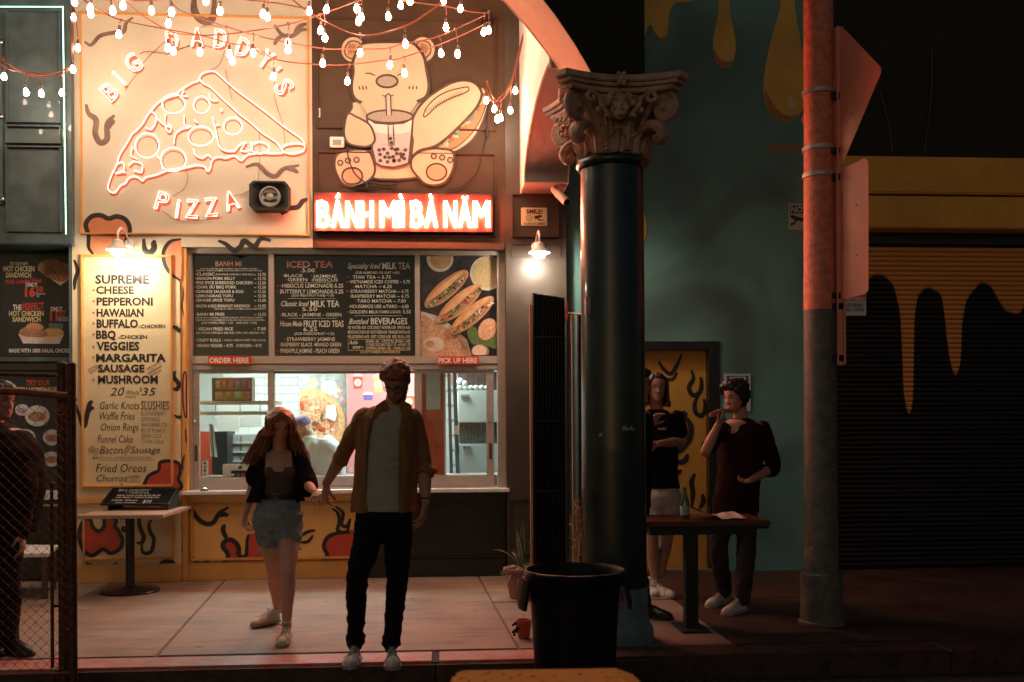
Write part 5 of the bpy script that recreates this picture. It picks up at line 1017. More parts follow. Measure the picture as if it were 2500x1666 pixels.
textcol([("HOT CHICKEN",20,200,166,198,dict(bold=.03)),("SANDWICH",33,180,203,234,dict(bold=.03)),("HOT CHICKEN",52,253,426,456,dict(bold=.03)),("SANDWICH",72,235,460,490,dict(bold=.03)),("TRY OUR NEW",57,162,143,162,dict(bold=.01))], P3, M['py'], 'lettering', t)
textcol([("With Loaded Fries",25,240,240,266,dict(bold=.02,shear=.2,rot=.05)),("16",145,205,288,345,dict(bold=.04)),("50",208,250,284,318,dict(bold=.03)),("PERFECT",130,252,380,420,dict(bold=.02,shear=.15,rot=.06)),("11",290,335,428,485,dict(bold=.04)),("97",340,382,424,458,dict(bold=.03))], P3, M['pr'], 'lettering', t)
o_[0] = .001
def pt(n_, pts, m_, sm=True): o_[0] += .0007; Q = [P3(*p) - Vector((0, o_[0], 0)) for p in pts]; return obj(n_, MB().poly(smoothpts(Q, 4, True) if sm else Q), m_, t)
pt('printed_tray', [(105,560),(372,560),(345,618),(135,615)], cream, False); pt('printed_fries', [(250,545),(300,520),(350,530),(370,552),(340,575),(260,575)], mat('print_fries', (.66, .34, .10), .5, nscale=60, col2=(.74, .50, .20))); pt('printed_chicken', [(110,550),(150,520),(230,530),(280,560),(250,578),(150,575)], fill); pt('printed_bun', [(155,510),(190,495),(240,505),(255,530),(200,535),(158,528)], crust); pt('printed_wedge', [(283,497),(368,500),(366,530),(285,528)], M['teal'], False)
pt('printed_tray', [(220,190),(412,195),(412,235),(352,280)], cream, False); pt('printed_loaded_fries', [(220,180),(250,135),(310,125),(380,150),(412,160),(412,235),(350,255),(280,235)], fill)
t2 = thing('chicken_poster', 'second dark poster with round dishes behind the fence, lower one of the takeaway bay', 'poster', (-4.2, 9.74, z3p(0, 1400).z)); a, b = z3p(60, 822), z3p(335, 1400)
obj('sheet', MB().box((a.x, 9.738, b.z), (b.x, 9.75, a.z)), MATS['poster_black'], t2)
textcol([("TRY OUR",150,290,828,860,dict(bold=.03,shear=.1))], P3, M['pr'], 'lettering', t2); textcol([("FRESH HOMEMADE",80,330,868,895,dict(bold=.03))], P3, M['py'], 'lettering', t2)
t = t2; plate = mat('print_white_plate', (.62, .64, .62), .5)
for cx, cy, rr_ in ((218,1035,72),(150,1160,58),(305,1160,55),(130,1000,40),(300,1285,52),(160,1290,50)):
    pt('printed_plate', [(min(max(x, 64), 332), y) for x, y in ell(cx, cy, rr_, rr_ * .85)], plate, False); pt('printed_food', [(min(max(x, 64), 332), y) for x, y in ell(cx, cy + 4, rr_ * .75, rr_ * .4)], fill if cx != 130 else mat('print_lilac', (.45, .3, .5), .5), False)
zf9 = lambda x, y, Y: W(x / 3.227, 1180 + y / 3.227, Y)
a, b = zf9(165, 60, 9.72), zf9(470, 124, 9.72); st_ = thing('order_shelf', 'white order shelf under the lower poster behind the fence', 'shelf', (-4.2, 9.7, b.z)); obj('board', MB().box((-6.5, 9.60, b.z), (xl - .04, 9.79, a.z)), M['white'], st_, bevel=.006); a, b = zf9(165, 168, 9.7), zf9(470, 182, 9.7); obj('rail', MB().box((-6.5, 9.70, b.z), (xl - .04, 9.79, a.z)), M['white'], st_)
# picnic style table end seen through the fence
a, b = zf9(205, 400, 8.9), zf9(440, 555, 8.9)
tt = thing('side_table', 'pale topped side table with wooden edge seen through the chain link', 'table', (-3.75, 8.95, 0))
Q = [W(20, 1352, 8.6), W(118, 1352, 8.6), W(143, 1322, 9.2), W(20, 1300, 9.3)]; zz = Q[0].z
Q = [Vector((q.x, q.y, zz)) for q in Q]; obj('tabletop', MB().prism([q - Vector((0, 0, .035)) for q in Q], (0, 0, .035)), M['white'], tt, bevel=.005)
for q in Q: cq = (q - sum(Q, Vector()) / 4) * .8 + sum(Q, Vector()) / 4; obj('leg', MB().box((cq.x - .02, cq.y - .02, 0), (cq.x + .02, cq.y + .02, zz - .036)), M['brown'], tt)
# ================================================================== strings of bulbs
M['wire'] = mat('string_wire', (.24, .06, .03), .5); M['socket'] = mat('bulb_socket', (.10, .045, .025), .4)
M['deadbulb'] = mat('unlit_bulb', (.75, .62, .5), .1, spec=.8)
sock_proto = bulb_proto = None
def prof_mesh(prof, n=10): return MB().lathe([(r * .74, z * .80) for r, z in prof], (0, 0, 0), n)
_bv = []
def bulb_variant():
    if not _bv:
        _bv.append(bulb_proto.data)
        for nm, cc_, st_v in (('bulb_glow_soft', (1, .68, .42), 17), ('bulb_glow_bright', (1, .78, .56), 34)): d_ = bulb_proto.data.copy(); d_.materials[0] = emit(nm, cc_, st_v); _bv.append(d_)
    return random.choice(_bv)
def string(pts, bulbs, Y, label, extra=None, w_=.0055):
    """pts, bulbs in picture pixels on the plane y = Y; each bulb hangs from the string"""
    global sock_proto, bulb_proto
    P = smoothpts([W(x, y, Y) for x, y in pts], 8); t = thing('bulb_string', label, 'string lights', P[0], 'strings of warm bulbs over the pavement')
    mb = MB().tube(P, w_, 5)
    if extra:
        for e in extra: mb.tube(smoothpts([W(x, y, Y + .03) for x, y in e], 8), w_, 5)
    L_ = []
    for bb in bulbs:
        c = W(bb[0], bb[1], Y); k = min(range(len(P)), key=lambda i: abs(P[i].x - c.x) + (50 if P[i].z < c.z + .03 else 0)); top = c + Vector((0, 0, .10))
        if P[k].z < top.z - .01 or (P[k] - top).length > .55: a_ = top + Vector((0, 0, .06))
        else: a_ = P[k]
        mb.tube(smoothpts([a_, (a_ + top) / 2 + Vector((.006, 0, -.004)), top], 3), .0035, 5); L_.append(c)
        d = (a_ - top); mb.sph(a_, (.012, .010, .012), 6, 4)
    obj('cable', mb, M['wire'], t, smooth=True)
    for i, (bb, c) in enumerate(zip(bulbs, L_)):
        off = c - t.location
        if sock_proto is None:
            sk = obj('socket', prof_mesh([(.006, .10), (.012, .095), (.0165, .085), (.0175, .045), (.0155, .040)]), M['socket'], t, smooth=True)
            sk.data.transform(Matrix.Translation(t.location))
            bl = obj('bulb', prof_mesh([(.012, .046), (.016, .036), (.026, .012), (.030, -.004), (.027, -.020), (.015, -.033), (.003, -.037)], 12), M['bulbglow'], sk, smooth=True)
            bl.data.transform(Matrix.Translation(t.location)); sock_proto, bulb_proto = sk, bl; sk.location = off
        else:
            sk = sock_proto.copy(); C.objects.link(sk); sk.parent = t; sk.location = off
            bl = bulb_proto.copy(); C.objects.link(bl); bl.parent = sk; bl.data = bulb_variant()
            rz_ = random.uniform(-.12, .12); sk.rotation_euler = (random.uniform(-.1, .1), rz_, 0)
            if len(bb) > 2: bl.data = bulb_proto.data.copy(); bl.data.materials[0] = M['deadbulb']
    return t
string([(408,-30),(427,16),(490,45),(612,84),(673,98),(782,118),(830,120),(936,119),(985,107),(1071,89),(1185,37)], [(560,133),(703,105),(788,155),(879,130),(952,159),(1077,131),(1117,133)], 8.25, 'bulb string crossing the pizza slice sign and the bear\'s ears')
string([(180,-20),(204,0),(282,45),(412,73),(494,88),(563,107),(618,114),(675,146),(763,157),(842,159),(936,148),(987,140),(1111,94),(1195,53)], [(222,35),(290,85),(410,118),(488,128),(567,150),(618,130),(667,188),(848,199),(988,179),(1193,75)], 8.4, 'lowest bulb string sagging across the bear\'s forehead')
string([(286,-15),(347,37),(408,73),(465,86),(571,82),(708,59),(801,29),(875,2),(900,-10)], [(423,125),(703,122),(782,75),(793,93),(653,42)], 8.0, 'bulb string rising to the right above the neon letters')
string([(690,-20),(740,20),(797,56),(885,88),(985,66),(1046,31),(1083,2),(1100,-12)], [(755,28),(797,24),(990,108),(882,43),(875,53),(871,22),(948,41)], 7.9, 'thick bulb string dipping between the bear\'s ears', w_=.008)
string([(960,-10),(985,2),(1087,16),(1148,29),(1193,33)], [(978,14),(1001,4),(1083,2),(1089,67),(1124,22),(1181,79)], 8.3, 'short bulb string at the top leading to the bracket by the pilaster')
string([(150,-6),(230,-2),(330,2),(430,-2),(540,-4),(660,6),(755,22)], [(220,20),(275,27),(300,14),(370,27),(419,30),(411,58),(537,28),(642,35),(503,4),(182,6)], 7.8, 'topmost bulb string along the upper edge of the yellow wall')
string([(176,-10),(175,40),(175,100),(176,163)], [(180,43),(190,118),(178,170)], 8.9, 'bulb string hanging straight down the corner of the yellow wall')
string([(-10,128),(20,155),(60,180),(110,190),(150,182),(176,163)], [(10,188),(64,226),(101,229),(151,227)], 8.9, 'bulb string sagging in front of the teal panels', extra=[[(-10,150),(30,172),(90,180),(130,178),(176,163)], [(-10,135),(40,168),(100,184),(176,165)]])
string([(1284,50),(1275,102),(1258,176),(1238,229),(1217,247),(1201,233),(1189,200)], [(1284,60),(1258,222),(1246,270),(1207,267),(1214,292),(1222,289),(1187,246),(1281,142,0)], 9.0, 'bundled bulb string drooping beside the cross arch on the right', extra=[[(1283,60),(1268,120),(1250,190),(1228,240),(1200,246),(1188,215)], [(1281,70),(1262,150),(1240,215),(1215,243)]])
def added_string(a, b, sag, n, label):  # unseen strings added to brighten the pavement and lower wall
    a, b = Vector(a), Vector(b); t = thing('bulb_string', label, 'string lights', a, 'strings of warm bulbs over the pavement'); P = [a.lerp(b, i / 40) - Vector((0, 0, sag * 4 * (i / 40) * (1 - i / 40))) for i in range(41)]; mb = MB().tube(P, .0055, 5)  # this bulb_string is an added, unseen one
    for i in range(n):
        q = P[int((i + .5) * 40 / n)]; c = q - Vector((0, 0, .14)); mb.tube([q, c + Vector((0, 0, .08))], .0035, 5); sk = sock_proto.copy(); C.objects.link(sk); sk.parent = t; sk.location = c - t.location; bl = bulb_proto.copy(); C.objects.link(bl); bl.parent = sk
    obj('cable', mb, M['wire'], t, smooth=True)
added_string((-4.6, 7.02, 5.0), (.5, 7.02, 4.95), .12, 26, 'bulb string added for light above the picture edge, nearest the arch')
added_string((-4.6, 7.45, 5.2), (.6, 7.5, 5.15), .12, 26, 'bulb string added for light above the picture edge, nearest the wall')
c = W(1190, 36, 9.3); mb = MB(); mb.cbox((c.x, 9.40, c.z), (.10, .2, .05)); mb.cyl((c.x - .03, 9.3, c.z - .03), (c.x - .03, 9.3, c.z + .05), .02, None, 8); tag(obj('cable_bracket', mb, M['matblack'], bevel=.004), 'dark cable bracket on the brown wall where the bulb strings end', 'bracket')

# ================================================================== pedestal table with the small chalk menu
tx, ty = W(318, 1400, 8.95).x, 8.95
zt_p = W(300, 1240, 8.75).z
t = thing('pedestal_table', 'wood topped pedestal table with round black foot in front of the painted menu', 'table', (tx, ty, 0))
mb = MB(); mb.lathe([(.245, 0), (.25, .012), (.24, .02), (.13, .032), (.06, .045), (.045, .06)], (tx, ty, 0), 36); obj('foot', mb, M['black'], t, smooth=True)
mb = MB(); mb.cyl((tx, ty, .05), (tx, ty, .665), .038, None, 20); obj('stem', mb, M['black'], t, smooth=True)
mb = MB(); mb.box((tx - .25, ty - .02, .655), (tx + .25, ty + .02, .6795)); mb.box((tx - .02, ty - .22, .653), (tx + .02, ty + .22, .677)); obj('top_bracket', mb, M['black'], t)
Q = [G(184, 1251, .775), G(398, 1254, .775), G(441, 1222, .775), G(246, 1219, .775)]
TXa, TXb = W(184, 1250, 8.5).x, W(398, 1250, 8.5).x; Q = [Vector((TXa, 8.5, .71)), Vector((TXb, 8.5, .71)), Vector((TXb, 9.44, .71)), Vector((TXa, 9.44, .71))]
M['wood'] = mat('table_wood', (.30, .19, .12), .45, nscale=7, col2=(.46, .33, .24), detail=8, stretch=(.6, 9, 9), bump=.1)
obj('tabletop', MB().prism([q - Vector((0, 0, .03)) for q in Q], (0, 0, .03)), M['wood'], t, bevel=.004)
obj('edge_band', MB().box((TXa - .001, 8.495, .6805), (TXb + .001, 8.4995, .707)), mat('edge_band', (.36, .30, .25), .5, nscale=40, namt=.3, stretch=(6, 1, 1)), t)
cbt = thing('chalk_menu', 'small framed blackboard menu lying tilted on the pedestal table', 'chalkboard', (-2.8, 9.0, .711))
A0, B0, C0, D0 = W(245, 1235, 8.98), W(412, 1235, 8.98), W(439, 1195, 9.42), W(276, 1196, 9.42)
nrm = (B0 - A0).cross(D0 - A0).normalized()
obj('board', MB().prism([A0, B0, C0, D0], nrm * .012), M['board'], cbt, bevel=.002); obj('easel_strut', MB().prism([Vector((A0.x + .06, A0.y + .012, .7105)), Vector((A0.x + .06, D0.y - .04, .7105)), Vector((A0.x + .06, D0.y - .04, D0.z - .015)), Vector((A0.x + .06, A0.y + .012, A0.z))], (.012, 0, 0)), M['matblack'], cbt); obj('easel_strut', MB().prism([Vector((B0.x - .02, A0.y + .012, .7105)), Vector((B0.x - .02, D0.y - .04, .7105)), Vector((B0.x - .02, D0.y - .04, D0.z - .015)), Vector((B0.x - .02, A0.y + .012, A0.z))], (.012, 0, 0)), M['matblack'], cbt)
uv = lambda u, v: A0 + (B0 - A0) * u + (D0 - A0) * v + nrm * .0145
e4 = [uv(.0, .0), uv(1, 0), uv(1, 1), uv(0, 1)]; obj('frame', MB().tube(e4, .007, 6, True), M['matblack'], cbt)
Pc = lambda x, y: uv(x, 1 - y)
textcol([("BIG DADDY'S PIZZA", .12, .9, .06, .20, dict(bold=-.01)), ("* * CASH & CARRY * *", .25, .75, .26, .33), ("MAKE YOUR OWN SLICE OR PIE", .15, .8, .42, .50), ("ASK ABOUT TODAY'S SPECIAL", .15, .8, .55, .63), ("Daily Slices", .12, .5, .72, .80, dict(shear=.2)), ("see inside", .2, .5, .86, .93, dict(shear=.2)), ("$10", .6, .72, .74, .92)], Pc, mat('chalk_grey', (.42, .42, .38), .8), 'chalk_lettering', cbt)
tag(obj('napkin', MB().box((TXa + .08, 9.0, .711), (TXa + .26, 9.2, .714)), mat('napkin_blue', (.42, .55, .62), .7)), 'pale blue paper napkin at the back corner of the pedestal table', 'napkin')

# ================================================================== chain link gate at the left edge, on the kerb
YG = 5.86
M['rust'] = mat('dark_rusty_steel', (.06, .022, .014), .55, .4, nscale=30, col2=(.16, .06, .035), bump=.2, bscale=90)
M['rustrail'] = mat('orange_rust_rail', (.34, .10, .05), .6, .2, nscale=24, col2=(.20, .06, .03), bump=.2, bscale=90)
ge = thing('chain_link_gate', 'rusty chain link gate with tube frame at the left edge of the picture', 'gate', (-2.3, YG, -.15))
q = lambda x, y, Y=YG: W(x, y, Y)
zb_ = -.15
def post(px, y0, r, Y=YG, n_='post', zbot=None):
    a = q(px, y0, Y); mb = MB(); mb.cyl((a.x, Y, zb_ if zbot is None else zbot), (a.x, Y, a.z), r, None, 14); mb.sph((a.x, Y, a.z), (r * 1.1, r * 1.1, r * .6), 12, 6); return obj(n_, mb, M['rust'], ge, smooth=True)
post(175, 890, .024); post(153, 890, .030, YG + .12); post(126, 1180, .010, YG + .1, 'upright', q(126, 1640, YG).z)
obj('top_rail', MB().tube([q(-60, 952), q(60, 958), q(172, 968)], .021, 12), M['rustrail'], ge, smooth=True)
obj('rear_rail', MB().tube([q(-60, 912, YG + .5), q(140, 917, YG + .5)], .013, 10), M['rust'], ge, smooth=True)
obj('bottom_rail', MB().tube([q(-60, 1652), q(172, 1645)], .010, 10), M['rust'], ge, smooth=True)
for yy in (975, 1220, 1390, 1540): a = q(175, yy); obj('tension_band', MB().lathe([(.026, -.012), (.030, -.01), (.030, .01), (.026, .012)], a, 14), M['rust'], ge, smooth=True)
mb = MB()
for yy in (1480,): a, b = q(126, yy, YG + .1), q(153, yy, YG + .11); mb.tube([a, b], .009, 6)
obj('latch_bar', mb, M['rust'], ge, smooth=True)
# zig-zag wires, each bent around the next
zt0, zb0 = q(80, 968).z, q(80, 1648).z; pt_ = .060; x0 = q(-40, 1000).x; x1 = q(165, 1000).x; mb = MB(); k = 0; x = x0
rn = random.Random(4)
while x < x1 + .001:
    Pz = []; n = int((zt0 - zb0) / (pt_ / 2))
    for i in range(n + 1):
        s_ = 1 if (i + k) % 2 else -1; z = zb0 + i * pt_ / 2; Pz.append(Vector((x + s_ * pt_ * .27 + .004 * math.sin(z * 9 + x * 7), YG + s_ * .004 + .006 * math.sin(z * 4 + x * 9), z)))
    mb.tube(Pz, .0017, 4); x += pt_ / 2; k += 1
tag(obj('chain_link', mb, M['rust'], ge), kind='stuff')
mb = MB()
for i in range(14):
    a = q(150 + rn.uniform(-14, 14), 985 + rn.uniform(0, 90)); mb.tube([a, a + Vector((rn.uniform(-.03, .06), rn.uniform(-.03, .03), rn.uniform(-.03, .03))), a + Vector((rn.uniform(-.02, .09), rn.uniform(-.03, .03), rn.uniform(-.05, .05)))], .0016, 4)
obj('wire_ends', mb, M['rustrail'], ge)

# ================================================================== bin
M['binplastic'] = mat('bin_black_plastic', (.006, .006, .007), .5, spec=.25, nscale=14, namt=.4, bump=.15, bscale=30)
cx, cy = .735, 5.55; t = thing('rubbish_bin', 'big black round plastic rubbish bin with side grips in front of the folding gate', 'bin', (cx, cy, -.15))
ang_prof = [(.215, -.15), (.222, -.13), (.235, .30), (.243, .45), (.25, .52), (.262, .545), (.276, .56), (.282, .60), (.287, .615), (.284, .625), (.272, .627), (.262, .615), (.255, .58), (.225, .05), (.20, -.12)]
obj('body', MB().lathe(ang_prof, (cx, cy, 0), 48), M['binplastic'], t, smooth=True)
for s_ in (-1, 1):
    mb = MB(); P_ = []
    for i in range(9): a = math.pi / 2 * (1 - s_) + (-.42 + .84 * i / 8); P_.append((math.cos(a), math.sin(a)))
    top_, bot_ = [], []
    mb.ring([[(cx + ca * r_, cy + sa * r_, z_) for r_, z_ in ((.262, .585), (.292, .58), (.322, .44), (.318, .415), (.306, .418), (.285, .54), (.262, .555))] for ca, sa in P_]); obj('grip', mb, M['binplastic'], t, smooth=True)
obj('rim_bag', MB().tube([(cx + .283 * math.cos(a), cy + .283 * math.sin(a), .617 + .003 * math.sin(a * 9)) for a in [i * math.pi / 24 for i in range(48)]], .008, 6, True), mat('bin_bag', (.012, .011, .012), .18), t, smooth=True)
# ================================================================== folding accordion gate leaning on the pilaster
Yf = 8.7; a, b = W(1300, 716, Yf), W(1384, 1375, Yf)
t = thing('folding_gate', 'tall folded black accordion gate standing against the pilaster behind the bin', 'folding gate', ((a.x + b.x) / 2, Yf, 0)); n = 11; wv = (b.x - a.x) / n
for i in range(n):
    x = a.x + wv * i; zt_i = a.z - .004 * i; mb = MB(); z_ = [(x, Yf + .03), (x + wv * .35, Yf - .02), (x + wv * .62, Yf - .018), (x + wv, Yf + .03), (x + wv * .9, Yf + .05), (x + wv * .1, Yf + .05)]
    obj('leaf', MB().prism([(p, y_, .02) for p, y_ in z_], (0, 0, zt_i - .02)), M['tealdark'] if False else M['matgate'] if 'matgate' in M else M.setdefault('matgate', mat('gate_black_steel', (.018, .019, .020), .38, .2, nscale=9, namt=.4)), t)
mb = MB()
for yy in (825, 1030, 1200): zz = W(1340, yy, Yf).z; mb.box((a.x - .004, Yf - .024, zz), (b.x + .004, Yf - .016, zz + .008))
obj('hinge_bar', mb, M['matblack'], t)
c, d = W(1293, 745, Yf), W(1301.5, 1375, Yf); tag(obj('timber_post', MB().box((c.x, Yf - .01, 0), (d.x, Yf + .05, c.z)), mat('timber', (.34, .17, .09), .6, nscale=10, namt=.3, stretch=(6, 6, .5))), 'thin orange-brown timber post standing along the left side of the folding gate', 'post')
mb = MB(); c = W(1385, 752, 9.3); mb.cyl((W(1384, 900, 9.3).x, 9.3, 0), (W(1384, 900, 9.3).x, 9.3, c.z), .012, None, 8); mb.cyl((W(1414, 900, 9.0).x, 9.0, 0), (W(1414, 900, 9.0).x, 9.0, W(1414, 770, 9.0).z), .018, None, 10); mb.tube([W(1385, 765, 9.2), W(1434, 768, 6.8)], .010, 6); obj_c = obj('conduit', mb, M['matblack'], smooth=True); tag(obj_c, 'dark conduit pipes between pilaster and column with a thin tie bar to the column', 'conduit')
a, b = W(1394, 768, 8.95), W(1402, 834, 8.95); mb = MB().box((a.x, 8.95, b.z), (b.x, 8.97, a.z)); mb.cyl((a.x + .012, 8.955, 0), (a.x + .012, 8.955, a.z), .01, None, 6); tag(obj('wall_strip', mb, mat('pale_metal_strip', (.40, .28, .22), .5), bevel=.001), 'pale drilled metal strip on a rod between the folding gate and the column', 'bracket')
mb = MB(); c = W(1384, 760, 8.6); mb.cbox((c.x, 8.6, c.z), (.02, .02, .16)); mb.sph((c.x, 8.58, c.z - .05), .014, 8, 6); tag(obj('red_latch', mb, M['redpaint']), 'small red latch at the top right of the folding gate', 'latch')
for i, (pts, lb) in enumerate((([(2276, 120), (2272, 250), (2256, 374)], 'thin dark cable hanging down the unlit wall right of the diamond sign'), ([(2148, 220), (2166, 290), (2180, 372)], 'second thin dark cable slanting down the unlit wall beside the diamond sign'))): tag(obj('wall_cable', MB().tube(smoothpts([W(x, y, 9.57) for x, y in pts], 5), .006, 5), mat('cable_brown', (.10, .04, .025), .5), smooth=True), lb, 'cable')
# ================================================================== plants
M['leafg'] = mat('agave_green', (.10, .15, .09), .45, nscale=6, namt=.3); M['leafy'] = mat('agave_cream', (.52, .46, .28), .5); M['dry'] = mat('dry_leaves', (.32, .17, .07), .7, nscale=20, namt=.4); M['pot'] = mat('terracotta_pot', (.30, .13, .09), .7, nscale=12, namt=.25)
px0 = W(1268, 1380, 8.3); t = thing('agave_plant', 'variegated agave with curling striped leaves in a pot left of the folding gate', 'plant', (px0.x, 8.3, 0))
mb = MB(); mb.lathe([(.10, 0), (.105, .02), (.145, .22), (.155, .225), (.157, .25), (.14, .25), (.135, .22), (.02, .21)], (px0.x + .02, 8.3, 0), 26); obj('pot', mb, M['pot'], t, smooth=True)
rn = random.Random(12)
def strap(base, dirx, diry, L_, up, curl, wd, mb1, mb2):
    P_ = []; n = 12
    for i in range(n + 1): s_ = i / n; P_.append(base + Vector((dirx * L_ * s_, diry * L_ * s_, up * s_ - curl * s_ * s_)))
    d = Vector((-diry, dirx, 0)).normalized() if (dirx or diry) else Vector((1, 0, 0))
    vs = []; vs2 = []
    for i, p in enumerate(P_):
        s_ = i / n; wv_ = wd * math.sin(math.pi * min(1, .25 + .75 * s_)) if s_ < 1 else .001; wv_ = max(.0012, wv_); up_ = Vector((0, 0, .25 * wv_)); vs += [p - d * wv_ + up_, p, p + d * wv_ + up_]; vs2 += [p - d * wv_ * 1.25 + up_ * 1.3 - Vector((0, 0, .002)), p - d * wv_ * .85 + up_ + Vector((0, 0, .002)), p + d * wv_ * .85 + up_ + Vector((0, 0, .002)), p + d * wv_ * 1.25 + up_ * 1.3 - Vector((0, 0, .002))]
    mb1.add(vs, [(i * 3 + k, i * 3 + k + 1, i * 3 + k + 4, i * 3 + k + 3) for i in range(n) for k in range(2)]); mb2.add(vs2, [(i * 4 + k, i * 4 + k + 1, i * 4 + k + 5, i * 4 + k + 4) for i in range(n) for k in (0, 2)])
bs_ = Vector((px0.x + .02, 8.3, .24))
for (dx, dy, L_, up, cu, wd) in [(q_[0], q_[1], q_[2] * .62, q_[3] * .62, q_[4] * .62, q_[5] * .8) for q_ in ((-.9, -.2, .42, .55, .28, .020), (-.3, -.3, .25, .62, .05, .024), (.05, -.4, .15, .70, .0, .026), (.5, -.2, .25, .55, .1, .022), (-1, -.3, .30, .25, .30, .02), (-1, .3, .34, .22, .45, .018), (-.8, -.8, .30, .20, .42, .018), (-.3, -1, .28, .25, .5, .018), (.4, -1, .25, .3, .42, .02), (.9, -.5, .22, .3, .3, .02), (-.6, -.6, .22, .4, .12, .02), (-.9, .1, .22, .12, .42, .015), (.2, .6, .2, .5, .1, .02), (-.5, .5, .25, .4, .2, .02))]:
    m1, m2 = MB(), MB(); strap(bs_, dx, dy, L_, up, cu, wd, m1, m2); o = obj('leaf', m1, M['leafg'], t, smooth=True); obj('leaf_margin', m2, M['leafy'], o, smooth=True)
px1 = W(1408, 1380, 8.2); t = thing('dry_shrub', 'dry brown leafy shrub between the folding gate and the column', 'shrub', (px1.x, 8.2, 0)); mb = MB(); rn = random.Random(8)
mb.lathe([(.07, 0), (.09, .18), (.095, .18), (.06, .17)], (px1.x, 8.2, 0), 16); obj('pot', mb, M['pot'], t, smooth=True); mb = MB(); st2 = MB()
for i in range(9): a_ = rn.uniform(0, 6.28); st2.tube([(px1.x, 8.2, .15), (px1.x + .03 * math.cos(a_), 8.2 + .04 * math.sin(a_), .45), (px1.x + .05 * math.cos(a_), 8.2 + .07 * math.sin(a_), rn.uniform(.55, .85))], .004, 4)
for i in range(260):
    z = rn.uniform(.18, .82); rr_ = .075 * (1.1 - z * .8); a_ = rn.uniform(0, 6.28); p = Vector((px1.x + rr_ * math.cos(a_) * rn.random() ** .5, 8.2 + rr_ * math.sin(a_), z)); d = Vector((rn.uniform(-1, 1), rn.uniform(-1, 1), rn.uniform(-.6, 1))).normalized() * .035; s_ = d.cross(Vector((0, 0, 1))).normalized() * .006
    mb.add([p, p + d * .5 + s_, p + d, p + d * .5 - s_], [(0, 1, 2, 3)])
obj('stems', st2, M['dry'], t); tag(obj('foliage', mb, M['dry'], t), kind='stuff')
pr0 = W(1278, 1535, 6.55); t = thing('red_pot', 'small bright red pot with a dark wire plant half hidden behind the bin', 'pot', (pr0.x, 6.7, 0)); mb = MB(); mb.lathe([(.035, 0), (.04, .01), (.05, .10), (.055, .105), (.055, .125), (.046, .125), (.04, .10)], (pr0.x + .015, 6.7, 0), 22); obj('body', mb, M['redpaint'], t, smooth=True); mb = MB()
for i in range(12): mb.sph((pr0.x - .04 + rn.uniform(-.025, .02), 6.63, rn.uniform(.02, .12)), rn.uniform(.006, .014), 6, 4)
obj('dark_charms', mb, M['matblack'], t)

# ================================================================== street pole with traffic sign backs
cp = W(2003, 1000, 7.0); PX, PY = cp.x, 7.0
M['polepaint'] = mat('pole_grey_paint', (.30, .27, .24), .6, nscale=18, namt=.22, bump=.4, bscale=70); M['poledark'] = mat('pole_lower_paint', (.12, .105, .09), .6, nscale=14, namt=.3, bump=.4, bscale=60)
M['polered'] = mat('pole_upper_paint', (.70, .20, .12), .6, nscale=22, namt=.22, bump=.5, bscale=70)
t = thing('street_pole', 'thick round street pole with banded sign backs right of the teal wall', 'pole', (PX, PY, 0))
zs_ = W(2003, 752, 7.).z
obj('shaft', MB().lathe([(.122, .36), (.116, 1.2), (.113, zs_)], (PX, PY, 0), 36), M['poledark'], t, smooth=True); obj('shaft', MB().lathe([(.1145, zs_ - .02), (.1145, zs_), (.105, 3.6), (.098, 6.5)], (PX, PY, 0), 36), M['polered'], t, smooth=True)
obj('base', MB().lathe([(.165, 0), (.165, .02), (.15, .03), (.147, .36), (.125, .37)], (PX, PY, 0), 36), M['poledark'], t, smooth=True)
for py in (228, 365, 430): z = W(1965, py, PY).z; mb = MB(); mb.lathe([(.114, z - .016), (.119, z - .014), (.119, z + .014), (.114, z + .016)], (PX, PY, 0), 30); obj('steel_band', mb, M['steel'], t, smooth=True)
def signback(name, lab, pts, Y0, yawd, ax, th=.004):
    """thin plate seen from behind: picture outline laid on a plane turned about the vertical axis through ax"""
    A = W(ax, 500, Y0); n_ = Vector((math.sin(yawd), -math.cos(yawd), 0)); O = Vector((0, 0, HC)); Q = []
    for px, py in pts: d = ray(px, py); k = (A - O).dot(n_) / d.dot(n_); Q.append(O + d * k)
    t = thing(name, lab, 'traffic sign', (A.x, A.y, min(v.z for v in Q))); pl_s = obj('plate', MB().prism(Q, n_ * -th), M['signback'], t)
    ce = sum(Q, Vector()) / len(Q)
    for dz_ in (-.22, .22): c_b = ce + Vector((0, 0, dz_ * .8)); obj('bolt', MB().cyl(c_b - n_ * .001, c_b + n_ * .008, .009, .007, 8), M['steel'], t)
    return t, n_
M['signback'] = mat('red_lit_sign_back', (.84, .28, .19), .42, .15, nscale=2.5, namt=.12)  # red neon glow is put into the colour of the bare metal
t1, n_ = signback('warning_sign', 'diamond traffic sign seen from behind, upper sign on the street pole', [(2036,70),(2046,64),(2062,72),(2146,160),(2151,168),(2150,180),(2052,412),(2044,420),(2036,400)], 6.93, rad(-60), 2040)
t2, n_ = signback('parking_sign', 'tall rectangular traffic sign seen from behind, lower sign on the street pole', [(2038,424),(2110,386),(2119,392),(2120,400),(2120,708),(2112,718),(2072,728),(2038,734)], 6.93, rad(-60), 2040)
c = W(1964, 285, 6.98); mb = MB(); mb.prism([W(1957, 290, 7.05), W(1969, 262, 7.05), W(1975, 300, 7.05), W(1969, 318, 7.05)], (0, .004, 0)); tag(obj('small_sign_corner', mb, M['signback']), 'corner of a small sign plate behind the left side of the street pole', 'traffic sign')
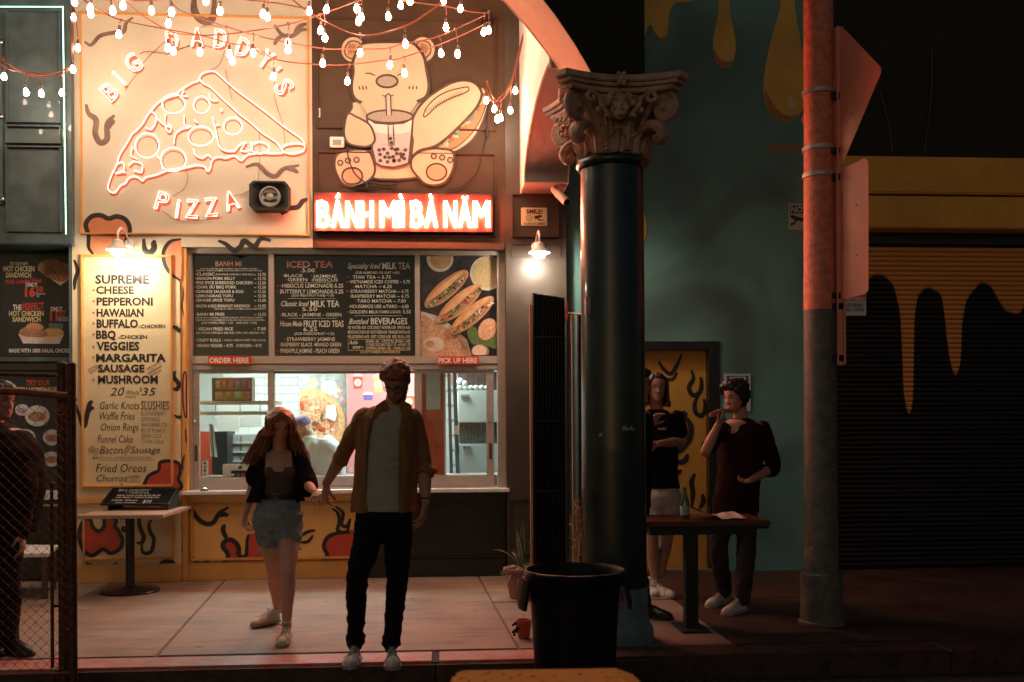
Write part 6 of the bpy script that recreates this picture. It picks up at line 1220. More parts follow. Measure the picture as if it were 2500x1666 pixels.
for y0, y1, nm in ((66, 420, 'channel'), (420, 892, 'channel')):
    a, b = W(2050, y0, 6.9), W(2050, y1, 6.9); obj(nm, MB().box((a.x - .028, 6.89, b.z), (a.x - .016, 6.90, a.z)).box((a.x - .016, 6.895, b.z), (a.x + .022, 6.90, a.z)), M['rust'] if False else M['signback'], t)
mb = MB()
for py in (234, 368, 432, 722, 748, 875): c = W(2052, py, 6.9); mb.cbox((c.x - .02, 6.92, c.z), (.09, .05, .045))
obj('clamp', mb, M['matblack'], t)
a, b = W(2057, 735, 6.9), W(2063, 890, 6.9); obj('strap_bar', MB().box((a.x, 6.88, b.z), (b.x, 6.885, a.z)), M['signback'], t)
# notices on walls
def notice(x0, y0, x1, y1, Y, lab, lines_, extra=None, head=None, P=None):
    a, b = W(x0, y0, Y), W(x1, y1, Y); t = thing('wall_notice', lab, 'sign', ((a.x + b.x) / 2, Y, b.z)); obj('plate', MB().box((a.x, Y, b.z), (b.x, Y + .006, a.z)), mat('notice_white', (.55, .55, .52), .5), t, bevel=.001)
    if head: c, d = W(head[0], head[1], Y - .0012), W(head[2], head[3], Y - .0012); obj('header', MB().box((c.x, Y - .0012, d.z), (d.x, Y, c.z)), head[4], t)
    for l, m_ in lines_: textcol(l, P, m_, 'lettering', t)
    return t
zN = lambda x, y: W(1500 + x / 2.118, 800 + y / 2.118, 9.586)
notice(1768, 913, 1833, 1005, 9.590, 'white and blue NOTICE sign on the teal wall behind the eating man', [([("NOTICE", 596, 680, 254, 274, dict(bold=.04))], M['notw'] if 'notw' in M else M.setdefault('notw', mat('notice_letter_white', (.7, .7, .68), .5)))], head=(1774, 918, 1827, 933, mat('notice_blue', (.03, .07, .16), .4)), P=zN)
zM = lambda x, y: W(1560 + x / 1.96, y / 1.96, 9.586)
t = notice(1925, 498, 1984, 562, 9.590, 'white camera NOTICE sign on the teal wall at the street pole', [([("NOTICE", 728, 858, 988, 1018, dict(bold=.03))], M['notw']), ([("24 HOUR", 788, 850, 1074, 1088)], M['ink'])], head=(1929, 502, 1981, 522, M['ink']), P=zM)
obj('pictogram', MB().poly([zM(*p) for p in ((722,1032),(735,1030),(788,1046),(796,1052),(780,1062),(762,1056),(752,1062),(745,1075),(732,1078),(726,1082),(724,1070),(738,1066),(748,1056),(724,1040))]), M['ink'], t)
Yn = 9.565; zC = lambda x, y: W(1560 + x / 1.96, y / 1.96, Yn - .0015)
notice(2056, 712, 2115, 771, Yn, 'white CALIFORNIA PENAL CODE no trespassing notice on the shutter', [([("NO", 955, 975, 1422, 1438), ("TRESPASSING", 980, 1080, 1422, 1438, dict(bold=.02))], M['notw']), ([("CALIFORNIA", 962, 1074, 1452, 1470, dict(bold=.02)), ("PENAL CODE", 962, 1076, 1474, 1490, dict(bold=.02))], M['ink'])], head=(2058, 714, 2113, 736, M['redpaint']), P=zC)
# ================================================================== standing table on the right with the men's food
tz = .77; t = thing('bar_table', 'dark high bar table where the two men eat', 'table', (1.79, 6.95, 0))
YT0, YT1 = 6.75, 7.30
xa_, xb2 = W(1560, 1290, 6.9).x, W(1866, 1290, 6.9).x
obj('tabletop', MB().box((xa_, YT0, .735), (xb2, YT1, .770)), mat('dark_red_wood', (.09, .022, .012), .35, nscale=6, namt=.4, stretch=(1, 8, 8)), t, bevel=.008)
obj('apron', MB().box((xa_ + .06, YT0 + .06, .67), (xb2 - .12, YT1 - .06, .734)), M['matblack'], t); obj('side_ledge', MB().box((xb2 - .15, 6.95, .692), (xb2 + .05, 7.15, .728)), M['matblack'], t)
a = W(1687, 1500, 6.9); obj('leg', MB().box((a.x - .045, 6.86, .012), (a.x + .045, 6.95, .669)), M['matblack'], t, bevel=.004); obj('foot', MB().box((a.x - .10, 6.74, 0), (a.x + .10, 7.10, .012)), M['matblack'], t, bevel=.003)
c = W(1672, 1270, 6.95); zt2 = .771; k = (W(1672, 1190, 6.95).z - zt2)
t = thing('glass_bottle', 'dark glass bottle with a pale label standing on the bar table', 'bottle', (c.x, 6.95, zt2)); obj('glass', MB().lathe([(.030, zt2), (.033, zt2 + .01), (.033, zt2 + k * .5), (.028, zt2 + k * .62), (.014, zt2 + k * .8), (.012, zt2 + k * .97), (.014, zt2 + k)], (c.x, 6.95, 0), 20), mat('bottle_dark_glass', (.06, .075, .055), .12, spec=.8, coat=.5), t, smooth=True); obj('label', MB().lathe([(.0335, zt2 + k * .12), (.0338, zt2 + k * .13), (.0338, zt2 + k * .40), (.0335, zt2 + k * .41)], (c.x, 6.95, 0), 20), mat('bottle_label', (.34, .36, .38), .5), t, smooth=True)
mb = MB(); rn = random.Random(31); g_ = []
A0_ = W(1692, 1258, 6.95); B0_ = W(1806, 1264, 6.95)
for i in range(9):
    for j in range(6): u, v = i / 8, j / 5; g_.append(Vector((A0_.x + (B0_.x - A0_.x) * u, 6.80 + .32 * v, .775 + .012 * rn.random() + (.075 * (1 - u) ** 3 * (1 if u < .5 else 0)) + (.02 * v if u > .7 else 0))))
fs = [(i * 6 + j, i * 6 + j + 1, i * 6 + j + 7, i * 6 + j + 6) for i in range(8) for j in range(5)]; mb.add(g_, fs); tag(obj('food_paper', mb, mat('greasy_paper', (.62, .40, .33), .6, nscale=14, namt=.15)), 'crumpled pink-white food paper lying open on the bar table', 'paper')
# ================================================================== orange top in the near foreground
Yn0 = 3.35; a, b = W(1096, 1636, Yn0), W(1572, 1640, Yn0)
m = mat('worn_orange_paint', (.70, .30, .05), .85, spec=.1, nscale=16, col2=(.62, .36, .10), bump=.4, bscale=60)
nt_ = m.node_tree; b_ = nt_.nodes['Principled BSDF']; src = b_.inputs['Base Color'].links[0].from_socket; v_ = nt_.nodes.new('ShaderNodeTexNoise'); v_.inputs['Scale'].default_value = 30; v_.inputs['Detail'].default_value = 3; g = nt_.nodes.new('ShaderNodeNewGeometry'); nt_.links.new(g.outputs['Position'], v_.inputs['Vector']); r = nt_.nodes.new('ShaderNodeValToRGB'); r.color_ramp.elements[0].position = .60; r.color_ramp.elements[1].position = .67; nt_.links.new(v_.outputs['Fac'], r.inputs[0]); mx = nt_.nodes.new('ShaderNodeMix'); mx.data_type = 'RGBA'; nt_.links.new(r.outputs[0], mx.inputs[0]); nt_.links.new(src, mx.inputs[6]); mx.inputs[7].default_value = (.30, .03, .012, 1); nt_.links.new(mx.outputs[2], b_.inputs['Base Color'])
t = thing('street_box', 'worn orange street box with red chipped paint, its top cut by the bottom edge', 'street box', ((a.x + b.x) / 2, Yn0 - .25, -.15)); zt3 = a.z; R_ = []
c_ = .05
P8 = [(a.x + c_, zt3), (a.x + .015, zt3 - .012), (a.x, zt3 - .05), (a.x, -.15), (b.x, -.15), (b.x, zt3 - .09), (b.x - .03, zt3 - .03), (b.x - .10, zt3 - .004)]
obj('casing', MB().prism([(x, Yn0, z) for x, z in P8], (0, -.5, 0)), m, t, bevel=.01)
# ================================================================== people
def lerp_tab(tab, t):
    for (a, va), (b, vb) in zip(tab, tab[1:]):
        if t <= b: u = (t - a) / (b - a) if b > a else 0; u = u * u * (3 - 2 * u) * .5 + u * .5; return va + (vb - va) * u
    return tab[-1][1]
HW = [(0, .016), (.04, .030), (.10, .042), (.22, .056), (.36, .066), (.5, .071), (.62, .075), (.75, .074), (.86, .062), (.94, .042), (.985, .018), (1, .004)]
HFt = [(0, .060), (.04, .078), (.10, .083), (.2, .085), (.3, .083), (.45, .083), (.58, .088), (.7, .090), (.8, .083), (.9, .062), (.97, .03), (1, .004)]
HB = [(0, -.02), (.06, .0), (.15, .030), (.28, .058), (.42, .082), (.55, .096), (.68, .098), (.8, .088), (.9, .066), (.97, .032), (1, .004)]
def ga(x, s): return math.exp(-(x / s) ** 2)
def head_pt(th, t, off=0., H=.232):
    w_, f, b = lerp_tab(HW, t), lerp_tab(HFt, t), lerp_tab(HB, t); c, s_ = math.cos(th), math.sin(th)
    mid = (-f + b) / 2; hy = (f + b) / 2; at = abs(th)
    d = 0.
    if at < 1.3:
        nz = max(0, min(1, (.60 - t) / .24)) if t > .34 else max(0, 1 - (.34 - t) / .045)
        d += .027 * ga(th, .15 + .05 * nz) * nz ** 1.2
        d -= .012 * ga(at - .40, .20) * ga(t - .525, .055); d += .005 * ga(at - .35, .30) * ga(t - .60, .035)
        d += .006 * ga(at - .38, .10) * ga(t - .52, .022)
        d += .006 * ga(th, .26) * (ga(t - .232, .022) + ga(t - .185, .024)); d -= .004 * ga(th, .30) * ga(t - .209, .008); d -= .004 * ga(th, .2) * ga(t - .145, .02)
        d += .005 * ga(th, .25) * ga(t - .07, .05); d += .004 * ga(at - .62, .25) * ga(t - .40, .09)
    r = 1 + (off) / max(.02, (w_ * w_ * s_ * s_ + hy * hy * c * c) ** .5)
    zz = (t - .5) * H
    if off: zz += off * (2 * t - 1) * 1.1 if t > .5 else 0
    return Vector((w_ * s_ * r, mid - hy * c * r - d * c, zz))
def head_mesh(Mx, off=None, n=44, m=46, ears=True, k=1.):
    """closed head; off(th, t) moves the surface in or out (used for hair)"""
    mb = MB(); rings = []
    for i in range(m + 1):
        t = i / m; t = .5 - .5 * math.cos(math.pi * t) if off is None else t; R = []
        for q in range(n): th = 2 * math.pi * q / n; th = th - 2 * math.pi if th > math.pi else th; R.append(Mx @ (head_pt(th, t, off(th, t) if off else 0) * k))
        rings.append(R)
    mb.ring(rings)
    if ears and off is None:
        for s_ in (-1, 1):
            E_ = T_(s_ * .074 * k, .012 * k, .0) @ Matrix.Rotation(s_ * .35, 4, 'Z'); mb2 = MB(); mb2.sph((0, 0, 0), (.009 * k, .018 * k, .031 * k), 10, 8); mb.add([Mx @ E_ @ v for v in mb2.v], mb2.f)
    return mb
def fuse(name, mb, vox, m, parent, sm=3, wr=None, sharp=None):
    L0 = Vector(root_of(parent).location); me = bpy.data.meshes.new(name); me.from_pydata([tuple(v - L0) for v in mb.v], [], mb.f); me.validate()
    bm = bmesh.new(); bm.from_mesh(me); bmesh.ops.recalc_face_normals(bm, faces=bm.faces); bm.to_mesh(me); bm.free()
    o = bpy.data.objects.new(name, me); C.objects.link(o)
    r = o.modifiers.new('r', 'REMESH'); r.mode = 'VOXEL'; r.voxel_size = vox; r.adaptivity = 0
    if sm: s_ = o.modifiers.new('s', 'SMOOTH'); s_.factor = .5; s_.iterations = sm
    dg = bpy.context.evaluated_depsgraph_get(); m2 = bpy.data.meshes.new_from_object(o.evaluated_get(dg)); o.modifiers.clear(); o.data = m2; bpy.data.meshes.remove(me); m2.name = name
    if wr:
        for v, nn in [(v, v.normal.copy()) for v in m2.vertices]: v.co += nn * wr(v.co + L0)
    m2.polygons.foreach_set('use_smooth', [True] * len(m2.polygons)); m2.materials.clear(); m2.materials.append(m); o.parent = parent; return o
def limb(mb, pts, n=14, sub=5, flat=None):
    P = [Vector(p[0]) for p in pts]; r = [p[1] for p in pts]; Q = smoothpts(P, sub); R = []
    for i in range(len(P) - 1):
        for j in range(sub): u = j / sub; u = u * u * (3 - 2 * u); R.append(r[i] + (r[i + 1] - r[i]) * u)
    R.append(r[-1]); mb.tube(Q, R, n, flat=flat); mb.sph(P[0], r[0] * .99, 12, 8); mb.sph(P[-1], r[-1] * .99, 12, 8); return mb
def ringsmesh(mb, rs, n=28, rot=0., sub=4):
    """rs: (centre, half width, half depth)"""
    cs = smoothpts([r[0] for r in rs], sub); A_ = []
    for i in range(len(rs) - 1):
        for j in range(sub): u = j / sub; u = u * u * (3 - 2 * u); A_.append((rs[i][1] + (rs[i + 1][1] - rs[i][1]) * u, rs[i][2] + (rs[i + 1][2] - rs[i][2]) * u))
    A_.append(rs[-1][1:3]); mb.ring([[c + Matrix.Rotation(rot, 3, 'Z') @ Vector((a * math.sin(t), -b * math.cos(t), 0)) for t in [2 * math.pi * q / n for q in range(n)]] for c, (a, b) in zip(cs, A_)]); return mb
def hand(mb, w_, d, nrm, k=1., curl=.5, thumb=1, spread=.06, grip=None):
    """w_ wrist, d pointing direction, nrm the palm's facing, thumb side +-1"""
    d = d.normalized(); nrm = (nrm - d * nrm.dot(d)).normalized(); u = d.cross(nrm).normalized() * thumb
    mb.tube([w_ - d * .01, w_ + d * .03 * k, w_ + d * .065 * k, w_ + d * .095 * k], [.024 * k, .033 * k, .040 * k, .034 * k], 12, flat=(nrm, .42))
    mb.tube([w_ + d * .02 * k + u * .018 * k, w_ + d * .055 * k + u * .03 * k + nrm * .008], [.018 * k, .014 * k], 8)
    for i, (o, L_, cu) in enumerate(((.030, .078, curl), (.010, .088, curl * 1.08), (-.010, .082, curl * 1.15), (-.029, .064, curl * 1.25))):
        b = w_ + d * (.088 - .004 * abs(i - 1)) * k + u * o * k; P = [b - d * .02 * k, b]; dd = (d + u * (o * 3 * spread / .06 * .6)).normalized(); a = 0
        for seg, f in enumerate((.42, .32, .26)): a += cu * (.75, 1.0, .7)[seg]; v = dd * math.cos(a) + nrm * math.sin(a); P.append(P[-1] + v * L_ * f * k)
        mb.tube(smoothpts(P, 3), [.0088 * k + (.0062 - .0088) * k * j / (3 * (len(P) - 1)) for j in range(3 * (len(P) - 1) + 1)], 8); mb.sph(P[-1], .0064 * k, 8, 6)
    b = w_ + d * .03 * k + u * .028 * k; P = [b, b + (d * .55 + u * .75 + nrm * .25).normalized() * .034 * k]; P.append(P[-1] + (d * .85 + u * .25 + nrm * .45 * (1 + curl)).normalized() * .03 * k); P.append(P[-1] + (d * .9 + nrm * .6 * (1 + curl) - u * .1).normalized() * .024 * k)
    mb.tube(smoothpts(P, 3), [.0125 * k, .012 * k, .0115 * k, .011 * k, .0105 * k, .010 * k, .0095 * k, .009 * k, .0075 * k, .0065 * k][:10], 8); mb.sph(P[-1], .0075 * k, 8, 6)
    return mb
def shoe(parent, heel, toe, ank, k, mU, mS, mL, tilt=0.):
    d = toe - heel; L_ = d.length; d.normalize(); up = Vector((0, 0, 1)); s_ = d.cross(up).normalized(); up = s_.cross(d).normalized()
    sec = [(0, .020, .070), (.05, .031, .088), (.15, .035, .095), (.30, .035, .088), (.45, .038, .070), (.6, .044, .056), (.75, .047, .048), (.88, .042, .040), (.96, .028, .030), (1, .010, .02)]
    mb = MB(); rings = []
    for t, w_, h in sec:
        c = heel + d * (L_ * t); w_ *= k; h *= k
        rings.append([c + s_ * (w_ * math.cos(a)) * (1 if math.sin(a) < 0 else (.80 if .12 < t < .5 else .95)) + up * (.018 * k + max(-.004, h * (math.sin(a) if math.sin(a) > 0 else 0))) for a in [2 * math.pi * q / 18 for q in range(18)]])
    mb.ring(rings); mb.tube([ank - up * .03, ank + up * .02 * k], [.036 * k, .040 * k], 14); sh_ = fuse('shoe', mb, .005, mU, parent, 3)
    mb = MB(); rings = []
    for t, w_, h in sec: c = heel + d * (L_ * (t * 1.03 - .015)); w_ = w_ * k + .004; rings.append([c + s_ * w_ + up * .0, c + s_ * w_ * 1.01 + up * .022 * k, c - s_ * w_ * 1.01 + up * .022 * k, c - s_ * w_ + up * .0])
    mb.ring(rings); obj('sole', mb, mS, sh_, bevel=.002)
    mb = MB()
    for i in range(5):
        t = .36 + .07 * i; h = .018 * k + k * lerp_tab([(a, c) for a, b, c in sec], t) + .002; c = heel + d * (L_ * t) + up * h
        mb.tube([c - s_ * .022 * k - up * .010, c - s_ * .01 * k + up * .001, c + s_ * .01 * k + up * .001, c + s_ * .022 * k - up * .010], .0026 * k, 5)
    c = heel + d * (L_ * .34) + up * (.112 * k)
    for q in (-1, 1): mb.tube(smoothpts([c, c + s_ * q * .02 + up * .008, c + s_ * q * .034 - up * .004, c + s_ * q * .015 - up * .006, c], 3), .0022, 4)
    obj('laces', mb, mL, sh_, smooth=True)
    mb = MB(); w7, h7 = .046 * k, .050 * k; c = heel + d * (L_ * .74); mb.tube([c + s_ * (w7 * math.cos(a) * 1.0) + up * (.020 * k + h7 * math.sin(a)) for a in [math.pi * i / 12 for i in range(13)]], .0018, 4); obj('toe_seam', mb, mL, sh_, smooth=True); return sh_
def hmat(c, yaw=0, pitch=0, roll=0, k=1.):
    return T_(*c) @ Matrix.Rotation(rad(yaw), 4, 'Z') @ Matrix.Rotation(rad(pitch), 4, 'X') @ Matrix.Rotation(rad(roll), 4, 'Y') @ Matrix.Scale(k, 4)
def face_bits(parent, Mx, lips=True, brow='hair_brown'):
    mw, mi, ml, mbw = mat('eye_white', (.55, .5, .46), .3), mat('eye_dark', (.03, .02, .015), .2), mat('lip', (.32, .08, .06), .5), MATS.get(brow) or mat(brow, (.05, .025, .012), .8)
    for s_ in (-1, 1):
        mb = MB(); c = head_pt(s_ * .40, .522) ; mb.sph(c + Vector((0, .003, 0)), (.012, .007, .0055), 10, 6); e = obj('eye', MB().add([Mx @ v for v in mb.v], mb.f), mw, parent, smooth=True)
        mb = MB(); mb.sph(c + Vector((0, -.0015, -.001)), (.0055, .0045, .0052), 8, 6); obj('iris', MB().add([Mx @ v for v in mb.v], mb.f), mi, e, smooth=True)
        mb = MB(); mb.tube([head_pt(s_ * (.22 + .1 * i), .612 + .010 * math.sin(i * .75)) + Vector((0, -.0005, 0)) for i in range(5)], [.0015, .0022, .0024, .002, .001], 5); obj('eyebrow', MB().add([Mx @ v for v in mb.v], mb.f), mbw, parent, smooth=True)
        mb = MB(); mb.tube([head_pt(s_ * (.27 + .065 * i), .535 + .006 * math.sin(i * .78)) + Vector((0, -.003, 0)) for i in range(5)], .0007, 4); obj('eyelid_line', MB().add([Mx @ v for v in mb.v], mb.f), mi, parent, smooth=True)
    if lips: mb = MB(); mb.tube([head_pt(-.26 + .065 * i, .209) + Vector((0, -.001, 0)) for i in range(9)], [.001, .003, .004, .0045, .004, .0045, .004, .003, .001], 6); obj('lips', MB().add([Mx @ v for v in mb.v], mb.f), ml, parent, smooth=True)
def wrinkle(a=.004, f=14., v=(1, 1, 1), a2=0.):
    return lambda p: a * (noise.noise(Vector((p.x * f * v[0], p.y * f * v[1], p.z * f * v[2]))) + .5 * noise.noise(Vector((p.x * f * 2.3 * v[0], p.y * f * 2.3 * v[1], p.z * f * 2.3 * v[2] + 5)))) + (a2 * math.sin(p.z * 60 + 9 * noise.noise(p * 6)) if a2 else 0)
skin = mat('skin_warm', (.46, .24, .16), .5, nscale=14, namt=.08); skin2 = mat('skin_fair', (.56, .33, .24), .5, nscale=14, namt=.08)
HBr = mat('hair_brown', (.05, .022, .012), .45, nscale=60, namt=.5, stretch=(1, 1, .2)); HRd = mat('hair_auburn', (.27, .085, .035), .42, nscale=70, namt=.5, stretch=(1, 1, .2)); HBk = mat('hair_dark', (.012, .008, .006), .5)
whiteshoe = mat('canvas_white', (.74, .69, .60), .7, nscale=28, col2=(.55, .49, .41), bump=.3, bscale=60); sole_ = mat('shoe_sole', (.40, .35, .29), .6, nscale=40, namt=.3); lace_ = mat('shoe_lace', (.26, .22, .19), .8)
def hairline(front=.80, side=.42, back=.10):
    def f(th): a = abs(th) / math.pi; return lerp_tab([(0, front), (.22, front - .04), (.32, side + .18), (.40, side + .02), (.5, side - .04), (.62, back + .08), (1, back)], a)
    return f
def hair_cap(parent, Mx, m, thick=.014, line=None, rough=.006, freq=60., n=72, mm=60, strand=(1, 1, .4)):
    line = line or hairline()
    def off(th, t):
        l = line(th); e = (t - l) / .05; e = max(-1, min(1, e)); p = head_pt(th, t)
        return -.012 + (.012 + thick) * (e * .5 + .5) + (rough * noise.noise(Vector((p.x * freq * strand[0], p.y * freq * strand[1], p.z * freq * strand[2]))) + rough * .5 * noise.noise(p * freq * 2.2) if e > -.5 else 0)
    return obj('hair', head_mesh(Mx, off, n, mm), m, parent, smooth=True, auto=0)

# ---------------------------------------------------------------- the man in the open shirt, standing on the kerb
YM = 6.10
man = thing('person', 'bearded man in open brown overshirt and pale T-shirt standing on the kerb, head bowed', 'person', (W(915, 1600, YM).x, YM, 0)); V = W
hc = V(967, 930, 6.02); HMx = hmat(hc, -16, 43, 5, 1.0)
nk = V(962, 992, 6.10); pv = V(938, 1262, 6.14); ch = V(950, 1075, 6.13)
sl, sr = V(886, 1022, 6.12), V(1010, 1026, 6.14); el, er = V(845, 1098, 6.22), V(1034, 1138, 6.17); wl_, wr_ = V(797, 1180, 6.38), V(1040, 1226, 6.02)
mb = head_mesh(HMx); limb(mb, [(nk + Vector((0, .03, -.06)), .072), (nk + Vector((0, .03, .0)), .062), (HMx @ Vector((0, .035, -.07)), .060)])
ringsmesh(mb, [(V(952, 1003, 6.13), .10, .07), (V(952, 1020, 6.13), .17, .095), (V(950, 1050, 6.13), .185, .11), (V(947, 1110, 6.13), .17, .11), (V(942, 1180, 6.13), .15, .10), (V(938, 1230, 6.14), .16, .105), (V(937, 1275, 6.14), .165, .11), (V(937, 1295, 6.14), .12, .09)])
limb(mb, [(sl, .062), (sl.lerp(el, .5), .050), (el, .042), (el.lerp(wl_, .35), .043), (wl_, .028)]); limb(mb, [(sr, .062), (sr.lerp(er, .5), .050), (er, .042), (er.lerp(wr_, .35), .043), (wr_, .028)])
hl = (V(790, 1240, 6.42) - wl_); hand(mb, wl_, hl, Vector((.75, .5, -.1)), 1.06, .55, 1)
hand(mb, wr_, V(1026, 1300, 5.98) - wr_, Vector((-1, .3, 0)), 1.06, .40, 1)
hipl, hipr = V(905, 1290, 6.14), V(972, 1290, 6.14); kl, kr = V(872, 1415, 6.09), V(970, 1415, 6.09); al, ar = V(868, 1566, 6.16), V(955, 1570, 6.12)
al.z = ar.z = .105
limb(mb, [(hipl, .085), (hipl.lerp(kl, .5), .075), (kl, .055), (kl.lerp(al, .3), .054), (al, .037)]); limb(mb, [(hipr, .085), (hipr.lerp(kr, .5), .075), (kr, .055), (kr.lerp(ar, .3), .054), (ar, .037)])
body_m = fuse('body', mb, .0045, skin, man, 3); face_bits(man, HMx)
hair_cap(man, HMx, HRd, .016, hairline(.80, .50, .18), .010, 45)
def bl(th, t): e = max(-1, min(1, (lerp_tab([(0, .165), (.10, .18), (.2, .25), (.35, .40), (.45, .44), (.5, .1), (1, 0)], abs(th) / math.pi) - t) / .05)); return -.012 + .0155 * (e * .5 + .5) + .002 * noise.noise(head_pt(th, t) * 120)
obj('beard', head_mesh(HMx, bl, 60, 50), mat('beard_auburn', (.20, .085, .045), .7, nscale=90, namt=.5), man, smooth=True, auto=0)
gl = MB()
for s_ in (-1, 1):
    c = head_pt(s_ * .40, .515) + Vector((s_ * .003, -.014, 0)); gl.tube([c + Vector((.024 * math.cos(a), .003 * abs(math.cos(a)), .020 * math.sin(a))) for a in [i * math.pi / 10 for i in range(20)]], .0022, 5, True)
    gl.tube([c + Vector((s_ * .024, .002, .006)), Vector((s_ * .080, -.03, .008)), Vector((s_ * .082, .02, .006))], .0022, 5)
c0_, c1_ = head_pt(.4, .515) + Vector((-.021, -.015, .006)), head_pt(-.4, .515) + Vector((.021, -.015, .006)); gl.tube([c0_, (c0_ + c1_) / 2 + Vector((0, -.004, .003)), c1_], .0024, 5)
obj('glasses', MB().add([HMx @ v for v in gl.v], gl.f), M['matblack'], man, smooth=True)
# T-shirt
mb = MB(); ringsmesh(mb, [(V(958, 992, 6.10), .068, .068), (V(956, 999, 6.115), .10, .085), (V(951, 1016, 6.12), .155, .105), (V(947, 1050, 6.12), .166, .11), (V(944, 1110, 6.12), .160, .11), (V(941, 1180, 6.125), .158, .11), (V(938, 1230, 6.13), .178, .125), (V(937, 1247, 6.13), .18, .128)])
mb2 = MB(); fuse('t_shirt', mb, .006, mat('tshirt_cream', (.44, .40, .32), .85, spec=.1, nscale=30, namt=.07, bump=.15, bscale=300), man, 3, wrinkle(.009, 7, (1, 1, 1.6), .0009))
# overshirt: open shell with collar and sleeves
def shell(mb, rs, n=40, th_=.010, sub=5, fold=.006, fk=9):
    cs = smoothpts([r[0] for r in rs], sub); K = []
    for i in range(len(rs) - 1):
        for j in range(sub): u = j / sub; K.append([a + (b - a) * u for a, b in zip(rs[i][1:], rs[i + 1][1:])])
    K.append(list(rs[-1][1:])); rings = []
    for ci, (c, (a, b, tl, tr)) in enumerate(zip(cs, K)):
        o, inn = [], []
        for q in range(n + 1):
            t = tr + (2 * math.pi + tl - tr) * q / n; w_ = 1 + (fold * math.sin(t * fk + ci * .05) + fold * .8 * math.sin(t * 5 + 1)) * (ci / len(cs)) / max(a, .1) * 1.5
            o.append(c + Vector((a * math.sin(t) * w_, -b * math.cos(t) * w_, 0))); inn.append(c + Vector(((a - th_) * math.sin(t) * w_, -(b - th_) * math.cos(t) * w_, 0)))
        rings.append(o + inn[::-1])
    mb.ring(rings)
def rg(xl_, xr_, y, Y, ryy, opl, opr):
    c = V((xl_ + xr_) / 2, y, Y); a = abs(V(xr_, y, Y).x - V(xl_, y, Y).x) / 2; ox = V(opl, y, Y - ryy).x - c.x; oy = V(opr, y, Y - ryy).x - c.x
    return (c, a, ryy, math.asin(max(-.98, min(.98, ox / a))), math.asin(max(-.98, min(.98, oy / a))))
mb = MB(); shell(mb, [rg(922, 998, 990, 6.12, .085, 937, 975), rg(890, 1012, 1004, 6.13, .105, 925, 985), rg(872, 1026, 1020, 6.13, .135, 910, 980), rg(869, 1025, 1050, 6.13, .15, 900, 978), rg(868, 1020, 1100, 6.13, .14, 894, 976), rg(866, 1018, 1160, 6.13, .14, 892, 975), rg(861, 1018, 1210, 6.14, .145, 893, 974), rg(858, 1019, 1250, 6.14, .15, 895, 973)])
cuffl = el.lerp(wl_, .22); limb(mb, [(sl + Vector((.01, 0, .005)), .066), (sl.lerp(el, .5), .058), (el, .051), (cuffl, .049)]); cuffr = er.lerp(wr_, .12)
limb(mb, [(sr + Vector((-.01, 0, .005)), .066), (sr.lerp(er, .5), .060), (er, .053), (cuffr, .053)]); dl = (wl_ - el).normalized(); dr_ = (wr_ - er).normalized()
mb.tube([cuffl - dl * .02, cuffl, cuffl + dl * .035], [.049, .054, .053], 16); mb.tube([cuffr - dr_ * .02, cuffr, cuffr + dr_ * .04], [.053, .060, .061], 16)
q_ = V(1067, 1150, 6.05); mb.tube([cuffr, cuffr.lerp(q_, .6), q_], [.03, .02, .006], 8, flat=(Vector((0, 1, 0)), .5))
ov = fuse('overshirt', mb, .0055, mat('brown_corduroy', (.27, .12, .042), .85, nscale=24, namt=.18, bump=.25, bscale=160, stretch=(1, 1, .15)), man, 3, wrinkle(.010, 8, (1.5, 1.5, .6), .0006))
mb = MB(); 
for s_, P_ in ((-1, ((940, 975), (918, 990), (908, 1020), (925, 1030), (944, 1012), (950, 992))), (1, ((985, 978), (1004, 988), (1008, 1012), (996, 1024), (980, 1010), (976, 992)))):
    Q = [V(x, y, 6.02 + (.02 if i in (0, 1) else 0)) for i, (x, y) in enumerate(P_)]; mb.prism(Q, (0, .012, 0))
obj('collar', mb, MATS['brown_corduroy'], ov, bevel=.004); # jeans
mb = MB(); ringsmesh(mb, [(V(937, 1240, 6.14), .165, .112), (V(937, 1262, 6.14), .175, .12), (V(937, 1290, 6.14), .18, .12), (V(937, 1308, 6.14), .14, .10)])
limb(mb, [(hipl, .092), (hipl.lerp(kl, .5), .084), (kl, .066), (kl.lerp(al, .35), .062), (kl.lerp(al, .8), .052), (al, .052)]); limb(mb, [(hipr, .092), (hipr.lerp(kr, .5), .084), (kr, .066), (kr.lerp(ar, .35), .062), (kr.lerp(ar, .8), .052), (ar, .052)])
for a_ in (al, ar): mb.tube([a_ + Vector((0, 0, .05)), a_ + Vector((0, 0, .0)), a_ + Vector((0, 0, -.012))], [.055, .062, .060], 16)
fuse('jeans', mb, .006, mat('black_denim', (.011, .010, .011), .75, spec=.1, nscale=20, namt=.25), man, 3, wrinkle(.009, 12, (1, 1, 2.0)))
for a_, tx_ in ((al, V(850, 1622, 5.86)), (ar, V(960, 1636, 5.82))):
    tx_.z = 0; he = Vector((a_.x, a_.y + .055, .0)); d_ = (tx_ - he).normalized(); shoe(man, he, he + d_ * .30, a_, 1.06, whiteshoe, sole_, lace_)
mb = MB(); mb.tube([wr_ + (er - wr_).normalized() * .03 + Vector((.034 * math.cos(a), .034 * math.sin(a), 0)) for a in [i * math.pi / 8 for i in range(16)]], .005, 6, True); obj('wristband', mb, M['matblack'], man, smooth=True)

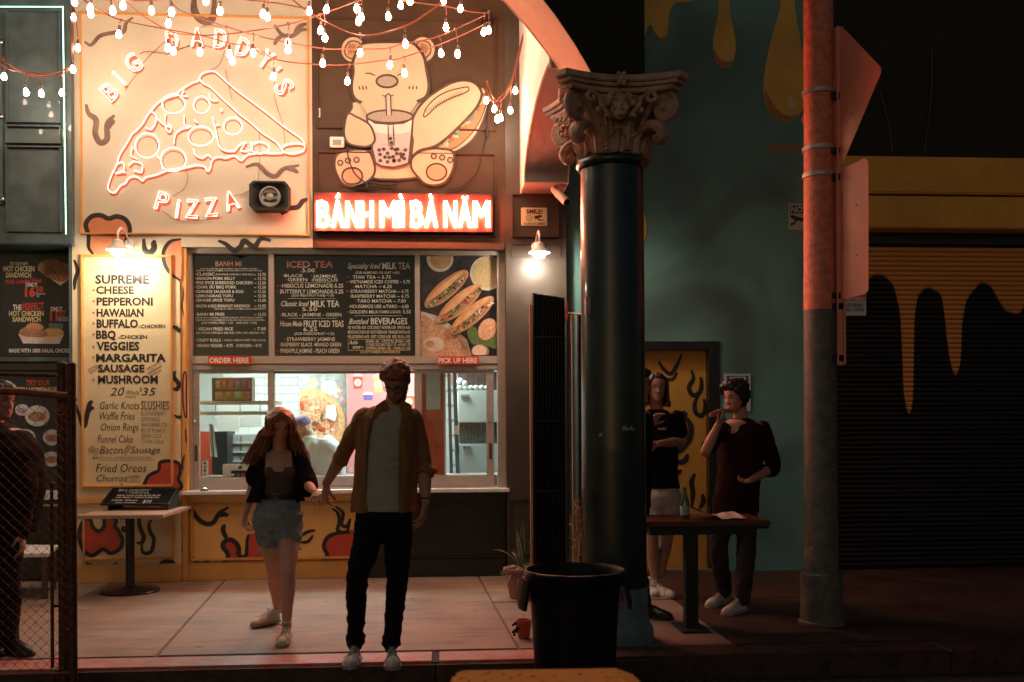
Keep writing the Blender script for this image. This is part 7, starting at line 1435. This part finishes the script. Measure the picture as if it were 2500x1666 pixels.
# ---------------------------------------------------------------- the woman
YW = 6.95
wm = thing('person', 'long haired woman in open black shirt and denim shorts walking beside him, looking down', 'person', (W(685, 1540, YW).x, YW, 0))
hc = V(684, 1036, 6.86); HWx = hmat(hc, 18, 38, -6, .90); sk = skin2
sl, sr = V(634, 1112, 6.95), V(732, 1112, 6.95); el, er = V(618, 1185, 7.03), V(750, 1182, 6.86); wl_, wr_ = V(598, 1258, 7.0), V(769, 1203, 6.56)
mb = head_mesh(HWx); nk = V(683, 1092, 6.95); limb(mb, [(nk + Vector((0, .01, -.04)), .055), (nk, .048), (HWx @ Vector((0, .03, -.08)), .047)])
tors = [(V(683, 1098, 6.96), .07, .05), (V(683, 1110, 6.96), .135, .075), (V(683, 1128, 6.95), .145, .09), (V(683, 1150, 6.94), .135, .10), (V(683, 1172, 6.95), .115, .09), (V(682, 1200, 6.96), .105, .08), (V(680, 1228, 6.97), .135, .10), (V(678, 1262, 6.97), .165, .115), (V(678, 1290, 6.97), .12, .09)]
ringsmesh(mb, tors)
for s_ in (-1, 1): mb.sph(V(683 + s_ * 22, 1150, 6.885), (.050, .042, .050), 14, 10)
limb(mb, [(sl, .047), (sl.lerp(el, .5), .040), (el, .034), (el.lerp(wl_, .35), .034), (wl_, .023)]); limb(mb, [(sr, .047), (sr.lerp(er, .5), .040), (er, .034), (er.lerp(wr_, .35), .034), (wr_, .023)])
hand(mb, wl_, V(596, 1295, 6.96) - wl_, Vector((1, -.3, .1)), .92, .75, -1)
hand(mb, wr_, V(793, 1217, 6.45) - wr_, Vector((.1, .5, -1)), .92, .8, -1)
hipl, hipr = V(653, 1282, 6.97), V(705, 1282, 6.97); kl, kr = V(668, 1392, 7.06), V(704, 1392, 6.80); al, ar = V(678, 1478, 7.34), V(700, 1522, 6.74)
al.z = .115; ar.z = .12
limb(mb, [(hipl, .082), (hipl.lerp(kl, .5), .069), (kl, .049), (kl.lerp(al, .3), .050), (kl.lerp(al, .75), .036), (al, .029)]); limb(mb, [(hipr, .082), (hipr.lerp(kr, .5), .070), (kr, .050), (kr.lerp(ar, .3), .052), (kr.lerp(ar, .75), .037), (ar, .030)])
fuse('body', mb, .0045, sk, wm, 3); face_bits(wm, HWx, True, 'hair_brown')
# camisole
mb = MB(); ringsmesh(mb, [(V(683, 1150, 6.94), .138, .104), (V(683, 1172, 6.95), .122, .097), (V(682, 1200, 6.96), .112, .088), (V(681, 1212, 6.96), .118, .092)])
for s_ in (-1, 1): mb.sph(V(683 + s_ * 22, 1153, 6.882), (.056, .046, .052), 14, 10)
fuse('camisole', mb, .006, mat('dark_patterned_cloth', (.05, .038, .032), .7, nscale=70, col2=(.12, .09, .075), stretch=(1, 1, 6)), wm, 2, wrinkle(.004, 16))
# open shirt
mb = MB(); shell(mb, [rg(655, 712, 1094, 6.98, .06, 665, 702), rg(628, 738, 1104, 6.97, .085, 648, 715), rg(618, 748, 1120, 6.97, .105, 646, 715), rg(622, 744, 1150, 6.96, .12, 645, 712), rg(618, 742, 1185, 6.97, .12, 640, 716), rg(608, 741, 1215, 6.98, .13, 632, 722), rg(606, 742, 1226, 6.98, .135, 632, 725)], fold=.008)
limb(mb, [(sl + Vector((.01, 0, .006)), .058), (sl.lerp(el, .5), .062), (sl.lerp(el, .75), .066)]); limb(mb, [(sr + Vector((-.01, 0, .006)), .058), (sr.lerp(er, .5), .062), (er, .070), (er + Vector((.0, 0, -.02)), .072)])
fuse('open_shirt', mb, .0055, mat('black_cotton', (.013, .010, .010), .85, spec=.1, nscale=20, namt=.3), wm, 3, wrinkle(.008, 10, (1.4, 1.4, .7)))
# shorts with belt and frayed hems
mb = MB(); ringsmesh(mb, [(V(681, 1218, 6.965), .128, .098), (V(680, 1232, 6.97), .150, .112), (V(679, 1262, 6.97), .172, .125), (V(678, 1288, 6.97), .17, .115), (V(678, 1294, 6.97), .14, .1)])
limb(mb, [(hipl + Vector((0, 0, -.0)), .090), (hipl.lerp(kl, .28), .092)]); limb(mb, [(hipr, .090), (hipr.lerp(kr, .26), .092)])
s_h = fuse('denim_shorts', mb, .0055, mat('blue_denim', (.17, .24, .26), .85, spec=.1, nscale=26, col2=(.26, .34, .35), bump=.2, bscale=300), wm, 2, wrinkle(.008, 11, (.7, 1, 2.4)))
mb = MB(); rn = random.Random(2)
for hp, kn, f in ((hipl, kl, .28), (hipr, kr, .26)):
    c = hp.lerp(kn, f) + Vector((0, 0, -.088))
    for i in range(70): a = i * 2 * math.pi / 70; p = c + Vector((.083 * math.cos(a), .083 * math.sin(a), .012)); mb.tube([p, p + Vector((rn.uniform(-.006, .006), rn.uniform(-.004, .004), -rn.uniform(.012, .028)))], .0018, 3)
obj('frayed_hem', mb, mat('denim_threads', (.55, .58, .55), .9), s_h)
mb = MB(); c = V(681, 1213, 6.962); mb.lathe([(.110, -.018), (.116, -.017), (.116, .017), (.110, .018)], c, 32); mb.v = [Vector((c.x + (v.x - c.x) * 1.06, c.y + (v.y - c.y) * .84, v.z)) for v in mb.v]; be = obj('belt', mb, mat('black_leather', (.015, .012, .011), .35), wm, smooth=True)
c = V(672, 1213, 6.858); obj('buckle', MB().tube([c + Vector(p) for p in ((-.025, 0, -.02), (.025, 0, -.02), (.025, 0, .02), (-.025, 0, .02))], .003, 6, True), M['chrome'], be)
for a_, tp in ((al, V(650, 1521, 7.3)), (ar, V(690, 1568, 6.6))):
    tp.z = 0; he = Vector((a_.x + .0, a_.y + .05, .012 if a_ is al else .03)); d_ = (tp - he); d_.z = (0 if a_ is al else -.02); d_.normalize(); shoe(wm, he, he + d_ * .25, a_, .90, whiteshoe, sole_, lace_)
# hair: cap, inner mass, and strands blown outwards
hairw = hair_cap(wm, HWx, HRd, .009, hairline(.85, .44, .05), .006, 50)
rn = random.Random(11); mb = MB(); mb_l = MB(); back_ = MB()
for side, tgt, inn_ in ((-1, [(634, 1058), (616, 1088), (600, 1112), (588, 1132)], [(660, 1062), (655, 1090), (648, 1112), (642, 1128)]), (1, [(726, 1058), (740, 1084), (750, 1104), (758, 1122)], [(706, 1062), (712, 1088), (716, 1110), (720, 1124)])):
    for i in range(330):
        th = side * rn.uniform(.75, 2.9); t0 = rn.uniform(.60, .97); o = rn.uniform(.012, .02); p0_ = HWx @ (head_pt(side * rn.uniform(.05, .8), rn.uniform(.93, .99), .016)); p1 = HWx @ head_pt(th, .70, .020 + rn.uniform(0, .008)); p2 = HWx @ head_pt(th, .38, .030 + rn.uniform(0, .014)); u = rn.random()
        xs0 = 14 * (u - .4); dy = abs(th) / 2.9; e = []
        for (x, y), (xi, yi), sp_ in zip(tgt, inn_, (3, 4, 6, 8)): e.append(V(x * u + xi * (1 - u) + rn.uniform(-1, 1) * sp_ * .6, y + rn.uniform(-6, 10), 6.86 + .12 * dy + rn.uniform(-.02, .02)))
        k = rn.choice((3, 4, 4)); P_ = smoothpts([p0_, p1, p2] + e[:k], 4); w_ = rn.choice((rn.uniform(.0022, .005), rn.uniform(.0012, .002))); (mb if rn.random() > .25 else mb_l).tube(P_, [w_ * (1 - (j / len(P_)) ** 3 * .85) for j in range(len(P_))], 4)
limb(back_, [(HWx @ Vector((0, .05, .02)), .08), (V(684, 1075, 6.98), .085), (V(684, 1105, 7.04), .095), (V(684, 1125, 7.06), .06)], flat=(Vector((0, 1, 0)), .5))
obj('long_strands', mb, HRd, hairw, smooth=True); obj('light_strands', mb_l, mat('hair_copper_light', (.45, .20, .10), .4), hairw, smooth=True); obj('back_hair', back_, HRd, hairw, smooth=True)

# ---------------------------------------------------------------- the two men at the bar table and the third one behind the column
def simple(label, hc, HM, nk, tors, arms, legs, sk, vox=.007, hk=1.):
    t = thing('person', label, 'person', (tors[-1][0].x, tors[-1][0].y, 0)); mb = head_mesh(HM); limb(mb, [(nk + Vector((0, .01, -.05)), .066), (nk, .058), (HM @ Vector((0, .035, -.07)), .056)]); ringsmesh(mb, tors)
    for a in arms: limb(mb, [(a[0], .056), (a[0].lerp(a[1], .5), .048), (a[1], .041), (a[1].lerp(a[2], .35), .042), (a[2], .028)]); hand(mb, a[2], a[3], a[4], 1., a[5], a[6])
    for l in legs: limb(mb, [(l[0], .085), (l[0].lerp(l[1], .5), .074), (l[1], .055), (l[1].lerp(l[2], .3), .056), (l[2], .037)])
    fuse('body', mb, vox, sk, t, 3); face_bits(t, HM); return t
def tor(cx, pts, Y, w=1.): return [(V(x, y, Y), a * w, b * w) for x, y, a, b in pts]
# man in black T-shirt, arms folded, hand at his mouth
Y = 8.35; HM = hmat(V(1603, 948, Y - .06), 0, 2, 3, 1.02); nk = V(1603, 1000, Y)
tors = tor(0, [(1603, 1004, .10, .07), (1604, 1016, .17, .095), (1604, 1045, .185, .11), (1605, 1100, .165, .11), (1607, 1160, .155, .105), (1610, 1210, .17, .115), (1610, 1235, .12, .09)], Y)
sl, sr = V(1556, 1022, Y), V(1652, 1022, Y); el, er = V(1566, 1092, Y - .14), V(1664, 1078, Y - .03); wl_, wr_ = V(1590, 1040, Y - .22), V(1606, 1084, Y - .25)
hpl, hpr = V(1588, 1215, Y), V(1632, 1215, Y); kl, kr = V(1590, 1310, Y - .03), V(1628, 1310, Y + .03); al, ar = V(1600, 1400, Y - .02), V(1584, 1412, Y + .1); al.z = ar.z = .11
A_ = simple('long haired man in black T-shirt and white shorts with folded arms beside the column', None, HM, nk, tors, [(sl, el, wl_, V(1604, 1015, Y - .24) - wl_, Vector((.2, -.2, .2)), .5, 1), (sr, er, wr_, V(1575, 1088, Y - .27) - wr_, Vector((0, 1, .3)), .4, 1)], [(hpl, kl, al), (hpr, kr, V(1612, 1402, Y - .0))], skin)
h_ = hair_cap(A_, HM, HBr, .012, hairline(.86, .42, .06), .007, 40); mb = MB(); rn = random.Random(6)
for i in range(120):
    sd = rn.choice((-1, 1)); th = sd * rn.uniform(1.0, 3.0); p1 = HM @ head_pt(th, .75, .018); p2 = HM @ head_pt(th, .4, .030); p3 = HM @ (head_pt(th, .12, .045) + Vector((sd * .012, .01, 0))); p4 = p3 + Vector((rn.uniform(-.02, .02), 0, -rn.uniform(.02, .07))); P_ = smoothpts([p1, p2, p3, p4], 4); mb.tube(P_, .006, 4)
obj('shoulder_strands', mb, HBr, h_, smooth=True)
mb = MB(); ringsmesh(mb, [(V(1603, 1000, Y), .07, .065), (V(1603, 1006, Y), .11, .085), (V(1604, 1018, Y), .178, .11), (V(1604, 1045, Y), .196, .128), (V(1605, 1100, Y), .182, .128), (V(1607, 1160, Y), .175, .125), (V(1609, 1192, Y), .18, .13)])
limb(mb, [(sl, .068), (sl.lerp(el, .62), .068)]); limb(mb, [(sr, .068), (sr.lerp(er, .62), .070)]); ts = fuse('t_shirt', mb, .008, MATS['black_cotton'], A_, 3, wrinkle(.008, 8)); c, d = V(1606, 1044, Y - .142), V(1628, 1051, Y - .142)
text(mb := MB(), 'SURF', lambda x, y: V(x, y, Y - .146), 1606, 1627, 1045, 1050, bold=.03); obj('chest_print', mb, M['white'], ts)
mb = MB(); ringsmesh(mb, [(V(1609, 1185, Y), .165, .12), (V(1610, 1210, Y), .185, .13), (V(1610, 1235, Y), .17, .11)]); limb(mb, [(hpl, .100), (hpl.lerp(kl, .62), .105)]); limb(mb, [(hpr, .100), (hpr.lerp(kr, .62), .105)]); fuse('white_shorts', mb, .008, mat('white_shorts_cloth', (.60, .56, .48), .85), A_, 3, wrinkle(.010, 9))
for a_, tp in ((al, V(1640, 1452, Y - .2)), (ar, V(1600, 1452, Y - .1))): tp.z = 0; he = Vector((a_.x - .02, a_.y + .05, 0)); shoe(A_, he, he + (tp - he).normalized() * .29, a_, 1.05, whiteshoe, sole_, lace_)
# eating man
Y = 7.62; HM = hmat(V(1795, 972, Y - .03), -58, 6, 0, 1.0); nk = V(1808, 1018, Y)
tors = tor(0, [(1812, 1024, .10, .075), (1812, 1036, .16, .10), (1812, 1065, .175, .115), (1808, 1120, .165, .115), (1800, 1180, .155, .11), (1795, 1235, .165, .115), (1795, 1262, .12, .09)], Y)
sl, sr = V(1764, 1048, Y - .06), V(1862, 1048, Y + .03); el, er = V(1722, 1105, Y - .18), V(1888, 1140, Y + .06); wl_, wr_ = V(1752, 1040, Y - .22), V(1835, 1172, Y - .16)
hpl, hpr = V(1776, 1240, Y), V(1820, 1240, Y); kl, kr = V(1755, 1335, Y + .02), V(1822, 1345, Y - .08); al, ar = V(1768, 1425, Y + .22), V(1812, 1452, Y - .12); al.z = ar.z = .11
B_ = simple('dark curly haired man in dark sweater biting into food, right of the bar table', None, HM, nk, tors, [(sl, el, wl_, V(1772, 1012, Y - .2) - wl_, Vector((.3, .2, .5)), .75, 1), (sr, er, wr_, V(1806, 1180, Y - .22) - wr_, Vector((-.2, -.3, 1)), .5, -1)], [(hpl, kl, al), (hpr, kr, ar)], skin)
hair_cap(B_, HM, HBk, .030, hairline(.80, .46, .10), .018, 34, strand=(1, 1, 1))
mb = MB(); ringsmesh(mb, [(V(1808, 1022, Y), .075, .07), (V(1811, 1030, Y), .12, .09), (V(1812, 1042, Y), .165, .11), (V(1812, 1075, Y), .185, .13), (V(1810, 1120, Y), .18, .13), (V(1802, 1180, Y), .178, .13), (V(1796, 1230, Y), .18, .13), (V(1795, 1252, Y), .18, .13)])
limb(mb, [(sl, .066), (sl.lerp(el, .5), .064), (sl.lerp(el, .8), .062)]); limb(mb, [(sr, .066), (sr.lerp(er, .5), .066), (er, .062), (er.lerp(wr_, .3), .052)]); fuse('sweater', mb, .008, mat('maroon_black_knit', (.028, .010, .008), .9, spec=.1), B_, 3, wrinkle(.012, 7))
mb = MB(); ringsmesh(mb, [(V(1796, 1225, Y), .17, .12), (V(1795, 1262, Y), .175, .12), (V(1796, 1275, Y), .13, .1)]); limb(mb, [(hpl, .094), (kl, .074), (kl.lerp(al, .8), .066), (al, .066)]); limb(mb, [(hpr, .094), (kr, .074), (kr.lerp(ar, .8), .066), (ar, .066)]); fuse('jeans', mb, .008, mat('dark_jeans', (.05, .04, .038), .85, spec=.1, nscale=10, namt=.3), B_, 3, wrinkle(.010, 12))
for a_, tp in ((al, V(1712, 1470, Y + .0)), (ar, V(1786, 1494, Y - .2))): tp.z = 0; he = Vector((a_.x + .03, a_.y + .04, 0)); shoe(B_, he, he + (tp - he).normalized() * .29, a_, 1.05, whiteshoe, sole_, lace_)
fp = V(1760, 1011, Y - .20); t = thing('folded_slice', 'folded pizza slice held to the curly haired man\'s mouth', 'food', (fp.x, fp.y, fp.z - .02)); a, b, c = V(1733, 1014, Y - .24), V(1786, 1004, Y - .12), V(1784, 1020, Y - .16)
obj('crust', MB().tube(smoothpts([a + Vector((0, 0, .0)), a.lerp(b, .5) + Vector((0, -.01, .012)), b], 4), [.016, .02, .021, .021, .02, .018, .015, .012, .008], 8), mat('slice_crust', (.45, .20, .08), .6, nscale=30, namt=.3), t, smooth=True); obj('topping', MB().tube(smoothpts([a + Vector((.01, -.004, .012)), a.lerp(b, .5) + Vector((0, -.016, .02)), b + Vector((0, 0, .006))], 4), .011, 6), mat('slice_topping', (.50, .10, .04), .5, nscale=60, namt=.4), t, smooth=True)
# third man, mostly behind the column
Y = 7.45; HM = hmat(V(1556, 940, Y), 70, 4, 0, 1.0); nk = V(1545, 992, Y)
tors = tor(0, [(1540, 998, .10, .07), (1538, 1012, .16, .095), (1536, 1050, .17, .115), (1534, 1110, .16, .11), (1533, 1180, .155, .11), (1532, 1245, .165, .115), (1532, 1262, .12, .09)], Y)
sl, sr = V(1500, 1030, Y), V(1572, 1030, Y + .04); el, er = V(1498, 1120, Y), V(1566, 1120, Y); wl_, wr_ = V(1520, 1180, Y - .1), V(1556, 1185, Y - .1)
hpl, hpr = V(1514, 1240, Y), V(1546, 1240, Y); kl, kr = V(1512, 1350, Y), V(1552, 1355, Y - .05); al, ar = V(1512, 1470, Y), V(1570, 1470, Y - .1); al.z = ar.z = .11
C_ = simple('dark haired person in dark clothes almost hidden behind the green column, facing right', None, HM, nk, tors, [(sl, el, wl_, Vector((.3, -.3, -.5)), Vector((1, 0, 0)), .5, 1), (sr, er, wr_, Vector((.1, -.3, -.5)), Vector((-1, 0, 0)), .5, -1)], [(hpl, kl, al), (hpr, kr, ar)], skin)
hair_cap(C_, HM, HBk, .022, hairline(.80, .40, .08), .010, 40)
mb = MB(); ringsmesh(mb, [(V(1545, 996, Y), .075, .07), (V(1541, 1004, Y), .12, .09), (V(1538, 1016, Y), .18, .11), (V(1536, 1055, Y), .19, .13), (V(1534, 1120, Y), .18, .13), (V(1533, 1240, Y), .18, .135)]); limb(mb, [(sl, .07), (el, .062), (wl_, .05)]); limb(mb, [(sr, .07), (er, .062), (wr_, .05)]); fuse('dark_jacket', mb, .009, MATS['black_cotton'], C_, 3, wrinkle(.01, 8))
mb = MB(); ringsmesh(mb, [(V(1533, 1225, Y), .165, .12), (V(1532, 1260, Y), .17, .12)]); limb(mb, [(hpl, .094), (kl, .074), (al, .064)]); limb(mb, [(hpr, .094), (kr, .074), (ar, .064)]); fuse('dark_trousers', mb, .009, MATS['black_denim'], C_, 3, wrinkle(.01, 10))
for a_, tp in ((al, V(1540, 1512, Y - .2)), (ar, V(1626, 1510, Y - .2))): tp.z = 0; he = Vector((a_.x - .03, a_.y + .04, 0)); shoe(C_, he, he + (tp - he).normalized() * .28, a_, 1.05, MATS['black_leather'], M['matblack'], M['matblack'])
# person behind the chain link gate
Y = 6.62; HM = hmat(V(2, 978, Y), 62, 6, 0, 1.0); nk = V(-14, 1028, Y)
tors = tor(0, [(-10, 1040, .10, .08), (-4, 1056, .17, .12), (10, 1100, .20, .17), (16, 1160, .21, .18), (8, 1230, .19, .16), (-4, 1300, .17, .13), (-4, 1325, .12, .1)], Y)
sl, sr = V(-70, 1075, Y), V(38, 1078, Y - .04); el, er = V(-80, 1190, Y), V(62, 1190, Y - .12); wl_, wr_ = V(-70, 1290, Y - .1), V(52, 1300, Y - .2)
hpl, hpr = V(-30, 1310, Y), V(14, 1310, Y); kl, kr = V(-30, 1440, Y), V(18, 1445, Y - .04); al, ar = V(-32, 1560, Y), V(16, 1565, Y - .05); al.z = ar.z = .11
F_ = simple('dark clothed person behind the chain link gate, facing right', None, HM, nk, tors, [(sl, el, wl_, Vector((0, -.2, -1)), Vector((1, 0, 0)), .4, 1), (sr, er, wr_, Vector((.2, -.2, -1)), Vector((-1, 0, 0)), .4, -1)], [(hpl, kl, al), (hpr, kr, ar)], skin)
hair_cap(F_, HM, HBk, .016, hairline(.80, .42, .12), .008, 40)
mb = MB(); ringsmesh(mb, [(V(-14, 1032, Y), .08, .075), (V(-8, 1044, Y), .13, .10), (V(-2, 1060, Y), .20, .15), (V(12, 1105, Y), .235, .20), (V(18, 1165, Y), .24, .21), (V(10, 1235, Y), .23, .20), (V(2, 1300, Y), .22, .18)]); limb(mb, [(sl, .085), (el, .075), (wl_, .055)]); limb(mb, [(sr, .085), (er, .075), (wr_, .055)]); fuse('dark_coat', mb, .009, MATS['black_cotton'], F_, 3, wrinkle(.014, 6))
mb = MB(); ringsmesh(mb, [(V(-4, 1290, Y), .18, .14), (V(-4, 1325, Y), .18, .13)]); limb(mb, [(hpl, .10), (kl, .085), (al, .08)]); limb(mb, [(hpr, .10), (kr, .085), (ar, .08)]); fuse('dark_trousers', mb, .009, MATS['black_denim'], F_, 3, wrinkle(.012, 8))
for a_, tp in ((al, V(30, 1612, Y - .3)), (ar, V(100, 1592, Y - .25))): tp.z = 0; he = Vector((a_.x - .04, a_.y + .04, 0)); shoe(F_, he, he + (tp - he).normalized() * .30, a_, 1.1, MATS['black_leather'], M['matblack'], M['matblack'])
# cook leaning over behind the middle pane
Y = 10.35; HM = hmat(V(738, 1046, Y), -62, 30, 0, 1.0); nk = V(757, 1068, Y)
tors = tor(0, [(764, 1062, .09, .08), (778, 1072, .15, .13), (792, 1095, .18, .15), (796, 1130, .18, .15), (796, 1200, .17, .13), (796, 1250, .16, .12)], Y)
sl, sr = V(768, 1085, Y - .1), V(800, 1078, Y + .08); el, er = V(748, 1130, Y - .15), V(812, 1130, Y + .05); wl_, wr_ = V(728, 1158, Y - .12), V(770, 1160, Y - .1)
K_ = simple('cook in white shirt and purple cap bending over the counter inside the middle pane', None, HM, nk, tors, [(sl, el, wl_, Vector((-1, -.1, -.3)), Vector((0, 0, -1)), .5, 1), (sr, er, wr_, Vector((-1, -.1, -.3)), Vector((0, 0, -1)), .5, -1)], [(V(786, 1250, Y), V(786, 1350, Y), Vector((V(786, 1350, Y).x, Y, .1))), (V(806, 1250, Y), V(806, 1350, Y), Vector((V(806, 1350, Y).x, Y, .1)))], skin, .008)
hair_cap(K_, HM, mat('purple_cap', (.14, .09, .22), .7, nscale=60, namt=.4), .018, hairline(.70, .62, .5), .002, 20)
mb = MB(); ringsmesh(mb, [(V(762, 1064, Y), .09, .09), (V(776, 1072, Y), .165, .15), (V(792, 1098, Y), .20, .17), (V(797, 1135, Y), .20, .17), (V(797, 1210, Y), .19, .15), (V(797, 1260, Y), .19, .15)]); limb(mb, [(sl, .075), (el, .068)]); limb(mb, [(sr, .075), (er, .068)]); fuse('white_work_shirt', mb, .009, mat('work_shirt_white', (.66, .70, .68), .85), K_, 3, wrinkle(.012, 8))
mb = MB(); limb(mb, [(V(786, 1250, Y), .10), (V(786, 1350, Y), .08), (Vector((V(786, 1350, Y).x, Y, .06)), .06)]); limb(mb, [(V(806, 1250, Y), .10), (V(806, 1350, Y), .08), (Vector((V(806, 1350, Y).x, Y, .06)), .06)]); fuse('work_trousers', mb, .012, MATS['black_denim'], K_, 2)
